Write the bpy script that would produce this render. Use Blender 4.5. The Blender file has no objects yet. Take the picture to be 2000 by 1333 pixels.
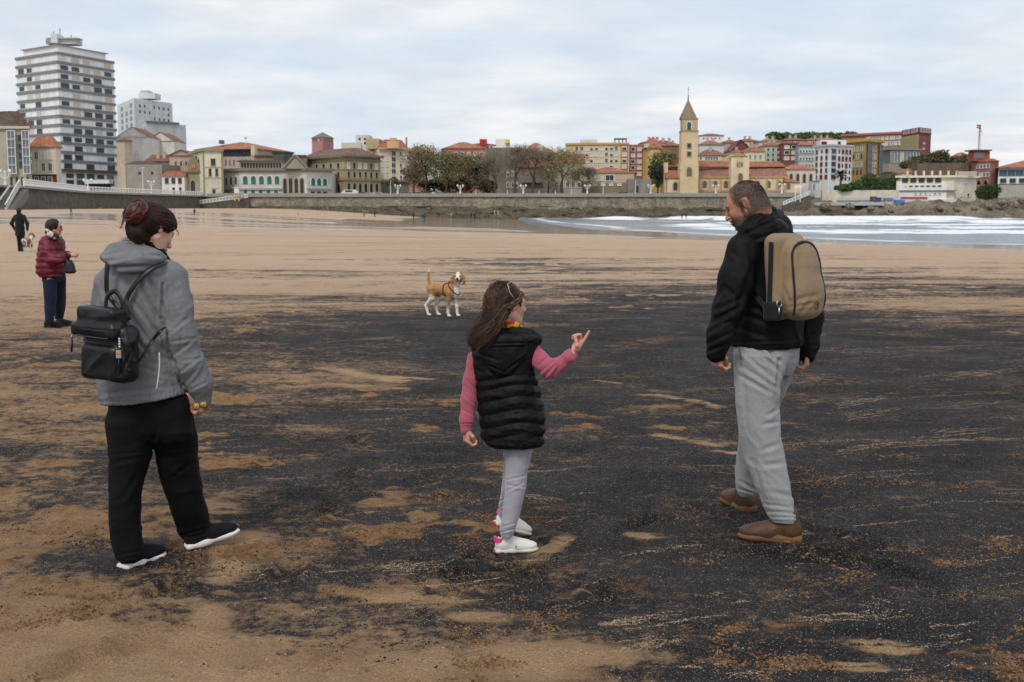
import bpy, bmesh, math, random
import numpy as np
from mathutils import Vector, Matrix
R = math.radians
rnd = random.Random(7)
SC = bpy.context.scene
COL = SC.collection
# ---------------------------------------------------------------- camera
FPX, HCAM = 2333.3, 1.63
PITCH = math.atan(261.5 / FPX)
cam_d = bpy.data.cameras.new('camera'); cam = bpy.data.objects.new('camera', cam_d); COL.objects.link(cam)
cam_d.sensor_width = 36; cam_d.lens = 42; cam_d.clip_end = 6000; cam_d.clip_start = 0.1
cam.location = (0, 0, HCAM); cam.rotation_euler = (R(90) - PITCH, 0, 0)
cam_d.dof.use_dof = True; cam_d.dof.focus_distance = 5.7; cam_d.dof.aperture_fstop = 9
SC.camera = cam
# ---------------------------------------------------------------- sky and sun
SUN_EL, SUN_AZ = R(48), R(200)          # high, behind the camera and to the left; veiled by cloud
w = bpy.data.worlds.new('World'); SC.world = w; w.use_nodes = True
nt = w.node_tree; nt.nodes.clear()
def N(t, tp, **k):
    n = t.nodes.new(tp)
    for a, b in k.items():
        if a.startswith('i_'):
            n.inputs[a[2:].replace('_', ' ')].default_value = b
        else: setattr(n, a, b)
    return n
def L(t, a, b): t.links.new(a, b)
out = N(nt, 'ShaderNodeOutputWorld'); bg = N(nt, 'ShaderNodeBackground'); bg.inputs[1].default_value = 0.1
sky = N(nt, 'ShaderNodeTexSky', sky_type='NISHITA', sun_disc=False, sun_elevation=SUN_EL, sun_rotation=SUN_AZ)
sky.air_density = 1.0; sky.dust_density = 2.0; sky.ozone_density = 1.0
tc = N(nt, 'ShaderNodeTexCoord'); sep = N(nt, 'ShaderNodeSeparateXYZ'); L(nt, tc.outputs['Generated'], sep.inputs[0])
# clouds: direction projected onto a high flat layer
mz = N(nt, 'ShaderNodeMath', operation='MAXIMUM'); L(nt, sep.outputs[2], mz.inputs[0]); mz.inputs[1].default_value = 0.0
az = N(nt, 'ShaderNodeMath', operation='ADD'); L(nt, mz.outputs[0], az.inputs[0]); az.inputs[1].default_value = 0.13
dx = N(nt, 'ShaderNodeMath', operation='DIVIDE'); L(nt, sep.outputs[0], dx.inputs[0]); L(nt, az.outputs[0], dx.inputs[1])
dy = N(nt, 'ShaderNodeMath', operation='DIVIDE'); L(nt, sep.outputs[1], dy.inputs[0]); L(nt, az.outputs[0], dy.inputs[1])
cmb = N(nt, 'ShaderNodeCombineXYZ'); L(nt, dx.outputs[0], cmb.inputs[0]); L(nt, dy.outputs[0], cmb.inputs[1])
cn = N(nt, 'ShaderNodeTexNoise'); cn.inputs['Scale'].default_value = 0.6; cn.inputs['Detail'].default_value = 7; cn.inputs['Roughness'].default_value = .56; cn.inputs['Distortion'].default_value = .35
L(nt, cmb.outputs[0], cn.inputs['Vector'])
cr = N(nt, 'ShaderNodeValToRGB'); L(nt, cn.outputs[0], cr.inputs[0])
cr.color_ramp.elements[0].position = .36; cr.color_ramp.elements[0].color = (.05, .05, .05, 1)
cr.color_ramp.elements[1].position = .60; cr.color_ramp.elements[1].color = (1, 1, 1, 1)
cn2 = N(nt, 'ShaderNodeTexNoise'); cn2.inputs['Scale'].default_value = 2.3; cn2.inputs['Detail'].default_value = 6; cn2.inputs['Roughness'].default_value = .55
mp = N(nt, 'ShaderNodeVectorMath', operation='ADD'); mp.inputs[1].default_value = (4.2, 1.3, 0); L(nt, cmb.outputs[0], mp.inputs[0]); L(nt, mp.outputs[0], cn2.inputs['Vector'])
cr2 = N(nt, 'ShaderNodeValToRGB'); L(nt, cn2.outputs[0], cr2.inputs[0])
cr2.color_ramp.elements[0].position = .36; cr2.color_ramp.elements[0].color = (7.6, 7.9, 8.5, 1)
cr2.color_ramp.elements[1].position = .62; cr2.color_ramp.elements[1].color = (9.6, 9.55, 9.55, 1)
boost = N(nt, 'ShaderNodeMix', data_type='RGBA', blend_type='MULTIPLY'); boost.inputs[0].default_value = 1
L(nt, sky.outputs[0], boost.inputs[6]); boost.inputs[7].default_value = (1.0, 1.0, 1.0, 1)
lift = N(nt, 'ShaderNodeMix', data_type='RGBA'); lift.inputs[0].default_value = .8   # thin veil over the blue
L(nt, boost.outputs[2], lift.inputs[6]); lift.inputs[7].default_value = (6.7, 8.1, 9.6, 1)
mx = N(nt, 'ShaderNodeMix', data_type='RGBA'); L(nt, cr.outputs[0], mx.inputs[0]); L(nt, lift.outputs[2], mx.inputs[6]); L(nt, cr2.outputs[0], mx.inputs[7])
L(nt, mx.outputs[2], bg.inputs[0]); L(nt, bg.outputs[0], out.inputs[0])
sd = bpy.data.lights.new('sun', 'SUN'); sd.energy = 1.5; sd.angle = R(14); sd.color = (1, .95, .88)
so = bpy.data.objects.new('sun', sd); COL.objects.link(so)
so.rotation_euler = (R(90) - SUN_EL, 0, R(180) - SUN_AZ + 0)
v = SC.view_settings; v.view_transform = 'Standard'; v.look = 'None'; v.exposure = 0.0; v.gamma = 1; v.use_curve_mapping = False
SC.cycles.max_bounces = 5

# ---------------------------------------------------------------- helpers
SP, CP = math.sin(PITCH), math.cos(PITCH)
def P(px, py, Y):
    """world point at depth Y seen at photo pixel (px, py)"""
    u = (px - 1000) / FPX; vv = -(py - 666.5) / FPX
    t = Y / (vv * SP + CP)
    return Vector((u * t, Y, HCAM + t * (vv * CP - SP)))
def ZY(py, Y): return P(1000, py, Y).z
def PG(px, py, z=0.0):
    u = (px - 1000) / FPX; vv = -(py - 666.5) / FPX
    t = (z - HCAM) / (vv * CP - SP)
    return Vector((u * t, t * (vv * SP + CP), z))
def pix(X, Y, Z):
    """numpy: world -> photo pixel"""
    dz = Z - HCAM
    f = Y * CP - dz * SP; up = Y * SP + dz * CP
    f = np.maximum(f, 1e-3)
    return 1000 + FPX * X / f, 666.5 - FPX * up / f
def tag(o, label=None, cat=None, group=None, kind=None):
    if label: o['label'] = label
    if cat: o['category'] = cat
    if group: o['group'] = group
    if kind: o['kind'] = kind
    return o
def thing(name, label, cat, loc=(0, 0, 0), rz=0, group=None):
    o = bpy.data.objects.new(name, None); COL.objects.link(o)
    o.location = loc; o.rotation_euler = (0, 0, rz); o.empty_display_size = .2
    return tag(o, label, cat, group)
def link(name, me, parent=None, loc=None):
    o = bpy.data.objects.new(name, me); COL.objects.link(o)
    if parent: o.parent = parent
    if loc is not None: o.location = loc
    return o
def copy_tree(o, parent=None):
    c = o.copy(); COL.objects.link(c); c.parent = parent
    for ch in list(o.children): copy_tree(ch, c)
    return c
def npmesh(name, V, F, mats=(), smooth=True, mi=None, attr=None, col=None):
    V = np.asarray(V, np.float32); me = bpy.data.meshes.new(name)
    if isinstance(F, np.ndarray):
        n, k = F.shape
        me.vertices.add(len(V)); me.vertices.foreach_set('co', V.ravel())
        me.loops.add(n * k); me.loops.foreach_set('vertex_index', F.astype(np.int32).ravel())
        me.polygons.add(n); me.polygons.foreach_set('loop_start', np.arange(0, n * k, k, dtype=np.int32))
        me.polygons.foreach_set('loop_total', np.full(n, k, np.int32))
        me.update(calc_edges=True)
    else:
        me.from_pydata([tuple(map(float, p)) for p in V], [], F)
    for m in mats: me.materials.append(m)
    if mi is not None: me.polygons.foreach_set('material_index', np.asarray(mi, np.int32))
    me.polygons.foreach_set('use_smooth', np.full(len(me.polygons), bool(smooth)))
    for k_, a in (attr or {}).items():
        at = me.attributes.new(k_, 'FLOAT', 'POINT'); at.data.foreach_set('value', np.asarray(a, np.float32))
    if col is not None:
        at = me.attributes.new('Col', 'FLOAT_COLOR', 'POINT')
        c4 = np.ones((len(V), 4), np.float32); c4[:, :3] = col; at.data.foreach_set('color', c4.ravel())
    me.update(); return me
class MB:
    """collects boxes, prisms, tubes; one mesh"""
    def __init__(s): s.v = []; s.f = []; s.m = []; s.mats = []
    def mi(s, m):
        if m not in s.mats: s.mats.append(m)
        return s.mats.index(m)
    def add(s, vs, fs, m):
        o = len(s.v); s.v += [tuple(q) for q in vs]; k = s.mi(m)
        for f in fs: s.f.append([i + o for i in f]); s.m.append(k)
    def box(s, c, d, m, rz=0, M=None):
        x, y, z = d[0] / 2, d[1] / 2, d[2] / 2
        vs = [Vector((a * x, b * y, e * z)) for e in (-1, 1) for a, b in ((-1, -1), (1, -1), (1, 1), (-1, 1))]
        if rz: vs = [Matrix.Rotation(rz, 3, 'Z') @ q for q in vs]
        if M is not None: vs = [M @ q for q in vs]
        vs = [q + Vector(c) for q in vs]
        s.add(vs, [[3, 2, 1, 0], [4, 5, 6, 7], [0, 1, 5, 4], [1, 2, 6, 5], [2, 3, 7, 6], [3, 0, 4, 7]], m)
    def prism(s, poly, z0, z1, m):
        n = len(poly); vs = [(x, y, z0) for x, y in poly] + [(x, y, z1) for x, y in poly]
        s.add(vs, [list(range(n))[::-1], list(range(n, 2 * n))] + [[i, (i + 1) % n, (i + 1) % n + n, i + n] for i in range(n)], m)
    def tube(s, pts, rad, m, n=6, cap=True, flat=None):
        pts = [Vector(p) for p in pts]; k = len(pts)
        if not hasattr(rad, '__len__'): rad = [rad] * k
        vs = []; ref = None
        for i, p in enumerate(pts):
            t = (pts[min(i + 1, k - 1)] - pts[max(i - 1, 0)])
            t = t.normalized() if t.length > 1e-9 else Vector((0, 0, 1))
            if ref is None: ref = Vector((0, 0, 1)) if abs(t.z) < .9 else Vector((1, 0, 0))
            if flat is not None: ref = Vector(flat)
            a = t.cross(ref)
            a = a.normalized() if a.length > 1e-6 else t.orthogonal().normalized()
            b = t.cross(a).normalized()
            if flat is None: ref = -b
            r = rad[i]; ra, rb = (r if hasattr(r, '__len__') else (r, r))
            for j in range(n):
                an = 2 * math.pi * j / n
                vs.append(p + a * ra * math.cos(an) + b * rb * math.sin(an))
        fs = []
        for i in range(k - 1):
            for j in range(n):
                fs.append([i * n + j, i * n + (j + 1) % n, (i + 1) * n + (j + 1) % n, (i + 1) * n + j])
        if cap: fs += [list(range(n))[::-1], list(range((k - 1) * n, k * n))]
        s.add(vs, fs, m)
    def sphere(s, c, r, m, nu=10, nv=6, M=None):
        if not hasattr(r, '__len__'): r = (r, r, r)
        c = Vector(c); vs = []
        for i in range(nv + 1):
            th = math.pi * i / nv
            for j in range(nu):
                ph = 2 * math.pi * j / nu
                q = Vector((r[0] * math.sin(th) * math.cos(ph), r[1] * math.sin(th) * math.sin(ph), r[2] * math.cos(th)))
                if M is not None: q = M @ q
                vs.append(c + q)
        s.add(vs, [[i * nu + j, (i + 1) * nu + j, (i + 1) * nu + (j + 1) % nu, i * nu + (j + 1) % nu] for i in range(nv) for j in range(nu)], m)
    def mesh(s, name, smooth=False):
        me = bpy.data.meshes.new(name); me.from_pydata(s.v, [], s.f)
        for m in s.mats: me.materials.append(m)
        me.polygons.foreach_set('material_index', s.m)
        me.polygons.foreach_set('use_smooth', [smooth] * len(s.f)); me.update(); return me
    def obj(s, name, parent=None, smooth=False, loc=None): return link(name, s.mesh(name, smooth), parent, loc)
# numpy value/gradient noise
def _h(i, j, k, s):
    n = (i * 374761393 + j * 668265263 + k * 2147483647 * 0 + k * 1274126177 + s * 144665) & 0xFFFFFFFF
    n = ((n ^ (n >> 13)) * 1274126177) & 0xFFFFFFFF
    n = (n ^ (n >> 16)) & 0xFFFF
    return n.astype(np.float32) / 32767.5 - 1
def noise(p, seed=0):
    p = np.asarray(p, np.float32); f0 = np.floor(p); fr = p - f0; I = f0.astype(np.int64)
    u = fr * fr * fr * (fr * (fr * 6 - 15) + 10); r = 0
    for a in (0, 1):
        wa = u[:, 0] if a else 1 - u[:, 0]
        for b in (0, 1):
            wb = u[:, 1] if b else 1 - u[:, 1]
            for c in (0, 1):
                wc = u[:, 2] if c else 1 - u[:, 2]
                r = r + wa * wb * wc * _h(I[:, 0] + a, I[:, 1] + b, I[:, 2] + c, seed)
    return r
def fbm(p, oct=4, seed=0, gain=.5):
    r = 0; a = 1; t = 0; p = np.asarray(p, np.float32)
    for o in range(oct): r = r + a * noise(p * (2.03 ** o) + o * 7.3, seed + o); t += a; a *= gain
    return r / t * 1.6
def sstep(a, b, x):
    t = np.clip((x - a) / (b - a), 0, 1); return t * t * (3 - 2 * t)
# ---------------------------------------------------------------- materials
MC = {}
def mat(name, col, rough=.8, var=.12, vs=1.5, bump=0.0, bs=8, spec=.3, metal=0, col2=None, coat=0, streak=None, sheen=0, fine=0, fs=60):
    """principled; object-space noise varies the colour; optional bump"""
    if name in MC: return MC[name]
    m = bpy.data.materials.new(name); m.use_nodes = True; t = m.node_tree; b = t.nodes['Principled BSDF']
    b.inputs['Roughness'].default_value = rough; b.inputs['Metallic'].default_value = metal
    b.inputs['Specular IOR Level'].default_value = spec; b.inputs['Coat Weight'].default_value = coat
    b.inputs['Sheen Weight'].default_value = sheen
    tc = N(t, 'ShaderNodeTexCoord'); mpn = N(t, 'ShaderNodeMapping'); L(t, tc.outputs['Object'], mpn.inputs[0])
    if streak: mpn.inputs['Scale'].default_value = streak
    nz = N(t, 'ShaderNodeTexNoise'); nz.inputs['Scale'].default_value = vs; nz.inputs['Detail'].default_value = 5; nz.inputs['Roughness'].default_value = .6
    L(t, mpn.outputs[0], nz.inputs['Vector'])
    rp = N(t, 'ShaderNodeValToRGB'); L(t, nz.outputs[0], rp.inputs[0])
    c2 = col2 or tuple(c * (1 + var) for c in col); c1 = tuple(c * (1 - var) for c in col)
    rp.color_ramp.elements[0].position = .3; rp.color_ramp.elements[1].position = .7
    rp.color_ramp.elements[0].color = (*c1, 1); rp.color_ramp.elements[1].color = (*c2, 1)
    cur = rp.outputs[0]
    if fine:
        nf = N(t, 'ShaderNodeTexNoise'); nf.inputs['Scale'].default_value = fs; nf.inputs['Detail'].default_value = 2
        L(t, tc.outputs['Object'], nf.inputs['Vector'])
        mr = N(t, 'ShaderNodeMapRange'); L(t, nf.outputs[0], mr.inputs[0]); mr.inputs[1].default_value = .3; mr.inputs[2].default_value = .7
        mr.inputs[3].default_value = 1 - fine; mr.inputs[4].default_value = 1 + fine
        mm = N(t, 'ShaderNodeMix', data_type='RGBA', blend_type='MULTIPLY'); mm.inputs[0].default_value = 1
        L(t, cur, mm.inputs[6]); L(t, mr.outputs[0], mm.inputs[7]); cur = mm.outputs[2]
    L(t, cur, b.inputs['Base Color'])
    if bump:
        n2 = N(t, 'ShaderNodeTexNoise'); n2.inputs['Scale'].default_value = bs; n2.inputs['Detail'].default_value = 6
        L(t, mpn.outputs[0], n2.inputs['Vector'])
        bp = N(t, 'ShaderNodeBump'); bp.inputs['Strength'].default_value = min(1, bump * 10); bp.inputs['Distance'].default_value = bump
        L(t, n2.outputs[0], bp.inputs['Height']); L(t, bp.outputs[0], b.inputs['Normal'])
    MC[name] = m; return m
def colmat(name, rough=.8, spec=.3, fine=.15, fs=120, bump=0):
    """base colour from the mesh's own colour attribute times fine grain"""
    if name in MC: return MC[name]
    m = mat(name, (1, 1, 1), rough, fine, fs, bump=bump, bs=fs, spec=spec); t = m.node_tree; b = t.nodes['Principled BSDF']
    src = b.inputs['Base Color'].links[0].from_socket
    a = N(t, 'ShaderNodeAttribute'); a.attribute_name = 'Col'
    mm = N(t, 'ShaderNodeMix', data_type='RGBA', blend_type='MULTIPLY'); mm.inputs[0].default_value = 1
    L(t, a.outputs['Color'], mm.inputs[6]); L(t, src, mm.inputs[7]); L(t, mm.outputs[2], b.inputs['Base Color']); return m
def S(r, g, b):
    """sRGB 0-255 -> linear"""
    return tuple(((c / 255) / 12.92 if c / 255 <= .04045 else ((c / 255 + .055) / 1.055) ** 2.4) for c in (r, g, b))
# ================================================================ SAND
def shoreX(Y):
    return np.interp(Y, [0, 60, 97, 109, 133, 168, 215, 262, 330, 420], [150, 62, 41, 33, 22.5, 14.5, 10.5, 8.5, 6, 4])
SEA_Z = -1.45
def wall_dist(X, Y):   # distance in front of the seawall
    back = 347 - Y
    side = X - np.interp(Y, [0, 150, 189, 350], [-72, -76, -78, -90])
    return np.minimum(back, side)
def ground_z(X, Y):
    d = shoreX(Y) - X
    z = np.where(d > 0, SEA_Z + 1.45 * sstep(-6, 78, d) ** 1.1 + 0.0, SEA_Z + d * .03)
    z = np.where(Y < 60, z * sstep(40, 60, Y), z)
    wd = wall_dist(X, Y)
    z = z + 1.25 * sstep(60, 3, X + 80) * sstep(90, 170, Y) - .35 * sstep(-60, -20, X) * sstep(150, 250, Y)
    return z
TAB_Y = [470, 500, 518, 530, 545, 560, 580, 600, 630, 660, 700, 740, 780, 830, 900, 980, 1060, 1150, 1230, 1290, 1340]
TAB_X = [0, 150, 300, 450, 600, 750, 900, 1050, 1200, 1350, 1500, 1700, 2000]
TAB = [
 [0,.05,.08,.06,.1,.12,.06,.02,0,0,0,0,0],
 [.08,.15,.2,.24,.3,.32,.32,.3,.22,.15,.15,.12,.12],
 [.05,.12,.2,.22,.26,.34,.5,.66,.46,.3,.2,.2,.15],
 [.1,.12,.2,.22,.25,.28,.4,.55,.54,.4,.34,.42,.36],
 [.1,.12,.18,.26,.3,.3,.4,.5,.5,.42,.42,.58,.52],
 [.1,.12,.16,.26,.32,.34,.45,.58,.66,.66,.58,.52,.56],
 [.15,.15,.18,.32,.42,.44,.5,.56,.8,.84,.8,.68,.68],
 [.2,.2,.25,.42,.5,.5,.65,.72,.85,.86,.8,.62,.55],
 [.4,.42,.45,.68,.78,.85,.9,.9,.92,.95,.95,.9,.75],
 [.62,.62,.7,.85,.85,.86,.92,.95,.95,.95,.95,.94,.9],
 [.72,.75,.7,.75,.72,.8,.93,.95,.95,.95,.95,.94,.93],
 [.5,.55,.6,.52,.42,.45,.8,.94,.95,.92,.95,.94,.92],
 [.42,.45,.6,.7,.72,.84,.92,.93,.88,.86,.93,.93,.92],
 [.5,.55,.62,.8,.8,.86,.92,.93,.9,.78,.88,.92,.9],
 [.65,.62,.7,.82,.84,.88,.9,.9,.92,.86,.86,.93,.93],
 [.58,.64,.72,.8,.8,.84,.86,.9,.92,.93,.92,.94,.94],
 [.5,.68,.82,.68,.74,.8,.84,.78,.8,.93,.86,.95,.95],
 [.28,.42,.70,.74,.78,.76,.8,.84,.93,.93,.93,.95,.95],
 [.08,.14,.34,.5,.56,.54,.62,.66,.84,.9,.95,.95,.93],
 [.04,.04,.08,.15,.24,.4,.55,.52,.68,.82,.94,.92,.94],
 [.02,.02,.04,.08,.12,.34,.5,.56,.8,.88,.95,.95,.95]]
def interp2(px, py):
    T = np.array(TAB); xi = np.interp(px, TAB_X, np.arange(len(TAB_X))); yi = np.interp(py, TAB_Y, np.arange(len(TAB_Y)))
    x0 = np.clip(xi.astype(int), 0, len(TAB_X) - 2); y0 = np.clip(yi.astype(int), 0, len(TAB_Y) - 2)
    fx = xi - x0; fy = yi - y0
    return (T[y0, x0] * (1 - fx) + T[y0, x0 + 1] * fx) * (1 - fy) + (T[y0 + 1, x0] * (1 - fx) + T[y0 + 1, x0 + 1] * fx) * fy
# pale wind / drag streaks lying on the black sand: (px0,py0,px1,py1,width m)
STREAKS = [(1100,1285,1200,1282,.09),(1200,1282,1330,1250,.035),(1640,880,1760,862,.02),(1740,866,1990,858,.03),(1660,818,1760,800,.02),
 (1640,795,1730,772,.02),(1540,948,1640,930,.015),(640,720,780,745,.10),(700,800,860,795,.03),(640,752,790,760,.08),(720,735,840,742,.05),
 (1560,1215,1700,1190,.012),(1180,1215,1330,1190,.012),(1190,1222,1300,1205,.01),(740,1105,880,1090,.012),(745,1118,870,1104,.01),
 (790,1150,960,1128,.012),(810,1158,900,1142,.01),(1640,1210,1760,1195,.01),(1830,850,1960,835,.02),(1850,735,1990,715,.03),(1650,690,1900,680,.04),
 (1500,728,1700,738,.03),(1340,1305,1420,1295,.012),(1420,1322,1560,1296,.012),(395,1245,415,1195,.07),(440,1130,480,1050,.1),(410,985,440,1000,.12),
 (575,1205,640,1188,.02),(960,905,1000,920,.05),(1030,968,1100,978,.035),(1040,1095,1110,1050,.06),(1230,1045,1290,1052,.05),(1560,1030,1650,1048,.045),
 (760,1290,860,1330,.10),(990,1300,1110,1300,.13),(820,1175,900,1170,.09),(740,1175,800,1165,.06),(900,1205,980,1212,.06),(1290,850,1400,870,.06),
 (1400,880,1470,890,.06),(1280,770,1400,795,.07),(1150,745,1210,750,.05),(1660,1260,1780,1270,.07),(1650,1300,1710,1310,.07),(1680,1170,1720,1180,.04)]
FEET = [(300, 1085, 1.2, .28), (330, 1150, 1.3, .28), (205, 1190, 1.3, .28), (250, 1260, 1.3, .28), (150, 1300, 1.3, .28), (420, 1090, .6, .28), (1000, 1110, .4, .2), (940, 1085, .5, .2), (1080, 1060, .3, .2), (900, 1120, .5, .2), (870, 1160, .6, .2), (1600, 1040, 2.6, .3), (1640, 1090, 2.5, .3), (1700, 1065, 2.5, .3), (1760, 1120, 2.5, .3), (1520, 1078, 2.9, .3), (1400, 1000, 2.2, .3), (640, 1000, 1.5, .27), (680, 930, 1.5, .27), (700, 860, 1.4, .27), (560, 1120, 1.4, .27), (1200, 1150, .8, .27), (1250, 1020, .9, .27)]
def ground_fields(X, Y):
    Z = ground_z(X, Y)
    px, py = pix(X, Y, np.minimum(Z, 0.0)); front = Y > 1
    px = np.where(front, px, 1000 + X * 60); py = np.where(front, py, 1340)
    wob = fbm(np.stack([X * .8, Y * .8, X * 0], 1), 3, 5)
    px2 = px + wob * 60; py2 = py + fbm(np.stack([X * .6, Y * .3, X * 0 + 3], 1), 3, 9) * 14 * np.clip((py - 420) / 250, .1, 2.2)
    dark = interp2(px2, py2)
    out = (px < -60) | (px > 2060) | (py > 1380) | ~front
    dark = np.where(out & (py > 700), np.clip(.62 + fbm(np.stack([X * .35, Y * .35, X * 0], 1), 3, 4) * .5, 0, .95), dark)
    clump = np.zeros(len(X)); near = (Y > 1) & (Y < 40)
    for (x0, y0, x1, y1, wd) in STREAKS:
        if wd < .042: continue
        p0, p1 = PG(x0, y0), PG(x1, y1); d = np.array([p1.x - p0.x, p1.y - p0.y]); ll = d @ d
        t = np.clip(((X - p0.x) * d[0] + (Y - p0.y) * d[1]) / ll, 0, 1)
        dist = np.hypot(X - p0.x - t * d[0], Y - p0.y - t * d[1])
        clump = np.maximum(clump, np.exp(-(dist / wd) ** 2 * 1.1) * (.55 + .45 * np.sin(np.pi * (t * .8 + .1))))
    lines = clump.copy()
    cl2 = fbm(np.stack([X * 1.7, Y * 2.4, X * 0 + 1], 1), 4, 21, .6)
    fp = sstep(.42, .75, cl2) * near * sstep(.25, -.25, fbm(np.stack([X * .5, Y * .5, X * 0 + 7], 1), 2, 88))
    clump = np.maximum(clump, fp * .8 * sstep(1, .8, dark + 0 * X) + fp * .28)
    orange = np.clip(fp + 0, 0, 1)
    # relief
    p2 = np.stack([X, Y, X * 0], 1)
    amp = sstep(30, 6, Y)
    rel = .010 * fbm(p2 * [2.2, 3.5, 1], 4, 31, .6) + .006 * fbm(p2 * [9, 13, 1], 3, 41, .6) + .018 * np.where(lines > fp * .8, clump * .35, clump) * (1 + .8 * fbm(p2 * 14, 2, 51))
    Z2 = Z + rel * np.where(near, 1, 0) * np.clip(40 / np.maximum(Y, 1) , 0, 1) ** .3 + .03 * fbm(p2 * .12, 3, 61) * sstep(15, 40, np.abs(Y))
    wet = sstep(-1.02, -1.28, Z) * (Y > 60) + sstep(.0, .35, fbm(p2 * [.012, .05, 1], 3, 77) + .1) * sstep(-.35, -.8, Z) * .9
    # long shallow pool left of centre
    pool = np.exp(-(((X + 42) / 34) ** 2 + ((Y - 118) / 9) ** 2) ** 2) * sstep(-.55, -.1, fbm(p2 * [.05, .2, 1], 3, 78))
    band = sstep(108, 128, Y) * sstep(262, 215, Y) * sstep(-72, -50, X) * (shoreX(Y) > X)
    wet = np.maximum(wet, band * sstep(-.25, .25, fbm(p2 * [.02, .09, 1], 4, 79) - .08))
    wet = np.clip(np.maximum(wet, pool), 0, 1)
    # footprints: pressed soles with raised rims, a short trail behind each walker
    for (fx, fy, ang, ln) in FEET:
        g = PG(fx, fy); c_, s_ = math.cos(ang), math.sin(ang); u_ = ((X - g.x) * c_ + (Y - g.y) * s_) / (ln * .55); v_ = (-(X - g.x) * s_ + (Y - g.y) * c_) / (ln * .24); rr = np.sqrt(u_ ** 2 + v_ ** 2)
        Z2 += -.034 * sstep(1.15, .6, rr) + .017 * np.exp(-((rr - 1.35) / .25) ** 2)
    return Z2, dark, clump, wet, orange
def make_ground():
    ring = [1.2]
    while ring[-1] < 2200:
        r = ring[-1]; ring.append(r + (.045 if r < 4 else .04 if r < 9 else r * .0045 if r < 60 else r * .012))
    ring = np.array(ring)
    a = np.concatenate([np.linspace(-180, -34, 40)[:-1], np.linspace(-34, 34, 560), np.linspace(34, 180, 40)[1:]])
    A, Rr = np.meshgrid(np.radians(a), ring)
    X = (np.sin(A) * Rr).ravel(); Y = (np.cos(A) * Rr).ravel()
    Z2, dark, clump, wet, orange = ground_fields(X, Y)
    nr, na = A.shape; i = np.arange((nr - 1) * (na - 1)); r_ = i // (na - 1); c_ = i % (na - 1); v0 = r_ * na + c_
    F = np.stack([v0, v0 + 1, v0 + na + 1, v0 + na], 1)
    m = bpy.data.materials.new('beach_sand'); m.use_nodes = True; t = m.node_tree; b = t.nodes['Principled BSDF']
    tc = N(t, 'ShaderNodeTexCoord')
    def noise_n(scale, det=6, rough=.6, map_scale=(1, 1, 1), rz=0, dist=0):
        mp_ = N(t, 'ShaderNodeMapping'); mp_.inputs['Scale'].default_value = map_scale; mp_.inputs['Rotation'].default_value = (0, 0, rz)
        L(t, tc.outputs['Object'], mp_.inputs[0])
        n = N(t, 'ShaderNodeTexNoise'); n.inputs['Scale'].default_value = scale; n.inputs['Detail'].default_value = det; n.inputs['Roughness'].default_value = rough; n.inputs['Distortion'].default_value = dist
        L(t, mp_.outputs[0], n.inputs['Vector']); return n.outputs[0]
    def attr(n): a_ = N(t, 'ShaderNodeAttribute'); a_.attribute_name = n; return a_.outputs['Fac']
    def M_(op, a_, b_, c_=None):
        n = N(t, 'ShaderNodeMath', operation=op)
        for k, q in enumerate((a_, b_, c_)):
            if q is None: continue
            if isinstance(q, (int, float)): n.inputs[k].default_value = q
            else: L(t, q, n.inputs[k])
        return n.outputs[0]
    def MR(x, a_, b_, c_=0, d_=1, smooth=True):
        n = N(t, 'ShaderNodeMapRange', interpolation_type='SMOOTHSTEP' if smooth else 'LINEAR'); L(t, x, n.inputs[0])
        for k, q in enumerate((a_, b_, c_, d_)): n.inputs[k + 1].default_value = q
        return n.outputs[0]
    def MIX(f, a_, b_, bt='MIX'):
        n = N(t, 'ShaderNodeMix', data_type='RGBA', blend_type=bt)
        for k, q in ((0, f), (6, a_), (7, b_)):
            if isinstance(q, (int, float)): n.inputs[k].default_value = q
            elif isinstance(q, tuple): n.inputs[k].default_value = (*q, 1)
            else: L(t, q, n.inputs[k])
        return n.outputs[2]
    dk, cl, wt = attr('dark'), attr('clump'), attr('wet')
    patch = noise_n(1.5, 10, .72, (.8, 1.15, 1), R(12), .4)     # blotches
    streak = noise_n(4, 7, .66, (.28, 1, 1), R(26), .8)      # wind-drawn lines
    streak2 = noise_n(16, 6, .66, (.16, 1, 1), R(30), .5)
    crumb = noise_n(13, 7, .82, (1, 1, 1))
    grain = noise_n(110, 4, .85)
    far = noise_n(.38, 9, .62, (.2, 1, 1), R(-7), .9)
    s = M_('ADD', M_('MULTIPLY', dk, .95), M_('MULTIPLY', M_('SUBTRACT', patch, .5), 1.5))
    s = M_('ADD', s, M_('MULTIPLY', M_('SUBTRACT', streak, .5), .7))
    s = M_('ADD', s, M_('MULTIPLY', M_('SUBTRACT', streak2, .5), .45))
    s = M_('ADD', s, M_('MULTIPLY', M_('MULTIPLY', M_('SUBTRACT', far, .5), MR(attr('far'), 0, 1, .25, 2.5)), 1.0))
    s = M_('ADD', s, M_('MULTIPLY', M_('SUBTRACT', crumb, .5), 2.1))
    s = M_('SUBTRACT', s, M_('MULTIPLY', cl, MR(M_('ADD', M_('MULTIPLY', crumb, .5), M_('MULTIPLY', streak2, .5)), .42, .58, .0, 1.35)))
    s = M_('ADD', s, M_('MULTIPLY', M_('SUBTRACT', grain, .5), 1.5))
    fac = MR(s, .33, .74)
    bits = M_('MULTIPLY', MR(noise_n(34, 5, .8), .54, .64), MR(noise_n(2.6, 4, .6), .46, .64, .04, .9)); fac = M_('MULTIPLY', fac, M_('SUBTRACT', 1.0, M_('MULTIPLY', bits, M_('SUBTRACT', .85, M_('MULTIPLY', attr('far'), .5)))))
    tan = MIX(MR(noise_n(2.2, 6, .65), .3, .7), S(160, 130, 99), S(186, 153, 119))
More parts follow.
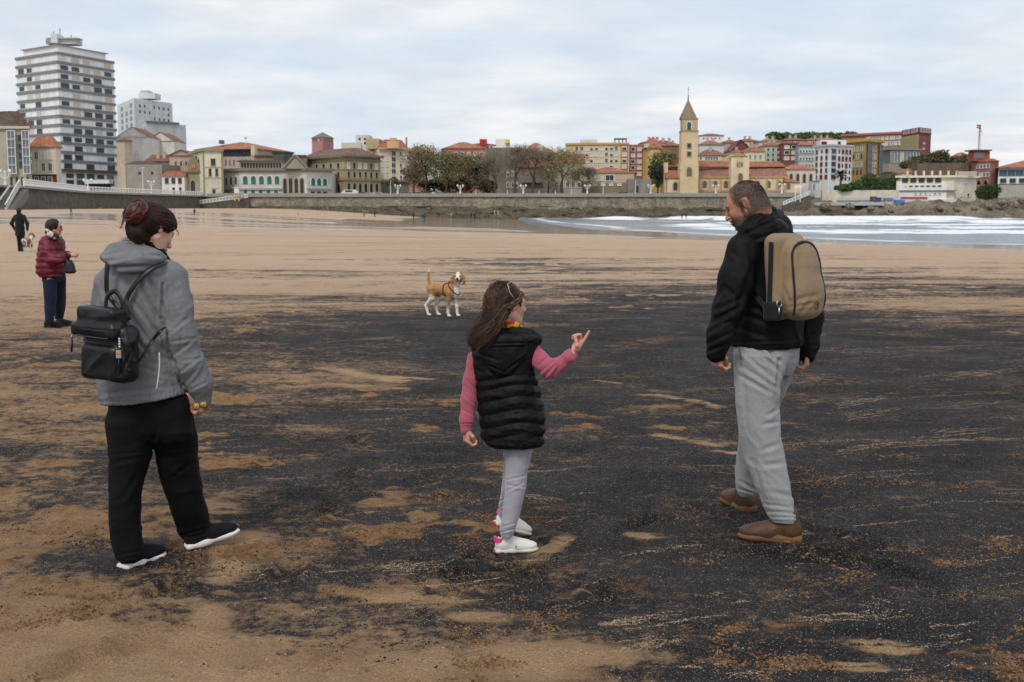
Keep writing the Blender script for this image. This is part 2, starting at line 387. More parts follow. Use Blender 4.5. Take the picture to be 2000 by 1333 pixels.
    tan = MIX(M_('MULTIPLY', attr('far'), MR(noise_n(.14, 4, .5), .25, .6, .75, 1)), tan, S(193, 166, 141))
    org = MIX(MR(crumb, .35, .65), S(98, 70, 44), S(164, 122, 80))
    tan = MIX(M_('MULTIPLY', M_('ADD', M_('MULTIPLY', attr('orange'), .8), M_('MULTIPLY', M_('MULTIPLY', dk, .45), M_('SUBTRACT', 1.0, cl))), M_('SUBTRACT', 1.0, attr('far'))), tan, org)
    tan = MIX(1.0, tan, MIX(MR(grain, .32, .68), (.55, .54, .53), (1.32, 1.32, 1.32)), 'MULTIPLY')
    blk = MIX(MR(noise_n(1.1, 6, .6), .35, .65), S(31, 31, 34), S(50, 49, 52))
    speck = MR(noise_n(150, 1, .5), .62, .72)
    blk = MIX(1.0, blk, MIX(MR(grain, .34, .66), (.30, .30, .31), (1.7, 1.68, 1.66)), 'MULTIPLY')
    blk = MIX(M_('MULTIPLY', speck, .6), blk, S(176, 165, 150))
    col = MIX(fac, tan, blk)
    col = MIX(M_('MULTIPLY', wt, .45), col, MIX(1.0, col, (.62, .60, .62), 'MULTIPLY'))
    L(t, col, b.inputs['Base Color'])
    L(t, MR(wt, .3, .9, .92, .09), b.inputs['Roughness']); L(t, MR(wt, .2, .9, .15, .6), b.inputs['Specular IOR Level'])
    hb = M_('ADD', M_('MULTIPLY', crumb, .035), M_('MULTIPLY', grain, .009)); hb = M_('ADD', hb, M_('MULTIPLY', streak2, .004))
    hb = M_('ADD', hb, M_('MULTIPLY', patch, .03)); hb = M_('MULTIPLY', hb, MR(wt, .1, .7, 1, .03))
    bp = N(t, 'ShaderNodeBump'); bp.inputs['Strength'].default_value = .9; bp.inputs['Distance'].default_value = 1.0
    L(t, hb, bp.inputs['Height']); L(t, bp.outputs[0], b.inputs['Normal'])
    me = npmesh('ground', np.stack([X, Y, Z2], 1), F[:, ::-1], [m], True, attr={'orange': orange, 'far': sstep(7, 32, Y), 'dark': dark, 'clump': clump, 'wet': wet})
    tag(link('ground', me), 'wide beach of tan sand streaked with black sand', kind='structure')
make_ground()

def scatter_grains():
    r = np.random.RandomState(12); GM = colmat('sand_grain', .9, .15, .2, 90)
    def emit(name, label, X, Y, size, col, squash=.6):
        Z = ground_fields(X, Y)[0]; n = len(X); t = np.array([[1, 0, -.3], [-.5, .87, -.3], [-.5, -.87, -.3], [0, 0, 1.0]]); th = r.rand(n) * 6.28; c, s_ = np.cos(th), np.sin(th)
        V = t[None] * (size[:, None, None] * (.7 + .6 * r.rand(n, 4, 1))); x = V[:, :, 0] * c[:, None] - V[:, :, 1] * s_[:, None]; y = V[:, :, 0] * s_[:, None] + V[:, :, 1] * c[:, None]
        V = np.stack([x + X[:, None], y + Y[:, None], V[:, :, 2] * squash + Z[:, None] + size[:, None] * .12], 2).reshape(-1, 3); b = np.arange(n)[:, None, None] * 4
        F = (b + np.array([[0, 1, 3], [1, 2, 3], [2, 0, 3]])[None]).reshape(-1, 3)
        tag(link(name, npmesh(name, V, F, [GM], False, col=np.repeat(col, 4, 0))), label, kind='stuff')
    def px2w(px, py):
        u = (px - 1000) / FPX; vv = -(py - 666.5) / FPX; t = -HCAM / (vv * CP - SP); return u * t, t * (vv * SP + CP)
    # 1. crumbs of damp tan sand kicked up over the black
    n = 330000; px = r.uniform(-150, 2150, n); py = 600 + 760 * r.rand(n) ** .8; X, Y = px2w(px, py); p = np.stack([X, Y, X * 0], 1)
    f = fbm(p * [2.1, 2.6, 1], 3, 301) + .55 * fbm(p * 8, 2, 305) + .35 * fbm(p * .6, 2, 309); k = (f > .50 + .70 * r.rand(n)); X, Y, f = X[k], Y[k], f[k]
    sz = (.0026 + .0075 * r.rand(len(X)) ** 3.5) * (1 + .25 * np.clip(f - .6, 0, 1)); g = r.rand(len(X))[:, None]; cc = (np.array(S(84, 62, 42)) * (1 - g) + np.array(S(142, 110, 79)) * g)
    emit('sand_crumbs', 'orange-tan crumbs of sand scattered over the black sand', X, Y, sz, cc)
    # 2. pale grit
    n = 16000; px = r.uniform(-150, 2150, n); py = 640 + 720 * r.rand(n) ** .8; X, Y = px2w(px, py); g = r.rand(n)[:, None]
    emit('pale_grit', 'pale shell grit sprinkled over the black sand', X, Y, .0014 + .0022 * r.rand(n) ** 3, np.array(S(120, 116, 112)) * (1 - g) + np.array(S(205, 196, 182)) * g)
    # 3. dark crumbs and pits of black sand
    n = 200000; px = r.uniform(-150, 2150, n); py = 600 + 760 * r.rand(n) ** .8; X, Y = px2w(px, py); p = np.stack([X, Y, X * 0], 1); f = fbm(p * [2.4, 2.8, 1], 3, 321) + .5 * fbm(p * 9, 2, 325); k = f > .5 + .9 * r.rand(n); X, Y = X[k], Y[k]
    emit('black_crumbs', 'coarse black crumbs of coal sand', X, Y, .0022 + .006 * r.rand(len(X)) ** 3.5, np.array(S(34, 33, 35)) * (.6 + .8 * r.rand(len(X))[:, None]))
    # 4. wind-drawn filaments of pale dry sand
    XX, YY, SS = [], [], []
    lines = [l[:4] for l in STREAKS if l[4] < .042]
    for (x0, y0, x1, y1) in list(lines):
        for _ in range(3): dx, dy = r.normal(0, 12), r.normal(0, 5); q = .5 + .6 * r.rand(); lines.append((x0 + dx, y0 + dy, x0 + dx + (x1 - x0) * q, y0 + dy + (y1 - y0) * q * 1.05))
    for _ in range(110):
        x0 = r.uniform(380, 2050); y0 = 620 + 700 * r.rand() ** 1.1
        if x0 < 700 and y0 > 1150: continue
        L_ = r.uniform(40, 190); sl = -(.03 + .12 * (y0 - 600) / 700 + .04 * r.randn()); lines.append((x0, y0, x0 + L_, y0 + L_ * sl))
    for (x0, y0, x1, y1) in lines:
        a = px2w(x0, y0); b = px2w(x1, y1); ln = math.hypot(b[0] - a[0], b[1] - a[1]); m = int(ln * r.uniform(220, 520)); t = r.rand(m); d = np.array([b[0] - a[0], b[1] - a[1]]) / ln; nn = np.array([-d[1], d[0]])
        w_ = r.uniform(.004, .013) * np.sin(np.pi * np.clip(t, .03, .97)) + .001; off = r.normal(0, 1, m) * w_ + .03 * ln * np.sin(t * 2.6 + r.rand() * 3) + .006 * np.sin(t * 30 * r.rand())
        XX.append(a[0] + d[0] * ln * t + nn[0] * off); YY.append(a[1] + d[1] * ln * t + nn[1] * off); SS.append(.0016 + .0028 * r.rand(m))
    XX, YY, SS = map(np.concatenate, (XX, YY, SS)); g = r.rand(len(XX))[:, None]
    emit('sand_streaks', 'thin pale streaks of wind-blown dry sand', XX, YY, SS, np.array(S(128, 108, 86)) * (1 - g) + np.array(S(184, 160, 132)) * g, .4)
    print('grains', len(XX))
# ================================================================ SEA
def make_sea():
    ys = [70]
    while ys[-1] < 352: ys.append(ys[-1] + max(.35, ys[-1] * .0035))
    ys += [360, 380, 410, 450, 520, 650, 900, 1500, 2600]; ys = np.array(ys)
    us = np.concatenate([np.linspace(-.02, .6, 420), np.linspace(.62, 3, 30)])
    Yg, U = np.meshgrid(ys, us, indexing='ij')
    X = (U * np.maximum(Yg, 60)).ravel(); Y = Yg.ravel()
    d = X - shoreX(Y)       # into the sea
    p = np.stack([X, Y, X * 0], 1)
    h = np.zeros(len(X)); foam = np.zeros(len(X))
    w0 = fbm(p * [.02, .02, 1], 3, 3)
    # breaker lines run roughly parallel to the shore as seen: bands in (Y + bend)
    for (yc, amp, wd, ph) in ((318, .75, 5, 1), (286, .85, 5, 2), (256, .7, 4.5, 3), (226, .55, 4, 4), (198, .42, 3.6, 5), (172, .28, 3, 6), (150, .18, 2.6, 7), (133, .10, 2.2, 8)):
        line = yc + 14 * fbm(np.stack([X * .018, X * 0 + ph * 9, X * 0], 1), 3, ph) + X * .08
        q = (Y - line - 5 * fbm(np.stack([X * .12, X * 0 + ph * 3, X * 0], 1), 4, ph + 40, .6)) / wd
        on = sstep(-.42, .15, fbm(np.stack([X * .03, X * 0 + ph * 5, X * 0], 1), 3, ph + 20)) * sstep(3, 22, d)
        h += amp * on * np.exp(-q * q)
        foam = np.maximum(foam, on * sstep(4.2, 0, np.abs(q + 1.6)) * 1.0)
    foam = np.maximum(foam, .85 * sstep(-.25, .4, fbm(p * [.04, .09, 1], 5, 55, .6)) * sstep(5, 40, d) * sstep(345, 300, Y) ** .5)
    foam = np.maximum(foam, .9 * sstep(5, .5, np.abs(Y - 337 - 3 * w0)) * sstep(-.2, .4, fbm(p * [.06, .06, 1], 3, 12)))
    h += .05 * fbm(p * .25, 3, 8) * sstep(0, 30, d) + .03 * fbm(p * 1.1, 2, 9) * sstep(4, 30, d)
    edge = sstep(3.0, .4, np.abs(d - 1.5 + 2 * w0)) * .5
    foam = np.maximum(foam, edge)
    Z = SEA_Z + .02 + h
    Z = np.where(d < -4, SEA_Z - .6, Z)
    nr, na = Yg.shape; i = np.arange((nr - 1) * (na - 1)); v0 = (i // (na - 1)) * na + i % (na - 1)
    F = np.stack([v0, v0 + 1, v0 + na + 1, v0 + na], 1)
    m = bpy.data.materials.new('sea_water'); m.use_nodes = True; t = m.node_tree; b = t.nodes['Principled BSDF']
    tc = N(t, 'ShaderNodeTexCoord'); mp_ = N(t, 'ShaderNodeMapping'); mp_.inputs['Scale'].default_value = (.22, 1, 1); L(t, tc.outputs['Object'], mp_.inputs[0])
    n = N(t, 'ShaderNodeTexNoise'); n.inputs['Scale'].default_value = .5; n.inputs['Detail'].default_value = 9; n.inputs['Roughness'].default_value = .65; L(t, mp_.outputs[0], n.inputs['Vector'])
    a_ = N(t, 'ShaderNodeAttribute'); a_.attribute_name = 'foam'
    ad = N(t, 'ShaderNodeMath', operation='MULTIPLY_ADD'); L(t, n.outputs[0], ad.inputs[0]); ad.inputs[1].default_value = 1.7; L(t, a_.outputs['Fac'], ad.inputs[2])
    mr = N(t, 'ShaderNodeMapRange', interpolation_type='SMOOTHSTEP'); L(t, ad.outputs[0], mr.inputs[0]); mr.inputs[1].default_value = 1.12; mr.inputs[2].default_value = 1.52
    mx = N(t, 'ShaderNodeMix', data_type='RGBA'); L(t, mr.outputs[0], mx.inputs[0]); mx.inputs[6].default_value = (*S(96, 104, 112), 1); mx.inputs[7].default_value = (.82, .83, .85, 1)
    L(t, mx.outputs[2], b.inputs['Base Color'])
    r2 = N(t, 'ShaderNodeMapRange'); L(t, mr.outputs[0], r2.inputs[0]); r2.inputs[3].default_value = .22; r2.inputs[4].default_value = .9; L(t, r2.outputs[0], b.inputs['Roughness'])
    n2 = N(t, 'ShaderNodeTexNoise'); n2.inputs['Scale'].default_value = 1.6; n2.inputs['Detail'].default_value = 5; L(t, mp_.outputs[0], n2.inputs['Vector'])
    bp = N(t, 'ShaderNodeBump'); bp.inputs['Strength'].default_value = .8; bp.inputs['Distance'].default_value = .25; L(t, n2.outputs[0], bp.inputs['Height']); L(t, bp.outputs[0], b.inputs['Normal'])
    me = npmesh('sea', np.stack([X, Y, Z], 1), F, [m], True, attr={'foam': foam})
    tag(link('sea', me), 'grey sea with rows of white breakers', kind='structure')
make_sea()
scatter_grains()
# ================================================================ PROMENADE LEVEL, SEAWALL
GZ = 4.6
STN = mat('seawall_stone', S(132, 124, 108), .9, .35, .5, bump=.12, bs=1.2, fine=.35, fs=1.6)
STNd = mat('seawall_dark_stone', S(92, 86, 78), .9, .3, .6, bump=.12, bs=1.2, fine=.35, fs=1.5)
ALG = mat('algae_stone', S(84, 78, 60), .9, .35, .35, bump=.2, bs=1, fine=.4, fs=1.5, col2=S(104, 94, 78))
COP = mat('coping_stone', S(150, 146, 136), .85, .1, 1)
PAV = mat('promenade_paving', S(140, 136, 130), .9, .1, .5)
WHP = mat('white_paint', S(222, 222, 220), .6, .05, 1)
WHT = mat('white_wall', S(228, 226, 222), .85, .06, .2)
DK = mat('dark_metal', S(48, 48, 50), .6, .1, 2)
def gx(X, Y): return float(ground_z(np.array([X]), np.array([Y]))[0])
WL = [(-70, 120), (-76, 155), (P(40, 370, 189).x, 189), (P(200, 370, 262).x - 3, 262), (-90, 352)]
mbs = MB()
mbs.prism([(-900, 60), (-70.4, 60), (-70.4, 120), (-76.4, 155), (WL[2][0] - .3, 189), (WL[3][0] - .3, 262), (-90.3, 352.4), (-77, 352.4), (75, 350.4), (87.5, 352), (90, 378), (900, 378), (900, 1500), (-900, 1500)], 3.4, GZ, PAV)
tag(mbs.obj('promenade_ground'), 'paved promenade and town ground behind the seawall', kind='structure')
def wall_run(pts, m, name, label, zt=GZ, th=1.0, batter=.8, par=1.1, parm=None):
    t = thing(name, label, 'wall', (pts[0][0], pts[0][1], 0)); t['_o'] = 1; del t['_o']
    o = Vector((pts[0][0], pts[0][1], 0))
    a = MB(); b = MB(); c = MB(); e = MB()
    for (x0, y0), (x1, y1) in zip(pts, pts[1:]):
        A = Vector((x0, y0, 0)) - o; B = Vector((x1, y1, 0)) - o; n = Vector((y1 - y0, x0 - x1, 0)).normalized()
        if n.y > 0 and abs(n.y) > .5: n = -n
        if abs(n.y) <= .5 and n.x < 0: n = -n
        k = max(1, int((B - A).length / 25))
        for i in range(k):
            p0 = A.lerp(B, i / k); p1 = A.lerp(B, (i + 1) / k)
            zb = -2.2
            vs = [p0 + n * batter + Vector((0, 0, zb)), p1 + n * batter + Vector((0, 0, zb)), p1 + Vector((0, 0, zt)), p0 + Vector((0, 0, zt)),
                  p0 - n * th + Vector((0, 0, zb)), p1 - n * th + Vector((0, 0, zb)), p1 - n * th + Vector((0, 0, zt)), p0 - n * th + Vector((0, 0, zt))]
            a.add(vs, [[0, 1, 2, 3], [5, 4, 7, 6], [3, 2, 6, 7], [4, 5, 1, 0], [0, 3, 7, 4], [1, 5, 6, 2]], m)
        ang = math.atan2(y1 - y0, x1 - x0); mid = (A + B) / 2; ln = (B - A).length
        b.box(mid + n * .12 + Vector((0, 0, zt + .16)), (ln + .2, .9, .3), COP, ang)
        if par: c.box(mid - n * .2 + Vector((0, 0, zt + .31 + par / 2)), (ln, .35, par), parm or COP, ang)
        g0 = A + n * (batter + .9); g1 = B + n * (batter + .9)
    w = a.obj('wall_face', t); b.obj('coping', t)
    if par: c.obj('parapet', t)
    return t
wall_run([(-92, 352.3), (-20, 351.5), (30, 351), (60, 350.5), (88, 350)], STN, 'seawall', 'long pale stone seawall with flat parapet across the far end of the beach', par=.75)
wall_run(WL, STNd, 'seawall', 'dark stone seawall curving away under the white balustrade at left', par=0)
# algae covered stepped footing in front of the wall
def footing():
    n = 260; xs = np.linspace(-92, 96, n); ys = np.linspace(0, 1, 26); V = []
    for j, s_ in enumerate(ys):
        yy = 351.2 - 9 * s_; Xc = xs
        z = 1.9 - 3.7 * s_ ** .8
        p = np.stack([Xc * .35, np.full(n, yy * .5), Xc * 0], 1)
        V.append(np.stack([Xc, yy + 1.2 * fbm(p, 3, 3), z + .55 * fbm(p * 2.2, 4, 5, .6) * (.3 + s_)], 1))
    V = np.concatenate(V); i = np.arange(25 * (n - 1)); v0 = (i // (n - 1)) * n + i % (n - 1)
    me = npmesh('rock_footing', V, np.stack([v0, v0 + n, v0 + n + 1, v0 + 1], 1), [ALG], False)
    tag(link('rock_footing', me), 'dark weedy rubble footing along the seawall', kind='structure')
footing()
# ================================================================ BUILDINGS
WIN = {}
BLIND = mat('cream_blind', S(206, 196, 178), .8, .08, .3); GLS = mat('window_glass', S(42, 46, 52), .25, .3, .2, spec=.6)
GLG = mat('green_glass', S(56, 104, 92), .3, .25, .3, spec=.5); GLB = mat('blue_glass', S(52, 74, 88), .25, .3, .4, spec=.6); GLL = mat('grey_glass', S(104, 110, 112), .3, .25, .3, spec=.6)
FRW = mat('white_frame', S(222, 222, 218), .7, .04, 1); FRB = mat('brown_frame', S(96, 74, 58), .8, .1, 1); FRS = mat('stone_frame', S(176, 160, 128), .85, .1, 1)
FRG = mat('grey_frame', S(120, 122, 124), .7, .1, 1); SHR = mat('red_shutter', S(150, 66, 60), .7, .1, 1)
STY = {'w': (FRW, GLS), 'd': (FRG, GLS), 'b': (FRW, BLIND), 'n': (None, GLS), 's': (FRS, GLS), 'g': (FRW, GLG), 'l': (FRW, GLL), 'u': (FRG, GLB), 'r': (SHR, GLS), 'B': (None, BLIND), 'h': (FRW, 'half'), 'k': (FRB, GLS), 'a': (FRS, 'arch'), 'A': (FRW, 'archg'), 'o': (FRS, 'archo')}
def wmesh(st, w_, h_):
    k = (st, round(w_, 1), round(h_, 1))
    if k in WIN: return WIN[k]
    w_, h_ = k[1], k[2]; fr, gl = STY[st]; m = MB(); f = .13
    arch = isinstance(gl, str) and gl.startswith('arch')
    if arch:
        g = {'arch': GLS, 'archg': GLG, 'archo': mat('brown_glass', S(112, 96, 72), .6, .2, .5)}[gl]; rr = w_ / 2; hs = h_ - rr; n = 8
        ol = [(-rr, 0), (rr, 0)] + [(rr * math.cos(math.pi * i / n), hs + rr * math.sin(math.pi * i / n)) for i in range(n + 1)]
        m.add([(x, -.03, z - h_ / 2) for x, z in ol], [list(range(len(ol)))], g)
        q = [(rr, 0)] + ol[2:] + [(-rr, 0)]; s_ = (rr + .22) / rr
        o2 = [(x * s_, z if i in (0, len(q) - 1) else hs + (z - hs) * s_) for i, (x, z) in enumerate(q)]
        k_ = len(q); vs = [(x, -.12, z - h_ / 2) for x, z in q] + [(x, -.12, z - h_ / 2) for x, z in o2] + [(x, 0, z - h_ / 2) for x, z in o2] + [(x, 0, z - h_ / 2) for x, z in q]
        fs = []
        for i in range(k_ - 1): fs += [[i, i + 1, k_ + i + 1, k_ + i], [k_ + i, k_ + i + 1, 2 * k_ + i + 1, 2 * k_ + i], [3 * k_ + i, 3 * k_ + i + 1, i + 1, i]]
        m.add(vs, fs, fr)
    else:
        if gl == 'half':
            m.box((0, -.02, -h_ * .2), (w_, .04, h_ * .6), GLS); m.box((0, -.05, h_ * .3), (w_, .08, h_ * .4), BLIND)
        else: m.box((0, -.02, 0), (w_, .04, h_), gl)
        if fr:
            fw = .16 if st not in ('r',) else w_ * .3
            m.box((-w_ / 2 - fw / 2, -.06, 0), (fw, .14, h_), fr); m.box((w_ / 2 + fw / 2, -.06, 0), (fw, .14, h_), fr)
            m.box((0, -.06, h_ / 2 + f / 2), (w_ + 2 * f, .14, f), fr); m.box((0, -.1, -h_ / 2 - f / 2), (w_ + 2 * f + .1, .24, f), fr)
            if h_ > 1.2 and st in 'wlgu': m.box((0, -.06, 0), (.08, .05, h_), fr)
    WIN[k] = m.mesh('window'); return WIN[k]
def mute(c, k=.26, l=1.0):  # greys town colours: weathered tone plus distance haze put into the paint
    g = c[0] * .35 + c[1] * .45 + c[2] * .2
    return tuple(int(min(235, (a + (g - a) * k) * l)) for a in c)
class Bld:
    """corners: [(px,Y),...] left->right visible corners; top py at first corner"""
    def __init__(s, name, label, corners, ytop, col, depth=12, zb=GZ, cat='building', var=.1, ref=0, m=None):
        s.c = [P(px, 380, Y) for px, Y in corners]; s.px = corners; s.ref = ref
        s.zt = ZY(ytop, corners[ref][1]); s.zb = zb
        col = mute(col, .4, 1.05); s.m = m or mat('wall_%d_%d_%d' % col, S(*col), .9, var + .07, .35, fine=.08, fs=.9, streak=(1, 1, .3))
        for q in s.c: q.z = 0
        A, B = s.c[0], s.c[1]
        s.t = thing(name, label, cat, (A.x, A.y, zb)); s.o = Vector((A.x, A.y, zb))
        if len(s.c) == 2:
            d = (B - A).normalized(); n = Vector((-d.y, d.x, 0)); s.q = [A, B, B + n * depth, A + n * depth]
        elif len(s.c) == 3: s.q = [A, B, s.c[2], A + s.c[2] - B]
        else: s.q = s.c + [s.c[-1] + Vector((0, depth, 0)), A + Vector((0, depth, 0))]
        mb = MB(); mb.prism([((q - s.o).x, (q - s.o).y) for q in s.q], 0, s.zt - zb, s.m); mb.obj('wall', s.t)
    def _n(s, f):
        d = (s.c[f + 1] - s.c[f]).normalized(); return d, Vector((d.y, -d.x, 0))
    def zpx(s, py): return ZY(py, s.px[s.ref][1]) - s.zb
    def roof(s, h, inset=None, over=.5, col=(160, 84, 60), name='roof', tile=True, chim=0, kind='hip'):
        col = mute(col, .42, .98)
        m = mat('tiles_%d_%d_%d' % col, S(*col), .9, .22, .35, fine=.25, fs=1.4) if tile else mat('slab_%d_%d_%d' % col, S(*col), .85, .1, .3)
        cen = sum(s.q, Vector()) / len(s.q); mb = MB(); zt = s.zt - s.zb; n = len(s.q)
        ou = []
        for i, q in enumerate(s.q):
            v = q - cen; ou.append(q + v.normalized() * over * 1.4 - s.o)
        if inset is None: inset = .46
        a, b, c, d = ou[0], ou[1], ou[-2] if n > 4 else ou[2], ou[-1]
        if kind == 'gable_front':   # ridge runs away from the viewer
            r0 = (a + b) / 2; r1 = (ou[2] + ou[3]) / 2
            vs = [a, b, ou[2], ou[3], r0, r1]; vs = [Vector((q.x, q.y, zt + (.002 if i < 4 else h))) for i, q in enumerate(vs)]
            mb.add(vs, [[1, 2, 5, 4], [3, 0, 4, 5], [3, 2, 1, 0]], m); mb.obj(name, s.t)
            g = MB(); A, B = s.q[0] - s.o, s.q[1] - s.o; d_ = .05
            g.add([(A.x, A.y, zt), (B.x, B.y, zt), ((A.x + B.x) / 2, (A.y + B.y) / 2, zt + h - .1)], [[0, 1, 2]], s.m); g.obj('gable', s.t)
        elif kind == 'gable':
            r0 = (a + d) / 2; r1 = (b + c) / 2
            vs = [Vector((q.x, q.y, zt + (.002 if i < 4 else h))) for i, q in enumerate([a, b, c, d, r0, r1])]
            mb.add(vs, [[0, 1, 5, 4], [2, 3, 4, 5], [1, 2, 5], [3, 0, 4], [3, 2, 1, 0]], m); mb.obj(name, s.t)
        elif kind == 'flat':
            e = [Vector((q.x, q.y, zt)) for q in ou]
            mb.prism([(q.x, q.y) for q in e], zt + .002, zt + h, m); mb.obj(name, s.t)
        else:
            cl = cen - s.o; W = (s.q[1] - s.q[0]).length; Dp = (s.q[-1] - s.q[0]).length
            if n == 4:
                W2 = (ou[1] - ou[0]).length; D2 = (ou[2] - ou[1]).length; run = inset * min(W2, D2)
                ux = (ou[1] - ou[0]).normalized(); uy = (ou[2] - ou[1]).normalized()
                top = [ou[0] + ux * run + uy * run, ou[1] - ux * run + uy * run, ou[2] - ux * run - uy * run, ou[3] + ux * run - uy * run]
            else: top = [q.lerp(cl, inset) for q in ou]
            vs = [Vector((q.x, q.y, zt + .002)) for q in ou] + [Vector((q.x, q.y, zt + h)) for q in top]
            mb.add(vs, [[i, (i + 1) % n, (i + 1) % n + n, i + n] for i in range(n)] + [list(range(n, 2 * n)), list(range(n))[::-1]], m); mb.obj(name, s.t)
        for i in range(chim):
            q = s.q[0].lerp(s.q[1], (i + .6) / (chim + .3)) .lerp(cen, .45) - s.o; c_ = MB(); cm = mat('chimney_render', S(188, 170, 150), .9, .1, 1)
            c_.box((q.x, q.y, zt + h * .6 + .4), (.9, .7, 1.8 + .3 * (i % 2)), cm); c_.box((q.x, q.y, zt + h * .6 + 1.45), (1.1, .9, .18), cm); c_.obj('chimney', s.t)
        return s
    def band(s, py0, py1, col, name='cornice', proud=.25, facets=None, u0=0, u1=1):
        z0, z1 = sorted((s.zpx(py0), s.zpx(py1))); m = mat('trim_%d_%d_%d' % col, S(*col), .85, .08, .5); mb = MB()
        for f in (facets if facets is not None else range(len(s.c) - 1)):
            d, n = s._n(f); A = s.c[f].lerp(s.c[f + 1], u0) - s.o; B = s.c[f].lerp(s.c[f + 1], u1) - s.o; A.z = B.z = 0; ln = (B - A).length
            mb.box((A + B) / 2 + n * (proud / 2 + .004) + Vector((0, 0, (z0 + z1) / 2)), (ln + (proud if len(s.c) > 2 else 0), proud, z1 - z0), m, math.atan2(d.y, d.x))
        mb.obj(name, s.t); return s
    def win(s, f, nx, ny, u0, u1, py0, py1, fw, fh, st, name='window', skip=0, proud=0, pick=None):
        d, n = s._n(f); A, B = s.c[f], s.c[f + 1]; W = (B - A).length; z1, z0 = s.zpx(py0), s.zpx(py1)
        cw = W * (u1 - u0) / nx; ch = (z1 - z0) / ny; ang = math.atan2(d.y, d.x)
        for j in range(ny):
            for i in range(nx):
                if skip and rnd.random() < skip: continue
                k = st if isinstance(st, str) and len(st) == 1 else rnd.choice(st)
                if pick: k = pick(i, j)
                if k == ' ': continue
                if len(st) == 1 and rnd.random() < .22 and not name.startswith(('gal', 'bay', 'door')): k = {'n': 'B', 'w': 'h', 'b': 'w', 's': 'b', 'l': 'b'}.get(k, k)
                q = A.lerp(B, u0 + (u1 - u0) * (i + .5) / nx) - s.o + n * (.004 + proud); q.z = z1 - (j + .5) * ch
                o = link(name, wmesh(k, cw * fw, ch * fh), s.t, q); o.rotation_euler.z = ang
        return s
    def stack(s, k, py0, py1, col, name):
        cen = sum(s.q, Vector()) / len(s.q); mb = MB(); mb.prism([((q - cen) * k + cen - s.o)[:2] for q in s.q], s.zpx(py0), s.zpx(py1), mat('stack_%d' % col[0], S(*col), .85, .08, .3)); mb.obj(name, s.t); return s
    def box(s, px0, px1, py0, py1, col, name, Y=None, dep=2.0, m=None, f=0):
        """extra block: px range, rows, standing on/before facade at depth Y"""
        Y = Y or s.px[s.ref][1]; a = P(px0, 380, Y); b = P(px1, 380, Y); z1, z0 = ZY(py0, Y), ZY(py1, Y)
        mb = MB(); mb.box(((a.x + b.x) / 2 - s.o.x, Y + dep / 2 - s.o.y, (z0 + z1) / 2 - s.zb), (b.x - a.x, dep, z1 - z0), m or mat('block_%d_%d_%d' % col, S(*col), .85, .1, .3)); mb.obj(name, s.t); return s
# ---- tall apartment tower
T = Bld('apartment_tower', 'tall apartment tower with grey bands and white panels, highest building on the left', [(43, 402), (122, 386), (231, 412)], 101, (226, 224, 219), ref=1)
flo = [101 + i * 17.6 for i in range(14)]
for i, y in enumerate(flo):
    T.band(y, y + 5.2, (134, 137, 140) if i < 9 else (120, 127, 135), 'floor_band', .35)
    dark = lambda a_, j_: rnd.random()
    if i < 13:
        cre = i in (0, 4)
        T.win(0, 3, 1, .02, .62, y + 6.8, y + 17.2, .62, .86, 'B ' if cre else 'n dB')
        T.win(1, 5, 1, .02, .98, y + 6.8, y + 17.2, .66, .86, 'BB ' if cre else ('nnddB ' if i > 4 else 'nddBB '))
T.band(330, 336, (92, 80, 74), 'canopy', 1.2, [1]); T.win(1, 5, 2, .05, .95, 337, 362, .7, .7, 'nul'); T.win(0, 3, 1, .1, .9, 338, 356, .7, .7, 'n')
T.stack(.84, 102, 86, (222, 220, 216), 'penthouse'); T.stack(.90, 86, 84.5, (150, 150, 148), 'roof_slab')
T.box(104, 164, 73.5, 75.5, (190, 190, 188), 'roof_slab', 400, 5); T.box(102, 112, 76, 86, (150, 150, 150), 'lift_housing', 400, 6); T.box(112, 124, 66, 84, (214, 212, 208), 'lift_housing', 399, 6); T.box(124, 160, 76, 86, (196, 194, 190), 'lift_housing', 401, 6)
pass
mb = MB()
for px, y0 in ((105, 62), (117, 56), (139, 68)): q = P(px, y0, 402) - T.o; q2 = P(px, 75, 402) - T.o; mb.tube([q2, q], .12, DK, 4)
mb.obj('antenna', T.t)
T.box(166, 214, 352, 359, (215, 213, 208), 'awning', 380, 4); T.box(168, 212, 359, 372, (60, 58, 56), 'shopfront', 382, 3)
# ---- white slab block behind
T = Bld('office_block', 'white high-rise with square dark windows behind the gabled houses', [(235, 640), (268, 600), (342, 630)], 192, (200, 202, 204), ref=1)
T.win(0, 3, 5, .15, .95, 198, 262, .5, .7, 'n'); T.win(1, 7, 3, .08, .95, 200, 234, .34, .5, 'n', skip=.05); T.box(277, 309, 182, 193, (206, 206, 206), 'roof_house', 612, 10); T.box(281, 296, 177, 182, (190, 190, 190), 'roof_house', 612, 8)
T = Bld('office_block', 'pale grey metal-clad block stepping down below the white high-rise', [(274, 560), (290, 540), (367, 556)], 240, (176, 180, 182), ref=1)
T.win(0, 3, 1, .0, 1, 246, 256, .5, .8, 'n'); T.band(236, 240, (110, 112, 114), 'parapet', .6, [1], 0, .8)
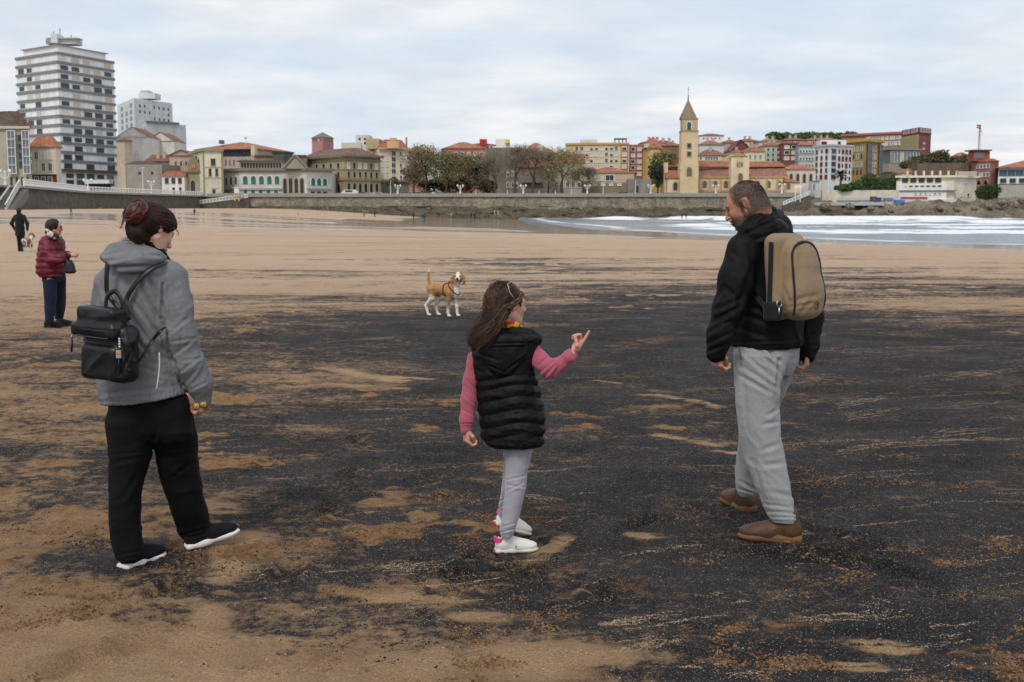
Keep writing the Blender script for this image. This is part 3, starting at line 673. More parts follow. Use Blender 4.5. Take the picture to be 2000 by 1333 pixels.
# ---- gabled party walls
def gable_house(label, x0, x1, yt, ya, Y, col, rc=(150, 92, 70), dep=16, **k):
    b = Bld('gabled_house', label, [(x0, Y), (x1, Y)], yt, col, dep, cat='house', **k); b.roof(ZY(ya, Y) - ZY(yt, Y), kind='gable_front', over=.3, col=rc); return b
gable_house('cream house with a blank pointed gable wall right of the tower', 232, 292, 268, 248, 430, (208, 200, 186)).win(0, 2, 1, .3, .7, 290, 310, .2, .6, 'n')
gable_house('smaller cream house with a low gable next to the blank pointed gable', 290, 343, 276, 258, 445, (206, 197, 184))
T = Bld('corner_house', 'narrow peach rendered house squeezed beside the tower', [(231, 400), (247, 398)], 276, (206, 178, 140), 3); T.roof(.8, over=.6, col=(140, 84, 60))
T = Bld('old_stone_house', 'low grey stone outbuilding under the gabled houses', [(247, 372), (272, 370)], 322, (112, 98, 88)); T.roof(1.2, over=.4, col=(110, 78, 68))
# ---- far left
T = Bld('gallery_house', 'old house with white glazed galleries at the far left edge', [(-60, 268), (16, 262), (63, 262)], 250, (172, 160, 128), ref=1)
T.roof(3.6, .3, .6, (112, 84, 68), chim=2); T.band(247, 252, (196, 188, 166), 'cornice', .6)
T.win(1, 1, 5, .12, .44, 256, 340, .9, .92, 'l', 'gallery', proud=.7); T.win(1, 1, 5, .74, 1.02, 256, 340, .9, .92, 'l', 'gallery', proud=.7); T.win(1, 1, 4, .48, .7, 262, 330, .5, .7, 'd'); T.win(0, 3, 4, .1, .9, 262, 330, .3, .6, 'n'); T.win(1, 4, 1, .05, .95, 344, 364, .4, .8, 'n')
T = Bld('orange_roof_house', 'small cream townhouse with orange roof below the tower', [(65, 270), (112, 268), (122, 276)], 287, (206, 194, 160), ref=1, cat='house')
T.roof(2.6, .3, .6, (198, 104, 58)); T.win(0, 3, 2, .06, .9, 292, 338, .5, .66, 'bwb'); T.band(340, 364, (130, 62, 54), 'red_plinth', .15, [0]); T.win(0, 3, 1, .06, .9, 344, 364, .5, .85, 'w', proud=.2); T.band(338, 341, (214, 208, 190), 'balcony', .8, [0])
# ---- behind the balustrade
T = Bld('concrete_wall_house', 'plain grey-beige warehouse wall left of the chapel', [(248, 362), (318, 360)], 322, (150, 138, 122), 14); T.win(0, 2, 1, .2, .9, 334, 344, .2, .5, 'n')
T = Bld('pink_house', 'pinkish house with red pitched roof left of the chapel belfry', [(333, 372), (380, 372)], 304, (186, 154, 130), 12, cat='house'); T.roof(1.8, kind='gable_front', over=.5, col=(176, 82, 56)); T.win(0, 3, 1, .15, .8, 314, 326, .3, .7, 'n')
T = Bld('brown_roofed_house', 'long low house with brown roof in front of the gabled houses', [(286, 384), (336, 382)], 316, (134, 118, 104), 10, cat='house'); T.roof(2.4, kind='gable', over=.4, col=(150, 80, 60), chim=2)
T = Bld('cream_cottage', 'small cream two-storey house with three windows beside the chapel', [(317, 357), (361, 356)], 345, (216, 206, 184), 8, cat='house')
T.win(0, 3, 1, .08, .95, 347, 360, .45, .75, 'd'); T.win(0, 3, 1, .08, .95, 366, 382, .4, .9, 'n'); T.roof(1.7, kind='gable', over=.4, col=(184, 84, 52))
T = Bld('chapel', 'small stone chapel with arched belfry gable', [(358, 358), (397, 357)], 338, (148, 134, 104), 14, var=.25)
T.box(368, 391, 318, 338, (140, 126, 98), 'belfry', 358, 2); T.box(371, 388, 311, 318, (140, 126, 98), 'belfry', 358, 2); T.box(375, 384, 305, 311, (140, 126, 98), 'belfry', 358, 2)
T.box(376, 383, 321, 329, (186, 120, 96), 'bell_opening', 357.8, .6); T.band(335, 338, (120, 110, 86), 'cornice', .5); T.win(0, 1, 1, .36, .64, 352, 382, .8, .95, 'a', 'door'); T.band(338, 384, (206, 194, 160), 'pilaster', .2, [0], 0, .14); T.band(338, 384, (206, 194, 160), 'pilaster', .2, [0], .86, 1)
T = Bld('tower_house', 'tall narrow cream tower-house with stone corners', [(378, 372), (398, 352), (437, 354)], 294, (212, 200, 168), ref=1)
T.band(290, 296, (150, 140, 112), 'parapet', .5); T.band(296, 384, (150, 138, 108), 'quoin', .12, [1], 0, .06); T.band(296, 384, (150, 138, 108), 'quoin', .12, [1], .92, 1)
T.win(1, 1, 1, .36, .66, 308, 326, .7, .75, 's'); T.win(1, 2, 1, .18, .84, 328, 346, .35, .8, 's'); T.win(1, 1, 1, .36, .7, 348, 368, .8, .85, 's'); T.win(1, 1, 1, .4, .62, 370, 384, .7, .98, 'n', 'door')
T.band(326, 327.5, (170, 158, 124), 'string_course', .15, [1]); T.band(347, 348.5, (170, 158, 124), 'string_course', .15, [1])
T = Bld('hall_building', 'pink building with broad orange hip roof and dark glazed top floor', [(386, 398), (500, 392)], 293, (190, 154, 138), 26)
T.roof(2.9, .5, 1, (196, 96, 58)); T.band(295, 306, (44, 52, 60), 'glazed_band', .3, [0], .44, .93); T.win(0, 8, 1, .4, .95, 312, 326, .3, .85, 'n'); T.box(430, 437, 274, 281, (120, 104, 92), 'vent', 398, 3); T.box(492, 499, 284, 304, (206, 192, 164), 'stair_tower', 388, 5)
mb = MB(); q = P(480, 293, 400) - T.o; mb.tube([q, P(480, 268, 400) - T.o], .1, WHP, 4); mb.sphere(P(480, 269, 400) - T.o, .5, WHP, 8, 5); mb.obj('mast', T.t)
# club house
T = Bld('club_house', 'grey-white bathing club house with arched green windows and central pediment', [(437, 366), (468, 357), (551, 356), (600, 352), (648, 360)], 337, (186, 184, 172), 14, ref=1)
T.band(329, 334, (132, 126, 112), 'cornice', .9); T.band(334, 337, (160, 154, 142), 'frieze', .3)
T.win(0, 3, 1, .05, .95, 343, 362, .6, .85, 'A'); T.win(1, 3, 1, .05, .62, 343, 362, .62, .88, 'A'); T.win(1, 2, 1, .62, .98, 343, 362, .6, .88, 'A')
T.win(2, 4, 1, .02, .92, 349, 378, .62, .98, 'a', 'arcade_arch'); T.win(3, 3, 1, .12, .84, 348, 364, .72, .9, 'A'); T.win(1, 5, 1, .05, .95, 371, 379, .5, .8, 'g'); T.win(3, 3, 1, .1, .85, 374, 380, .6, .8, 'n')
T.band(368, 371, (168, 166, 160), 'balcony', .5, [0, 1, 3])
q0, q1 = P(553, 336, 351.4) - T.o, P(601, 336, 351.4) - T.o; mb = MB(); pm = mat('pediment_stone', S(150, 142, 128), .9, .15, .4)
za, zb_ = T.zpx(331), T.zpx(306)
mb.add([(q0.x, q0.y, za), (q1.x, q0.y, za), ((q0.x + q1.x) / 2, q0.y, zb_), (q0.x, q0.y + 3, za), (q1.x, q0.y + 3, za), ((q0.x + q1.x) / 2, q0.y + 3, zb_)], [[0, 1, 2], [5, 4, 3], [0, 2, 5, 3], [1, 4, 5, 2], [0, 3, 4, 1]], pm)
for s_ in (0, 1):
    a = Vector((q0.x, q0.y - .2, za)) if s_ == 0 else Vector((q1.x, q0.y - .2, za)); b = Vector(((q0.x + q1.x) / 2, q0.y - .2, zb_ + .2)); mb.tube([a, b], .35, mat('trim_132_126_112', S(132, 126, 112), .85), 4)
mb.obj('pediment', T.t)
T.box(469, 552, 316, 330, (196, 190, 172), 'upper_floor', 366, 8); T.box(464, 556, 313.5, 316.5, (96, 88, 80), 'upper_roof', 364.5, 11)
for i in range(14):
    o = link('upper_window', wmesh('n', .6, 1.5), T.t, P(473 + i * 5.7, 324, 365.95) - T.o)
T = Bld('glass_pavilion', 'dark glass rooftop pavilion above the club house', [(534, 372), (556, 370), (574, 376)], 297, (80, 78, 68), ref=1, m=mat('pavilion_glass', S(84, 86, 76), .4, .3, .4, spec=.5)); T.band(296, 299, (70, 66, 60), 'roof_edge', .4)
T = Bld('brown_block', 'long brown flat-roofed block behind the club house', [(500, 380), (600, 380)], 306, (142, 118, 94), 12); T.band(303, 306, (100, 88, 76), 'cornice', .5)
T = Bld('red_tower', 'salmon red square tower with pyramid roof', [(611, 500), (632, 492), (653, 502)], 268, (188, 112, 106), ref=1, cat='tower'); T.roof(2.4, .5, .4, (128, 116, 106)); T.win(0, 4, 1, .1, .95, 271, 276, .5, .8, 'n'); T.win(1, 4, 1, .1, .9, 271, 276, .5, .8, 'n')
T = Bld('stone_palace', 'sand-coloured stone palace with three rows of windows right of the club house', [(585, 392), (673, 366), (744, 376)], 306, (166, 146, 108), ref=1, var=.15)
T.band(302, 307, (126, 116, 96), 'cornice', 1.1); T.band(311, 314, (150, 132, 100), 'frieze', .3); T.band(350, 353, (146, 128, 94), 'string_course', .4); T.band(331, 332, (146, 128, 94), 'string_course', .2)
T.roof(3.0, .4, 1.0, (132, 90, 74), chim=0)
T.win(0, 6, 2, .02, .96, 315, 350, .3, .62, 's'); T.win(1, 6, 2, .04, .96, 315, 350, .36, .62, 's'); T.win(0, 6, 1, .02, .96, 356, 377, .42, .8, 'o' if 0 else 'a'); T.win(1, 6, 1, .04, .96, 356, 377, .5, .8, 'a')
for px, c in ((660, (198, 188, 168)), (690, (176, 130, 110)), (708, (206, 200, 186))): T.box(px, px + 9, 293, 302, c, 'dormer', 384, 3)
T = Bld('hotel', 'cream seven-storey hotel with red mansard roof and curved front gable', [(716, 420), (742, 384), (798, 388)], 290, (220, 196, 150), ref=1)
T.roof(2.9, .22, .5, (176, 96, 74)); T.band(288, 292, (206, 160, 120), 'cornice', .9, [1]); T.win(1, 2, 5, .04, .34, 294, 352, .4, .55, 'b'); T.win(1, 1, 5, .36, .62, 294, 352, .5, .75, 'w', 'balcony_window'); T.win(1, 2, 5, .66, .96, 294, 352, .4, .55, 'wbb'); T.win(0, 4, 1, .3, .8, 284, 290, .3, .8, 'n')
T.box(757, 780, 276, 290, (214, 170, 130), 'front_gable', 383, 2); T.box(762, 775, 270, 276, (210, 160, 120), 'front_gable', 383, 2); T.band(352, 355, (150, 130, 104), 'balcony', 1.0, [1]); T.band(357, 379, (120, 118, 108), 'shopfront', .2, [1]); T.box(793, 796, 268, 288, (176, 110, 90), 'turret', 388, 1)
T.box(716, 742, 271, 291, (186, 168, 128), 'stair_block', 392, 14)
T = Bld('grey_block', 'pale grey rooftop block rising behind the stone palace', [(696, 520), (722, 520)], 264, (196, 194, 182), 14); T.win(0, 2, 2, .1, .9, 268, 284, .4, .6, 'n'); T.box(668, 706, 279, 300, (206, 200, 186), 'lower_wing', 518, 12)
# ---- middle, behind the trees
T = Bld('orange_terrace', 'orange-red apartment terrace half hidden by the green trees', [(868, 450), (948, 452)], 290, (190, 104, 82), 14); T.roof(2.6, over=.5, col=(190, 100, 66)); T.win(0, 6, 4, .05, .98, 294, 350, .4, .5, 'wb')
T = Bld('rooftop_house', 'red and white rooftop house above the orange terrace', [(916, 520), (966, 520)], 283, (206, 190, 176), 12); T.roof(1, over=.5, col=(186, 84, 62)); T.box(937, 951, 272, 284, (178, 62, 56), 'roof_hut', 516, 6); T.win(0, 6, 1, .05, .95, 285, 292, .4, .6, 'n')
T = Bld('cream_attic', 'cream attic block with yellow stair head behind the brown stone tower', [(968, 540), (996, 540)], 272, (222, 216, 196), 10); T.box(987, 996, 273, 280, (224, 196, 110), 'stair_head', 536, 4)
T = Bld('row_building', 'small pink row house between the hotel and the trees', [(796, 450), (830, 450)], 296, (180, 120, 96), 12); T.roof(2, over=.5, col=(180, 92, 66)); T.win(0, 3, 3, .1, .9, 300, 340, .4, .5, 'w')
T = Bld('stone_house_block', 'windowless brown stone tower-house behind bare trees', [(949, 388), (1014, 386)], 289, (124, 112, 98), 16, var=.2); T.win(0, 4, 3, .05, .9, 300, 345, .12, .3, 'n'); T.win(0, 3, 2, .6, 1, 330, 372, .4, .5, 'w')
T = Bld('yellow_terrace', 'ochre terrace with white windows and orange roof behind bare trees', [(1010, 430), (1085, 430)], 300, (204, 180, 128), 14); T.roof(4, over=.6, col=(186, 104, 72)); T.win(0, 8, 2, .05, .95, 302, 322, .5, .6, 'w'); T.box(1022, 1032, 284, 296, (214, 204, 186), 'dormer', 429, 3); T.box(1050, 1060, 284, 296, (214, 204, 186), 'dormer', 429, 3)
T = Bld('convent_wing', 'brown stone wing with a long red roof and dark balcony', [(1013, 376), (1080, 375)], 327, (142, 124, 106), 12, var=.15); T.roof(2.3, kind='gable', over=.6, col=(168, 82, 58)); T.win(0, 1, 1, .4, .5, 346, 358, .8, .9, 'n'); T.band(357, 360, (60, 54, 50), 'balcony', 1.2, [0], .1, .7)
T = Bld('white_row', 'low white houses glimpsed between the tree trunks', [(1066, 392), (1140, 392)], 318, (176, 160, 136), 10, cat='house'); T.roof(3, kind='gable', over=.5, col=(178, 92, 66)); T.win(0, 6, 2, .05, .95, 330, 372, .5, .5, 'w')
# yellow apartments
T = Bld('yellow_apartments', 'long yellow apartment block with rows of white blinds', [(1104, 412), (1228, 408)], 283, (216, 184, 122), 14)
T.band(280, 284, (206, 160, 100), 'cornice', .5); T.win(0, 9, 4, .14, .84, 285, 332, .55, .62, 'bhbw'); T.band(284, 335, (176, 110, 82), 'brown_strip', .12, [0], .87, .98); T.win(0, 1, 4, .88, .97, 285, 332, .7, .62, 'bh', proud=.15); T.box(1134, 1166, 273, 279, (210, 208, 204), 'roof_hut', 412, 5); T.box(1200, 1224, 270.5, 272, (70, 66, 66), 'roof_frame', 412, 5)
mb = MB()
for px in (1201, 1209, 1216, 1223): q = P(px, 276, 412) - T.o; mb.box(q, (.3, .3, 2), DK)
mb.obj('roof_frame', T.t)
T = Bld('brick_apartments', 'narrow red brick apartment block right of the yellow block', [(1228, 410), (1255, 409)], 283, (172, 84, 70), 14); T.win(0, 2, 5, .05, .98, 286, 346, .55, .55, 'b')
T = Bld('amber_apartments', 'bright amber apartment house with cream corner bay', [(1255, 408), (1270, 402), (1290, 404)], 290, (216, 158, 60), ref=1); T.win(0, 1, 4, .6, 1, 296, 345, .7, .4, 'n'); T.win(1, 2, 4, .1, .95, 296, 345, .4, .45, 'n'); T.band(292, 348, (226, 200, 130), 'cream_bay', .2, [1], .02, .9); T.win(1, 2, 4, .1, .9, 296, 345, .45, .42, 'n', proud=.25); T.roof(3.6, over=.6, col=(190, 98, 66)); T.box(1258, 1284, 281, 289, (196, 204, 180), 'dormer', 404, 3)
T = Bld('red_roof_row', 'brown-roofed houses between the amber block and the church tower', [(1262, 440), (1332, 440)], 285, (150, 96, 78), 16, cat='house'); T.roof(2.4, over=.5, col=(168, 92, 66), chim=3)
T = Bld('market_hall', 'low tan hall with red hip roof and white windows behind the stone wall', [(1136, 368), (1238, 366)], 338, (194, 168, 124), 14)
T.roof(1.9, .5, .5, (184, 92, 62)); T.win(0, 3, 1, .02, .64, 342, 354, .72, .85, 'b'); T.band(357, 378, (138, 126, 104), 'stone_base', .2); T.win(0, 5, 1, .02, .8, 358, 364, .4, .6, 'b', proud=.25)
T = Bld('stone_gatehouse', 'rough grey stone enclosure wall with small door left of the church', [(1226, 362), (1272, 362)], 350, (124, 118, 106), 6, var=.25, cat='wall'); T.win(0, 1, 1, .3, .5, 363, 377, .6, .95, 'n', 'door')
# ---- church
CH = (216, 184, 136); T = Bld('church', 'sandstone seaside church with tall pointed bell tower and red roofs', [(1300, 372), (1536, 370)], 347, CH, 16, var=.12)
T.roof(3.4, kind='gable', over=.4, col=(168, 96, 70))
T.win(0, 8, 1, .28, .98, 352, 370, .36, .75, 'o'); T.band(345, 348, (180, 152, 106), 'cornice', .35); T.band(371, 375, (184, 160, 124), 'plinth', .3)
for u in (.27, .36, .45, .54, .74, .83, .92): T.band(348, 371, (178, 154, 120), 'pilaster', .3, [0], u, u + .012)
def cbox(x0, x1, y0, y1, Y, dep, name='wall', m=None):
    T.box(x0, x1, y0, y1, CH, name, Y, dep, m=m or T.m)
RFm = mat('church_tiles', S(156, 100, 78), .9, .22, .35, fine=.25, fs=1.4)
cbox(1303, 1532, 326, 344, 378, 8, 'clerestory'); 
a, b = P(1296, 326, 376.5) - T.o, P(1536, 326, 376.5) - T.o; zt1, zt0 = T.zpx(313), T.zpx(325)
mb = MB(); mb.add([(a.x, a.y, zt0), (b.x, a.y, zt0), (b.x, a.y + 11, zt0), (a.x, a.y + 11, zt0), (a.x + 1, a.y + 5.5, zt1), (b.x - 1, a.y + 5.5, zt1)], [[0, 1, 5, 4], [2, 3, 4, 5], [1, 2, 5], [3, 0, 4], [3, 2, 1, 0]], RFm); mb.obj('nave_roof', T.t)
cbox(1297, 1304, 318, 377, 370, 3, 'buttress'); cbox(1303, 1330, 349, 377, 367, 5, 'porch')
a, b = P(1301, 349, 366.5) - T.o, P(1332, 349, 366.5) - T.o; mb = MB(); mb.add([(a.x, a.y, T.zpx(349)), (b.x, a.y, T.zpx(349)), (b.x, a.y + 5, T.zpx(333)), (a.x, a.y + 5, T.zpx(333)), (a.x, a.y + 5, T.zpx(349)), (b.x, a.y + 5, T.zpx(349))], [[0, 1, 2, 3], [1, 5, 2], [0, 3, 4], [0, 4, 5, 1]], RFm); mb.obj('porch_roof', T.t)
o = link('porch_arch', wmesh('a', 1.2, 2.4), T.t, P(1319, 364, 366.9) - T.o)
# crossing block with shallow gable
cbox(1427, 1462, 308, 377, 366, 4, 'transept'); m_ = T.m
a, b = P(1426, 308, 365.9) - T.o, P(1463, 308, 365.9) - T.o; c = (a + b) / 2
mb = MB(); mb.add([(a.x, a.y, T.zpx(308)), (b.x, a.y, T.zpx(308)), (c.x, a.y, T.zpx(300)), (a.x, a.y + 4, T.zpx(308)), (b.x, a.y + 4, T.zpx(308)), (c.x, a.y + 4, T.zpx(300))], [[0, 1, 2], [5, 4, 3], [0, 2, 5, 3], [1, 4, 5, 2], [0, 3, 4, 1]], mat('church_gable_stone', S(172, 146, 102), .9, .15, .4)); mb.obj('transept_gable', T.t)
for i in range(3): link('transept_window', wmesh('a', .45, 1.2), T.t, P(1441.5 + i * 3.4, 322, 365.95) - T.o)
link('transept_window', wmesh('o', 1.3, 2.6), T.t, P(1446, 348, 365.95) - T.o)
cbox(1536, 1562, 357, 377, 366, 8, 'apse'); a, b = P(1534, 357, 365.5) - T.o, P(1564, 357, 365.5) - T.o; mb = MB(); c = (a + b) / 2
mb.add([(a.x, a.y, T.zpx(357)), (b.x, a.y, T.zpx(357)), (b.x, a.y + 9, T.zpx(357)), (a.x, a.y + 9, T.zpx(357)), (a.x + .5, a.y + 4, T.zpx(347))], [[0, 1, 4], [1, 2, 4], [2, 3, 4], [3, 0, 4], [3, 2, 1, 0]], RFm); mb.obj('apse_roof', T.t); link('window', wmesh('o', .9, 1.8), T.t, P(1540 + 0, 364, 365.9) - T.o)
# bell tower
YT = 364.0
def tbox(x0, x1, y0, y1, name, col=CH, dep=None, off=0):
    a = P(x0, 380, YT); b = P(x1, 380, YT); wd = b.x - a.x; z1, z0 = ZY(y0, YT), ZY(y1, YT); mb = MB()
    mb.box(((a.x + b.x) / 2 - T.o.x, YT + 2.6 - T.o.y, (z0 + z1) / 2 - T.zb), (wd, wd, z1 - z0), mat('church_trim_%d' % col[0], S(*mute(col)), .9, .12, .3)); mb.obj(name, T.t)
tbox(1328, 1363.5, 318, 378, 'tower_base'); tbox(1329.5, 1362, 257, 318, 'tower_shaft'); tbox(1328.5, 1363, 255.5, 257.5, 'tower_cornice', (160, 132, 96)); tbox(1331, 1361, 233, 255.5, 'belfry_stage', (190, 162, 114)); tbox(1329.6, 1362, 231, 233.2, 'tower_cornice', (160, 132, 96))
q = P(1346, 231, YT) - T.o; apex = T.zpx(192) * 1; zz = ZY(231, YT) - T.zb; za = ZY(192, YT) - T.zb; hw = 2.4
mb = MB(); yc = YT + 2.6 - T.o.y; mb.add([(q.x - hw, yc - hw, zz), (q.x + hw, yc - hw, zz), (q.x + hw, yc + hw, zz), (q.x - hw, yc + hw, zz), (q.x, yc, za)], [[0, 1, 4], [1, 2, 4], [2, 3, 4], [3, 0, 4], [3, 2, 1, 0]], mat('spire_slate', S(132, 120, 96), .85, .15, .5)); mb.obj('spire', T.t)
mb = MB(); mb.tube([(q.x, yc, za - .8), (q.x, yc, za + 1.6)], [.22, .08], DK, 6); mb.tube([(q.x, yc, za + 1.6), (q.x, yc, za + 3.6)], .05, DK, 4); mb.box((q.x, yc, za + 2.8), (.8, .08, .08), DK); mb.obj('finial_cross', T.t)
dW = P(0, 0, YT).y
def tw(px, py, st, w_, h_, name='tower_window', e=0): link(name, wmesh(st, w_, h_), T.t, Vector((P(px, py, YT).x - T.o.x, YT + 2.6 - 2.6 - .02 + e - T.o.y, ZY(py, YT) - T.zb)))
tw(1346, 246, 'A', 1.3, 2.3, e=.35 - .1); tw(1346, 285, 's', 1.1, 1.3, e=.0); tw(1346, 301, 's', 1.1, 1.3, e=.0); tw(1346, 336, 'o', 1.4, 2.6, e=-.25)
link('statue', (lambda m: (m.tube([(0, -.3, -.7), (0, -.3, .5)], [.3, .18], mat('statue_stone', S(70, 74, 84), .8), 6), m.sphere((0, -.3, .7), .2, mat('statue_stone', (0, 0, 0)), 6, 4), m.mesh('statue'))[-1])(MB()), T.t, Vector((P(1346, 246, YT).x - T.o.x, YT - T.o.y, ZY(247, YT) - T.zb)))
# ---- hillside rows behind the church
def house(name, label, x0, x1, yt, Y, col, rf=None, rc=(172, 92, 68), ch=0, wins=None, kind='hip', dep=12, **k):
    b = Bld(name, label, [(x0, Y), (x1, Y)], yt, col, dep, cat='house', **k)
    if rf: b.roof((ZY(yt - rf, Y) - ZY(yt, Y)) * (1.15 if kind == 'hip' else 1.05), over=.5, col=rc, kind=kind, chim=ch, inset=.4)
    for w_ in wins or []: b.win(0, *w_)
    return b
house('white_house', 'white house under a shallow red roof just right of the bell tower', 1364, 1412, 265, 520, (222, 220, 216), 4, (176, 84, 66), 0, [(5, 1, .1, .9, 268, 274, .3, .5, 'n')])
house('blue_house', 'pale blue-white house with orange roof behind the church nave', 1364, 1412, 283, 470, (196, 202, 206), 8, (192, 92, 62), 2)
house('yellow_house', 'red-roofed house with a yellow band of windows above the nave', 1362, 1418, 304, 400, (216, 178, 84), 11, (160, 88, 70), 1, [(8, 1, .05, .8, 306, 314, .75, .8, 'l')])
house('maroon_house', 'dark red house with big pointed gable behind the transept', 1424, 1466, 296, 440, (138, 62, 60), 22, (132, 60, 56), 0, kind='gable_front')
house('cream_house', 'cream house with red roof right of the pointed maroon gable', 1455, 1492, 296, 420, (226, 210, 158), 8, (184, 92, 62), 2, [(3, 1, .1, .9, 302, 312, .4, .8, 'g')])
house('lemon_house', 'lemon yellow house peeping behind the transept', 1424, 1456, 298, 425, (222, 208, 150), 4, (180, 90, 62), 1, [(2, 1, .1, .9, 302, 310, .3, .6, 'n')])
house('green_house', 'pale green house with glazed bay behind the church aisle', 1490, 1526, 285, 425, (178, 190, 158), 6, (176, 92, 66), 2, [(3, 3, .1, .9, 288, 318, .5, .6, 'g')])
house('maroon_block', 'maroon house with six white windows on the hillside', 1526, 1557, 281, 420, (142, 66, 64), 5, (150, 80, 66), 0, [(2, 3, .05, .95, 282, 315, .6, .55, 'b')])
house('slate_blue_house', 'slate blue house with cream windows on the hillside', 1557, 1590, 284, 415, (142, 160, 170), 6, (196, 96, 60), 0, [(5, 3, .05, .95, 288, 330, .5, .55, 'h')])
house('tan_house', 'tan attic house high behind the church nave', 1440, 1480, 276, 520, (196, 172, 140), 5, (176, 94, 70), 2, [(4, 1, .1, .9, 279, 285, .4, .6, 'w')])
house('dormer_house', 'beige house with dormers on the upper slope', 1480, 1528, 277, 500, (202, 184, 150), 6, (170, 92, 70), 2, [(5, 1, .1, .9, 279, 285, .4, .6, 'w')])
house('brick_house', 'brick-red house on the upper slope below the trees', 1526, 1572, 274, 520, (176, 108, 86), 5, (166, 88, 68), 2, [(5, 1, .1, .9, 276, 282, .4, .6, 'w')])
house('terracotta_house', 'terracotta house on the upper slope near the hilltop', 1568, 1640, 274, 540, (184, 124, 100), 5, (178, 96, 74), 3, [(8, 1, .1, .9, 276, 283, .4, .6, 'w')])
house('roof_row_house', 'low rusty-roofed house left of the pointed maroon gable', 1408, 1442, 279, 490, (186, 150, 124), 5, (168, 92, 70), 1)
house('amber_gabled_house', 'orange-roofed house high left of the bell tower', 1252, 1300, 279, 470, (206, 150, 110), 6, (196, 100, 66), 3)
house('dusty_house', 'dusty pink house directly left of the bell tower top', 1296, 1334, 285, 480, (176, 140, 118), 5, (160, 90, 72), 1)
house('aisle_end_house', 'low white house with orange roof just right of the church', 1532, 1592, 331, 378, (206, 192, 166), 9, (202, 100, 64), 0, [(4, 1, .1, .95, 338, 360, .4, .8, 'a')])
# white corner building
T = Bld('white_apartments', 'white five-storey corner building with red shutters', [(1588, 400), (1618, 390), (1662, 398)], 284, (214, 212, 208), ref=1)
T.band(282, 285, (190, 188, 186), 'cornice', .6); T.win(0, 3, 5, .02, .98, 289, 352, .34, .6, 'rdn'); T.win(1, 1, 5, .06, .3, 289, 352, .7, .6, 'd'); T.win(1, 4, 3, .34, .98, 289, 330, .4, .6, 'rrn'); T.win(1, 4, 2, .34, .98, 330, 355, .4, .6, 'n')
T.box(1600, 1650, 274, 284, (212, 210, 208), 'attic', 398, 6); T.box(1602, 1612, 277, 283, (70, 50, 48), 'attic_window', 397.8, .5); T.box(1634, 1639, 277, 283, (50, 50, 50), 'attic_window', 397.8, .5)
T = Bld('ochre_apartments', 'ochre corner building with glazed bays beside the white one', [(1640, 418), (1688, 404), (1718, 414)], 276, (178, 136, 66), ref=1)
T.band(271, 277, (190, 154, 80), 'cornice', .9); T.roof(1.2, .3, .9, (150, 92, 66)); T.win(0, 4, 4, .3, .92, 282, 344, .34, .6, 'wn'); T.win(1, 1, 4, .02, .3, 280, 338, .8, .85, 'u', 'bay_window', proud=.6); T.win(1, 2, 4, .3, .75, 282, 344, .34, .6, 'w'); T.win(1, 1, 4, .78, 1, 280, 338, .8, .85, 'u', 'bay_window', proud=.6)
T = Bld('school_block', 'long brick-red school block with window rows on the hill', [(1640, 520), (1758, 500)], 266, (178, 112, 92), 14); T.band(263, 267, (186, 108, 84), 'eaves', .8); T.win(0, 16, 2, .42, .99, 268, 290, .6, .62, 'lb')
T = Bld('brick_tower', 'square red brick tower block at the right end of the school', [(1757, 470), (1790, 452), (1814, 460)], 249, (150, 70, 60), ref=1, cat='tower'); T.band(258, 261, (120, 60, 52), 'string_course', .2); T.win(0, 2, 1, .05, .98, 251, 258, .7, .8, 'l'); T.win(1, 2, 1, .08, .95, 251, 258, .7, .8, 'l'); T.band(263, 292, (166, 150, 112), 'tan_panel', .3, [0]); T.win(1, 1, 4, .3, .6, 264, 305, .6, .4, 'n')
T = Bld('glass_school_wing', 'green-grey wing with tall glazed bays below the brick tower', [(1718, 452), (1736, 440), (1794, 444)], 292, (112, 116, 100), ref=1); T.win(1, 9, 1, .02, .98, 295, 318, .8, .92, 'l'); T.band(290, 293, (146, 146, 134), 'eaves', .7); T.band(320, 336, (170, 160, 142), 'concrete_base', .4)
# ---- right: terraces, beach club, brick building
T = Bld('retaining_wall', 'cream retaining wall below the green shrubs at right', [(1606, 366), (1755, 362)], 372, (206, 190, 160), 6, zb=2.4, cat='wall'); T.band(386, 392, (190, 196, 200), 'painted_base', .3, [0], .2, 1); 
T = Bld('kiosk', 'small pale blue-grey kiosk at the end of the church promenade', [(1585, 360), (1600, 360)], 354, (170, 176, 176), 4); T.band(353, 355, (110, 130, 126), 'roof_edge', .3); T.win(0, 2, 1, .1, .9, 358, 374, .3, .8, 'n')
T = Bld('beach_club', 'white and cream terraced beach club above the rocks with pillared roof terrace', [(1750, 364), (1862, 360), (1906, 366)], 345, (214, 202, 174), ref=1, zb=2.2)
T.band(343, 347, (226, 216, 190), 'terrace_edge', .9); T.band(361, 391, (222, 220, 216), 'white_front', 1.2, [0], .06, .84); T.band(372, 374, (120, 110, 106), 'ledge', 1.6, [0], .1, 1); T.band(385, 390, (160, 80, 78), 'red_board', 1.5, [0], .12, .5); T.band(390, 396, (206, 206, 204), 'white_parapet', 2.2, [0], .0, .98)
T.win(0, 7, 1, .1, .8, 362, 366, .6, .7, 'n', proud=1.25); T.win(0, 5, 1, .08, .8, 348, 357, .6, .8, 'k'); T.win(0, 6, 1, .3, .8, 376, 381, .4, .7, 'l', proud=1.25); T.win(1, 2, 1, .2, .8, 376, 386, .3, .6, 'b'); T.win(1, 1, 1, .4, .6, 350, 358, .5, .8, 's')
for i in range(7): T.box(1770 + i * 16, 1773 + i * 16, 334, 344, (220, 208, 180), 'terrace_pillar', 362, .6)
for i in range(16): T.box(1868 + i * 2.4, 1869.2 + i * 2.4, 337, 344, (210, 198, 172), 'baluster', 362, .3)
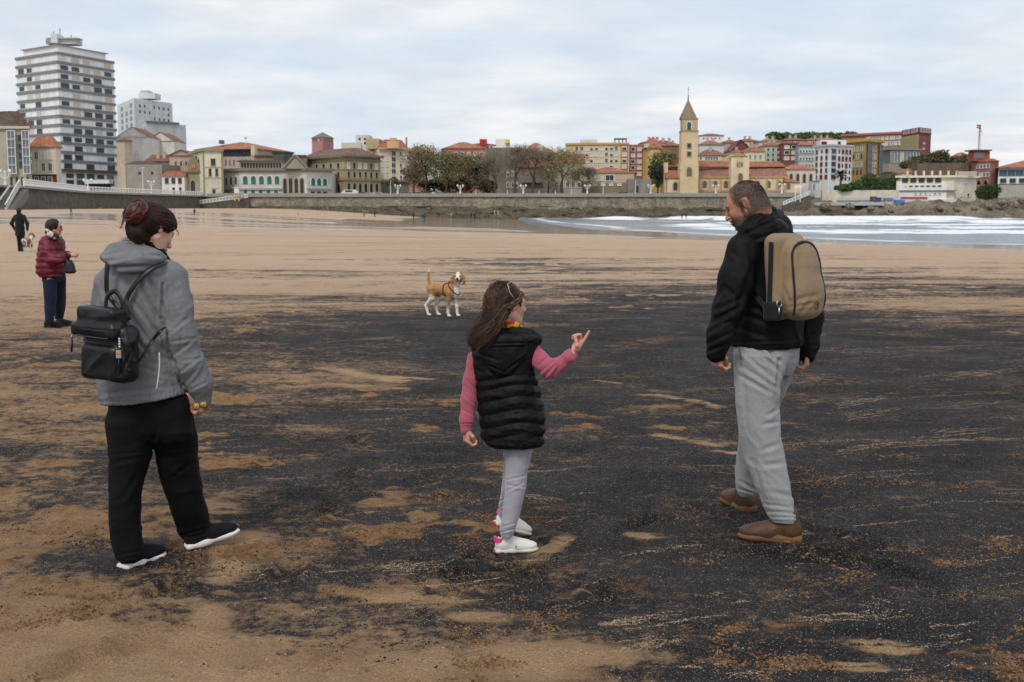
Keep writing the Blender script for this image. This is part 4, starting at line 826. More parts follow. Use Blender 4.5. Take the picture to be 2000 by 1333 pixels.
T.box(1866, 1906, 335.5, 337, (210, 198, 172), 'handrail', 362, .4)
T = Bld('blue_hut', 'small blue beach hut and tarpaulins on the club terrace', [(1712, 358), (1722, 358)], 386, (48, 84, 150), 3, zb=2.4, cat='hut'); T.box(1730, 1745, 387, 392, (90, 130, 190), 'tarpaulin', 357, 2); T.box(1750, 1768, 391, 398, (70, 126, 190), 'tarpaulin', 356, 2); T.box(1705, 1713, 384, 394, (96, 90, 90), 'hut_side', 358, 3)
T = Bld('lookout_building', 'brick-red building with a flat-capped lookout tower at right', [(1884, 400), (1932, 384), (1948, 388)], 315, (172, 104, 84), ref=1, cat='building'); T.roof(1.0, .4, .6, (170, 84, 60)); T.win(0, 4, 1, .45, .98, 321, 328, .7, .9, 'l'); T.win(0, 4, 1, .45, .98, 337, 345, .7, .9, 'l'); T.win(0, 2, 1, .45, .98, 351, 357, .6, .8, 'a')
T.box(1899, 1930, 296, 315, (160, 84, 72), 'lookout_tower', 392, 5); T.box(1896, 1934, 292.5, 295, (110, 62, 56), 'flat_cap', 391, 7); T.box(1900, 1919, 298, 310, (0, 0, 0), 'lookout_glass', 391.8, .3, GLL)
T = Bld('orange_roof_pavilion', 'long low pavilion with bright orange roof and white glazed front at the right edge', [(1948, 380), (2080, 372)], 328, (190, 188, 182), 24, zb=1.5); T.roof(3.2, .5, 1.2, (206, 96, 60)); T.win(0, 8, 1, .01, 1, 332, 345, .85, .85, 'u'); T.band(346, 360, (222, 222, 220), 'white_gallery', .8); T.win(0, 7, 1, .01, 1, 349, 358, .6, .8, 'd', proud=.85); T.band(362, 394, (176, 172, 162), 'concrete_bastion', .6)
T = Bld('small_orange_house', 'small orange-roofed house among trees on the right hill', [(1868, 470), (1892, 470)], 305, (196, 140, 110), 8, cat='house'); T.roof(1.5, over=.4, col=(200, 110, 76))
T = Bld('terrace_house', 'long low house with pale roof under the hill trees at right', [(1748, 400), (1830, 398)], 338, (196, 180, 156), 10, cat='house'); T.roof(1.6, over=.5, col=(186, 104, 78)); T.win(0, 6, 1, .05, .95, 340, 345, .4, .7, 'n')
T = Bld('brown_terrace', 'long brown hedge-topped terrace wall below the palms', [(1790, 396), (1890, 396)], 319, (112, 90, 74), 10, cat='wall', var=.25)
# hill ground
def hill():
    xs = np.linspace(-60, 330, 120); ys = np.linspace(384, 760, 80); Xg, Yg = np.meshgrid(xs, ys); X = Xg.ravel(); Y = Yg.ravel()
    pk = 24 * np.exp(-((X - 140) / 80) ** 2) * sstep(385, 640, Y)
    Z = GZ - .6 + pk + 1.2 * fbm(np.stack([X * .04, Y * .04, X * 0], 1), 3, 4)
    n = len(xs); i = np.arange(79 * (n - 1)); v0 = (i // (n - 1)) * n + i % (n - 1)
    me = npmesh('hill', np.stack([X, Y, Z], 1), np.stack([v0, v0 + 1, v0 + n + 1, v0 + n], 1), [mat('hill_green', S(74, 78, 56), .95, .3, .05)], True)
    tag(link('hill', me), 'low green hill behind the old town', kind='structure')
hill()
# ================================================================ RIGHT SHORE: rock shelf, terrace, boulders
ROCK = mat('shore_rock', S(104, 94, 80), .9, .4, .12, bump=.5, bs=.5, col2=S(142, 130, 112), fine=.35, fs=1.2)
def rocks():
    xs = np.linspace(66, 300, 330); ys = np.linspace(329, 372, 64); Xg, Yg = np.meshgrid(xs, ys); X = Xg.ravel(); Y = Yg.ravel()
    p = np.stack([X, Y, X * 0], 1)
    f = 339 + 5 * fbm(p * [.05, 0, 1], 3, 5) + 3 * sstep(90, 70, X)
    z = -1.9 + 4.1 * sstep(-2, 17, Y - f) + 1.6 * fbm(p * .16, 4, 8, .6) * sstep(-3, 4, Y - f) * sstep(374, 356, Y)
    z += 1.2 * np.abs(fbm(p * [.3, .5, 1], 3, 18)) * sstep(-1, 5, Y - f) * sstep(366, 352, Y) + 1.5 * sstep(128, 148, X) * sstep(345, 356, Y) * sstep(366, 358, Y)
    z = np.where(Y > 366, 2.3, z)
    n = len(xs); i = np.arange(63 * (n - 1)); v0 = (i // (n - 1)) * n + i % (n - 1)
    tag(link('rock_shelf', npmesh('rock_shelf', np.stack([X, Y, z], 1), np.stack([v0, v0 + 1, v0 + n + 1, v0 + n], 1), [ROCK], False)), 'brown craggy rock shelf between the breakers and the beach club', kind='structure')
    mbw = MB(); mbw.box((P(1650, 390, 353).x, 353.5, 2.6), (22, 5, 1.0), mat('terrace_grey', S(176, 178, 176), .85)); tag(mbw.obj('terrace'), 'pale concrete terrace on the rocks', kind='structure')
    wd = ['', 'rounded ', 'blocky ', 'flat ', 'tall ']
    sp = [(1955, 396, 13), (1978, 401, 16), (1996, 392, 12), (1930, 404, 11), (1905, 409, 12), (1868, 410, 10), (1966, 412, 12), (1835, 406, 10), (1700, 408, 11), (1660, 404, 13), (1612, 402, 14), (1740, 412, 9)]
    lab = ['pale boulder under the concrete bastion at right', 'largest boulder at the right shore edge', 'boulder cut by the right edge of the photo', 'brown boulder left of the bastion boulders', 'weathered boulder below the dark shrub', 'low boulder below the cream club corner', 'wet boulder at the waterline near the right edge', 'boulder below the club red boards', 'rounded boulder at the foot of the shelf below the blue hut', 'boulder under the terrace slab', 'dark boulder near the orange tarpaulin', 'small boulder beside the shelf gap']
    for (px, py, s_), lb in zip(sp, lab):
        c = P(px, py, 347); bm = bmesh.new(); bmesh.ops.create_icosphere(bm, subdivisions=3, radius=1)
        V = np.array([v.co for v in bm.verts]); d = 1 + .28 * fbm(V * 1.3 + px, 3, int(px)) + .12 * fbm(V * 4, 2, 3)
        for v, k in zip(bm.verts, d): v.co = v.co * k; v.co.x *= s_ * .105; v.co.y *= 1.4; v.co.z *= s_ * .075
        me = bpy.data.meshes.new('boulder'); bm.to_mesh(me); bm.free(); me.materials.append(ROCK)
        tag(link('boulder', me, None, c), lb, 'boulder', 'boulders on the right shore')
rocks()
# ================================================================ RAILINGS
def railing(name, label, pts, step=1.6, h=1.05, m=WHP, thick=.14, base=0, maxn=290):
    """pts: world points along the foot"""
    pts = [Vector(p) for p in pts]; t = thing(name, label, 'railing', pts[0]); o = pts[0]
    tot = sum((b - a).length for a, b in zip(pts, pts[1:])); n = 0; mb = MB()
    pm = MB(); pm.box((0, 0, h / 2), (thick, thick, h), m); pm.box((0, 0, h + .06), (thick * 1.5, thick * 1.5, .12), m); pme = pm.mesh('post')
    for a, b in zip(pts, pts[1:]):
        ln = (b - a).length; k = max(1, round(ln / step))
        mb.tube([a - o + Vector((0, 0, h * .96)), b - o + Vector((0, 0, h * .96))], thick * .55, m, 4); mb.tube([a - o + Vector((0, 0, h * .12)), b - o + Vector((0, 0, h * .12))], thick * .5, m, 4)
        mb.tube([a - o + Vector((0, 0, h * .55)), b - o + Vector((0, 0, h * .55))], thick * .3, m, 4)
        for i in range(k):
            if n < maxn: link('post', pme, t, a.lerp(b, i / k) - o); n += 1
    mb.obj('rail', t); return t
def wl(i, dx=.4, z=GZ + .3): x, y = WL[i]; return (x - dx, y, z)
railing('balustrade', 'long white balustrade on top of the dark seawall at left', [(WL[2][0] + .2, 190, GZ + .32), (WL[3][0] + .2, 262, GZ + .32), (-89.8, 350, GZ + .32)], 1.9, 1.05, thick=.24)
# ramp with white railing running down to the beach in front of the seawall
def ramp(label, px0, py0, px1, py1, Y, name='ramp', w_=3, rl='white railing on the ramp'):
    a, b = P(px0, py0, Y), P(px1, py1, Y); t = thing(name, label, 'ramp', a); mb = MB(); a_ = Vector(); b_ = b - a
    vs = [(0, 0, 0), (b_.x, 0, b_.z), (b_.x, 0, -4 - 0 * b_.z - (a.z + 2 - 4)), (0, 0, -4 - (a.z + 2 - 4))]; vs = vs + [(x, w_, z) for x, y, z in vs]
    mb.add(vs, [[0, 1, 2, 3][::-1], [4, 5, 6, 7], [0, 4, 5, 1][::-1], [3, 2, 6, 7], [1, 5, 6, 2], [0, 3, 7, 4]], STNd); mb.obj('ramp_wall', t)
    m2 = MB(); m2.tube([(0, -.1, .05), (b_.x, -.1, b_.z + .05)], .18, COP, 4); m2.obj('coping', t)
    railing('ramp_railing', rl, [a + Vector((0, 0, .15)), b + Vector((0, 0, .15))], .95, .95, thick=.22)
ramp('long stone ramp sloping from the beach up to the promenade left of centre', 316, 409, 485, 387, 346, rl='white railing on the long ramp beside the dark wall')
ramp('stair ramp beside the church promenade down to the rocks', 1530, 402, 1583, 381, 348, rl='white railing on the stairs right of the church')
# steps at the far left
def steps():
    t = thing('beach_steps', 'grey stone beach steps with pale handrail at the left edge', 'steps', P(-20, 409, 176)); o = t.location.copy(); mb = MB(); m = mat('step_stone', S(120, 116, 110), .9, .15, 1)
    for i in range(14):
        q = P(-30 + i * 0, 408 - i * 2.9, 176) - o; x1 = P(24 + 0 * i, 400, 176).x - o.x; s_ = MB(); s_.box((x1 / 2 - 1.5, i * .42, q.z - .6), (x1 + 3.4, .44, 1.4), m); s_.obj('step', t)
    a, b = P(10, 405, 175.5), P(38, 362, 181.5); mb.tube([a - o + Vector((0, 0, -.4)), b - o], .24, mat('pale_stone', S(190, 190, 184), .8), 4); mb.tube([a - o + Vector((0, 0, .35)), b - o + Vector((0, 0, .8))], .12, WHP, 4)
    mb.obj('handrail', t)
    a2 = P(-2, 392, 175); b2 = P(18, 364, 181); m2 = MB(); m2.tube([a2 - o, b2 - o], .16, mat('pale_stone', S(0, 0, 0)), 4); m2.obj('handrail', t)
steps()
# ================================================================ LAMPS, POSTS, SIGNS
def lamp(px, ytop, Y, label, ybase=379, two=True):
    b = P(px, ybase, Y); h = ZY(ytop, Y) - b.z; t = thing('street_lamp', label, 'street lamp', b, group='white street lamps along the promenade')
    m = MB(); m.tube([(0, 0, 0), (0, 0, h * .35), (0, 0, h * .4), (0, 0, h * .8)], [.28, .2, .14, .12], WHP, 8); m.obj('post', t)
    a = MB()
    for s_ in (-1, 1): a.tube([(0, 0, h * .55), (s_ * .5, 0, h * .62), (s_ * .75, 0, h * .8)], .07, WHP, 5)
    a.obj('arms', t)
    for s_ in (-1, 1): g = MB(); g.sphere((s_ * .75, 0, h * .88), (.3, .3, .36), mat('lamp_globe', S(226, 226, 220), .4, .03), 8, 6); g.obj('globe', t)
    g = MB(); g.sphere((0, 0, h * .84), (.2, .2, .26), mat('lamp_globe', S(0, 0, 0)), 8, 6); g.obj('globe', t)
for px, y0, Y, lb in ((899, 361, 350.6, 'white lamp in front of the green trees'), (1022, 361, 350.6, 'white lamp in front of the convent wing'), (1147, 361, 350.3, 'white lamp in front of the market hall'), (1271, 361, 350.3, 'white lamp left of the church by the amber block'), (1398, 361, 350, 'white lamp in front of the church nave'), (777, 361, 351, 'white lamp in front of the hotel'), (1527, 358, 350, 'white lamp at the church aisle end'), (172, 350, 250, 'white lamp below the tall tower'), (296, 352, 330, 'white lamp by the warehouse wall'), (11, 330, 190, 'white lamp by the beach steps at far left')):
    lamp(px, y0, Y, lb, 379 if Y > 300 else 372)
def pole(px, y0, y1, Y, label, r=.09, m=WHP, head=True, name='flagpole', cat='pole', grp='thin poles along the promenade'):
    b = P(px, y1, Y); h = ZY(y0, Y) - b.z; t = thing(name, label, cat, b, group=grp); a = MB(); a.tube([(0, 0, 0), (0, 0, h)], [r * 1.3, r * .7], m, 6); a.obj('post', t)
    if head: c = MB(); c.box((0, 0, h + .1), (.8, .3, .16), WHT); c.obj('cap', t)
for px, y0, Y, lb in ((280, 329, 300, 'tall floodlight pole with flat white head by the warehouse'), (930, 371, 350.5, 'short post on the parapet under the green trees'), (991, 371, 350.5, 'short post on the parapet left of the convent lamp'), (1053, 372, 350.5, 'short post on the parapet behind the bare trees'), (1085, 372, 350.4, 'short post on the parapet below the dark bare tree'), (1116, 370, 350.4, 'short post on the parapet left of the market lamp'), (1178, 356, 350.4, 'thin pole in front of the market hall'), (1241, 352, 350.4, 'thin pole by the stone enclosure'), (763, 352, 351, 'thin pole in front of the palm by the hotel')):
    pole(px, y0, 380 if Y > 310 else 384, Y, lb, head=(px == 280))
pole(1617, 340, 380, 360, 'tall thin pole beside the fan palm', .12, head=False)
t = thing('watch_sign', 'white signboard on two tall legs by the rock stairs', 'sign', P(1558, 395, 347)); m = MB(); m.tube([(-.7, 0, 0), (-.7, 0, 4.4)], .12, WHP, 6); m.obj('leg', t); m = MB(); m.tube([(.7, 0, 0), (.7, 0, 4.4)], .12, WHP, 6); m.obj('leg', t); m = MB(); m.box((0, 0, 4.4), (2.2, .4, .8), WHP); m.obj('board', t)
t = thing('watch_chair', 'white lifeguard stand on yellow legs on the ramp', 'lifeguard stand', P(463, 393, 344)); m = MB()
YL = mat('yellow_paint', S(206, 176, 110), .7)
for sx in (-.6, .6):
    for sy in (-.5, .5): m = MB(); m.tube([(sx, sy, 0), (sx * .8, sy * .8, 2.2)], .12, YL, 5); m.obj('leg', t)
m = MB(); m.box((0, 0, 2.9), (1.3, 1.1, 1.4), WHP); m.obj('cabin', t); m = MB(); m.box((0, 0, 3.75), (1.7, 1.4, .2), WHP); m.obj('canopy', t)
# mast with flag
b = P(1912, 293, 391); t = thing('radio_mast', 'tall lattice mast flying a small flag on the lookout tower', 'mast', b); h = ZY(244, 391) - b.z; m = MB()
for a in range(3): an = a * 2.1; m.tube([(.35 * math.cos(an), .35 * math.sin(an), 0), (.15 * math.cos(an), .15 * math.sin(an), h)], .06, DK, 4)
for i in range(9): z = h * (i + .5) / 9; m.box((0, 0, z), (.5, .5, .06), DK)
m.obj('lattice', t); m = MB(); m.box((0, 0, h * .72), (1.6, .2, .15), DK); m.box((.5, 0, h * .78), (.5, .3, .6), WHT); m.box((-.6, 0, h * .7), (.4, .3, .5), WHT); m.obj('aerials', t)
m = MB()
for i, c in enumerate((S(170, 60, 50), S(206, 180, 90), S(206, 180, 90), S(170, 60, 50))):
    V = [(-1.1 + .36 * j, .12 * math.sin(j * 1.3), h + .1 - i * .3 - k * .3 - .05 * j) for j in range(5) for k in (0, 1)]; m.add(V, [[2 * j, 2 * j + 2, 2 * j + 3, 2 * j + 1] for j in range(4)], mat('flag_%d' % (i in (1, 2)), c, .8))
m.obj('flag', t)
# ================================================================ TREES
LEAF = colmat('foliage', .9, .1, .2, 2.0); BARK = mat('bark', S(92, 80, 68), .95, .2, 1)
def tree(name, label, px, ytop, wpx, Y, cols, ybase=380, n=2600, bare=0.0, leaf=.42, flat=1.0, trunk=.26, cat='tree', grp=None, seed=None, low=.2, zb=None):
    r = np.random.RandomState(seed or int(px)); b = P(px, ybase, Y)
    if zb is not None: b.z = zb
    H = ZY(ytop, Y) - b.z; W = wpx * Y / FPX * 1.22; n = int(n * 1.1)
    t = thing(name, label, cat, b, group=grp); mb = MB(); tips = []
    def br(p, d, ln, rad, dep):
        q = p + d * ln; mid = p.lerp(q, .5) + Vector(r.normal(0, ln * .05, 3)); mb.tube([p, mid, q], [rad, rad * .82, rad * .62], BARK, 5 if dep < 2 else 3, cap=False)
        if dep >= 2: tips.append(mid.copy())
        tips.append(q.copy())
        if dep < 4:
            for k in range(3 if dep < 2 else 2 + (r.rand() < .5)):
                an = r.rand() * 6.28; sp = .35 + .45 * r.rand(); nd = (d + Vector((math.cos(an) * sp * W / H * 1.6, math.sin(an) * sp, .18))).normalized(); br(q, nd, ln * (.62 + .22 * r.rand()), rad * .6, dep + 1)
    if trunk: br(Vector((0, 0, 0)), Vector((.04, 0, 1)), H * .25, trunk, 0)
    if mb.v:
        A = np.array(mb.v); mxz = A[:, 2].max(); fx = W / 2 / max(.1, np.percentile(np.abs(A[:, 0]), 99)); fz = H * .97 / mxz
        mb.v = [(x * min(fx, 1.6), y * min(fx, 1.4), z * fz) for x, y, z in mb.v]; tips = [Vector((q.x * min(fx, 1.6), q.y * min(fx, 1.4), q.z * fz)) for q in tips]
        mb.obj('trunk', t)
    else: tips = [Vector((0, 0, H * .5))]
    T_ = np.array(tips); T_ = T_[T_[:, 2] > H * low] if (T_[:, 2] > H * low).any() else T_
    # clumps + volume fill
    u = r.normal(0, 1, (n, 3)); u /= np.linalg.norm(u, axis=1)[:, None]; rr = r.rand(n) ** .45
    ell = u * rr[:, None] * [W / 2, W / 2 * .9, H * (1 - low) / 2 * flat] + [0, 0, H * (1 + low) / 2]
    pick = T_[r.randint(0, len(T_), n)] + r.normal(0, 1, (n, 3)) * [W * .07, W * .07, H * .05]
    k = (r.rand(n) < (.3 if bare < .5 else .62))[:, None]; C = np.where(k, pick, ell)
    gap = fbm(C * (2.2 / max(W, 1)) * 2 + px, 3, int(px)); keep = gap > (-.12 - .3 * (1 - bare)); keep &= np.abs(C[:, 0]) < W * .56; keep &= C[:, 2] < H * 1.03
    C = C[keep]; n = len(C); shade = r.rand(n)
    if bare > .5:
        d = (C - [0, 0, H * .35]); d /= np.linalg.norm(d, axis=1)[:, None]; d = d + r.normal(0, .5, d.shape) + [0, 0, .3]; d /= np.linalg.norm(d, axis=1)[:, None]
        e = np.cross(d, r.normal(0, 1, d.shape)); e /= np.linalg.norm(e, axis=1)[:, None]
        ln = (.8 + .9 * r.rand(n))[:, None]; w_ = .045
        V = np.stack([C - e * w_, C + e * w_, C + d * ln + e * w_ * .3], 1).reshape(-1, 3); F = np.arange(3 * n).reshape(-1, 3)
        kk = 3
    else:
        a1 = r.normal(0, 1, (n, 3)); a1 /= np.linalg.norm(a1, axis=1)[:, None]; a2 = np.cross(a1, r.normal(0, 1, (n, 3))); a2 /= np.linalg.norm(a2, axis=1)[:, None]
        s_ = (leaf * (.5 + .8 * r.rand(n)))[:, None]; V = np.stack([C - a1 * s_, C + a2 * s_ * .5, C + a1 * s_, C - a2 * s_ * .5], 1).reshape(-1, 3); F = np.arange(4 * n).reshape(-1, 4); kk = 4
    c0, c1 = np.array(S(*cols[0])), np.array(S(*cols[1])); f = np.clip(.5 + .5 * fbm(C * (3 / max(W, 1)), 3, 3) + .35 * (shade - .5), 0, 1)[:, None]
    cc = np.repeat((c0 * (1 - f) + c1 * f) * 1.5, kk, 0)
    link('crown', npmesh('crown', V, F, [LEAF], False, col=cc), t); return t
GR = 'leafing trees on the promenade'; GB = 'bare trees by the convent'
OL = ((84, 76, 58), (120, 112, 80)); OG = ((86, 80, 58), (116, 112, 78)); BR = ((92, 82, 70), (132, 120, 104))
tree('tree', 'tall olive-brown tree right beside the hotel', 832, 281, 66, 368, OL, n=5200, grp=GR, leaf=.3)
tree('tree', 'yellow-green tree in the middle of the promenade trees', 872, 294, 66, 364, OG, n=5200, grp=GR, leaf=.3)
tree('tree', 'bright green tree at the right of the leafing trees', 906, 298, 64, 366, OG, n=4800, grp=GR, leaf=.3)
tree('tree', 'dark lower tree at the right end of the leafing trees', 932, 318, 40, 362, ((52, 54, 44), (92, 92, 66)), n=2600, grp=GR, leaf=.3)
tree('tree', 'small brownish tree behind the leafing trees near the hotel', 808, 318, 36, 376, ((98, 82, 70), (128, 108, 90)), n=2200, grp=GR, leaf=.3)
for px, yt, w_, lb in ((968, 300, 56, 'bare grey tree in front of the brown tower-house'), (1006, 288, 74, 'bare tree between the tower-house and the convent wing'), (1040, 284, 66, 'tall bare tree in front of the convent roof'), (1140, 330, 50, 'small bare tree left of the market hall')):
    tree('bare_tree', lb, px, yt, w_, 362, BR, n=4600, bare=1, trunk=.3, grp=GB, low=.16)
tree('bare_tree', 'dense brown-green tree before the ochre terrace', 1098, 288, 82, 361, ((92, 86, 60), (132, 122, 86)), n=6000, leaf=.26, trunk=.34, grp=GB, low=.16)
tree('bare_tree', 'thin bare tree behind the dense brown-green tree', 1070, 286, 60, 370, BR, n=3600, bare=1, grp=GB)
tree('tree', 'olive and dark green tree between the amber block and the church', 1298, 293, 46, 380, ((62, 66, 46), (124, 122, 76)), n=3400, leaf=.34, ybase=378)
tree('evergreen_tree', 'dark evergreen tree beside the church porch', 1284, 318, 28, 374, ((36, 44, 36), (62, 72, 54)), n=2200, leaf=.34)
tree('street_palm', 'small ragged palm-like tree in front of the hotel', 766, 348, 18, 356, ((52, 62, 48), (92, 98, 74)), n=700, leaf=.4, low=.45, trunk=.14)
for px, yt, w_, c, lb in ((1686, 352, 52, 0, 'broad dark green shrub above the cream retaining wall'), (1728, 348, 50, 0, 'green shrub at the right of the retaining wall top'), (1650, 360, 36, 0, 'low shrub below the fan palm'), (1700, 340, 26, 0, 'upright bush between the shrubs and the ochre building'), (1750, 341, 22, 0, 'small bush beside the club terrace')):
    tree('shrub', lb, px, yt, w_, 366 + px % 5, ((44, 56, 36), (78, 96, 56)), ybase=376, n=2600, leaf=.36, trunk=.1, low=.0, grp='shrubs above the retaining wall', cat='shrub')
tree('shrub', 'rounded dark shrub beside the cream club corner', 1929, 360, 40, 358, ((40, 50, 36), (66, 82, 52)), ybase=392, n=2800, leaf=.34, trunk=.1, low=.0, cat='shrub')
for px, yt, w_, Y, lb in ((1795, 305, 34, 430, 'brownish palm-like tree left on the right hill'), (1812, 300, 34, 436, 'second ragged tree on the right hill'), (1832, 294, 34, 434, 'tallest ragged tree on the right hill'), (1856, 306, 34, 440, 'shorter tree on the right hill beside the orange-roofed house'), (1886, 302, 28, 446, 'tree behind the orange-roofed house'), (1775, 314, 32, 424, 'dark tree below the brick tower')):
    tree('hill_tree', lb, px, yt, w_, Y, ((62, 64, 48), (102, 98, 74)), ybase=336, n=1900, leaf=.45, grp='trees on the right hill')
for i, (px, w_) in enumerate(((1512, 26), (1534, 34), (1560, 30), (1585, 34), (1612, 30), (1640, 34), (1662, 26))):
    tree('hilltop_tree', ['leftmost', 'second', 'third', 'middle', 'fifth', 'sixth', 'rightmost'][i] + ' dark round tree on the hilltop skyline', px, 258 + (i % 3), w_, 640, ((58, 72, 46), (92, 106, 66)), ybase=282, n=1100, leaf=.8, grp='trees on the hilltop skyline')
for px, yt, lb in ((860, 345, 'dark bush under the leafing trees'), (880, 350, 'low bush behind the first promenade lamp'), (952, 352, 'bush at the foot of the brown tower-house'), (835, 352, 'bush behind the parapet near the hotel'), (910, 346, 'dark hedge under the bright green tree')):
    tree('bush', lb, px, yt, 34, 372, ((46, 46, 38), (76, 74, 56)), n=1300, leaf=.36, trunk=.1, low=.0, cat='bush', grp='bushes under the trees')
def palm(px, ytop, Y, label, ybase=372):
    b = P(px, ybase, Y); H = ZY(ytop, Y) - b.z; t = thing('palm_tree', label, 'palm', b); m = MB(); m.tube([(0, 0, 0), (.1, 0, H * .7)], [.4, .3], BARK, 7); m.obj('trunk', t); gm = mat('palm_green', S(58, 72, 46), .7, .2, 1)
    for i in range(26):
        an = i * 2.4; el = 1.2 - (i / 26) * 1.7; L_ = 2.8; f = MB(); pts = []
        for k in range(6): s_ = k / 5; pts.append(Vector((math.cos(an) * L_ * s_ * math.cos(el * (1 - .5 * s_)), math.sin(an) * L_ * s_ * math.cos(el * (1 - .5 * s_)), H * .7 + L_ * s_ * math.sin(el) - 1.2 * s_ * s_)))
        side = Vector((-math.sin(an), math.cos(an), 0)); V = []
        for k, p in enumerate(pts): w_ = .38 * math.sin(math.pi * (.12 + .85 * k / 5)); V += [p - side * w_ - Vector((0, 0, w_ * .5)), p, p + side * w_ - Vector((0, 0, w_ * .5))]
        f.add(V, [[3 * k, 3 * k + 1, 3 * k + 4, 3 * k + 3] for k in range(5)] + [[3 * k + 1, 3 * k + 2, 3 * k + 5, 3 * k + 4] for k in range(5)], gm); f.obj('frond', t)
palm(1641, 326, 372, 'fan palm in front of the white corner building')
# ================================================================ VEHICLES on the promenade
def car(px, Y, label, col, L_=4.3, van=False):
    b = P(px, 380, Y); b.z = GZ; t = thing('parked_van' if van else 'parked_car', label, 'van' if van else 'car', b, group='vehicles on the promenade'); m = MB(); cm = mat('car_%d_%d_%d' % col, S(*col), .4, .03, 1, coat=.4)
    h = 2.1 if van else 1.45; x = L_ / 2
    prof = [(-x, .35), (-x, h * .5), (-x * .9, h * .62), (-x * .55, h), (x * .75 if van else x * .35, h), (x * .95 if van else x * .7, h * .62), (x, h * .55), (x, .35)]
    V = [(a, -.85, z) for a, z in prof] + [(a, .85, z) for a, z in prof]; n = len(prof); m.add(V, [list(range(n)), list(range(n, 2 * n))[::-1]] + [[i, i + n, (i + 1) % n + n, (i + 1) % n] for i in range(n)], cm); m.obj('body', t)
    g = MB(); g.box((-.05 * x, -.86, h * .8), (L_ * .42, .04, h * .26), GLS); g.obj('side_window', t)
    for sx in (-.62, .62): w_ = MB(); w_.tube([(sx * x, -.9, .33), (sx * x, -.65, .33)], .33, mat('tyre', (.02, .02, .02), .9), 12); w_.obj('wheel', t)
car(683, 354, 'white van parked in front of the stone palace', (222, 222, 222), 5.2, True)
for px, c, lb in ((707, (70, 74, 80), 'dark car right behind the white van'), (739, (206, 206, 206), 'white car at the right corner of the stone palace'), (792, (96, 116, 112), 'grey-green car by the hotel'), (806, (150, 152, 152), 'silver car between the hotel and the trees'), (816, (60, 66, 70), 'dark car at the start of the trees'), (836, (130, 60, 56), 'red car under the first leafing tree'), (857, (180, 180, 178), 'pale car under the leafing trees'), (1218, (54, 54, 58), 'dark car in front of the market hall')):
    car(px, 357, lb, c)
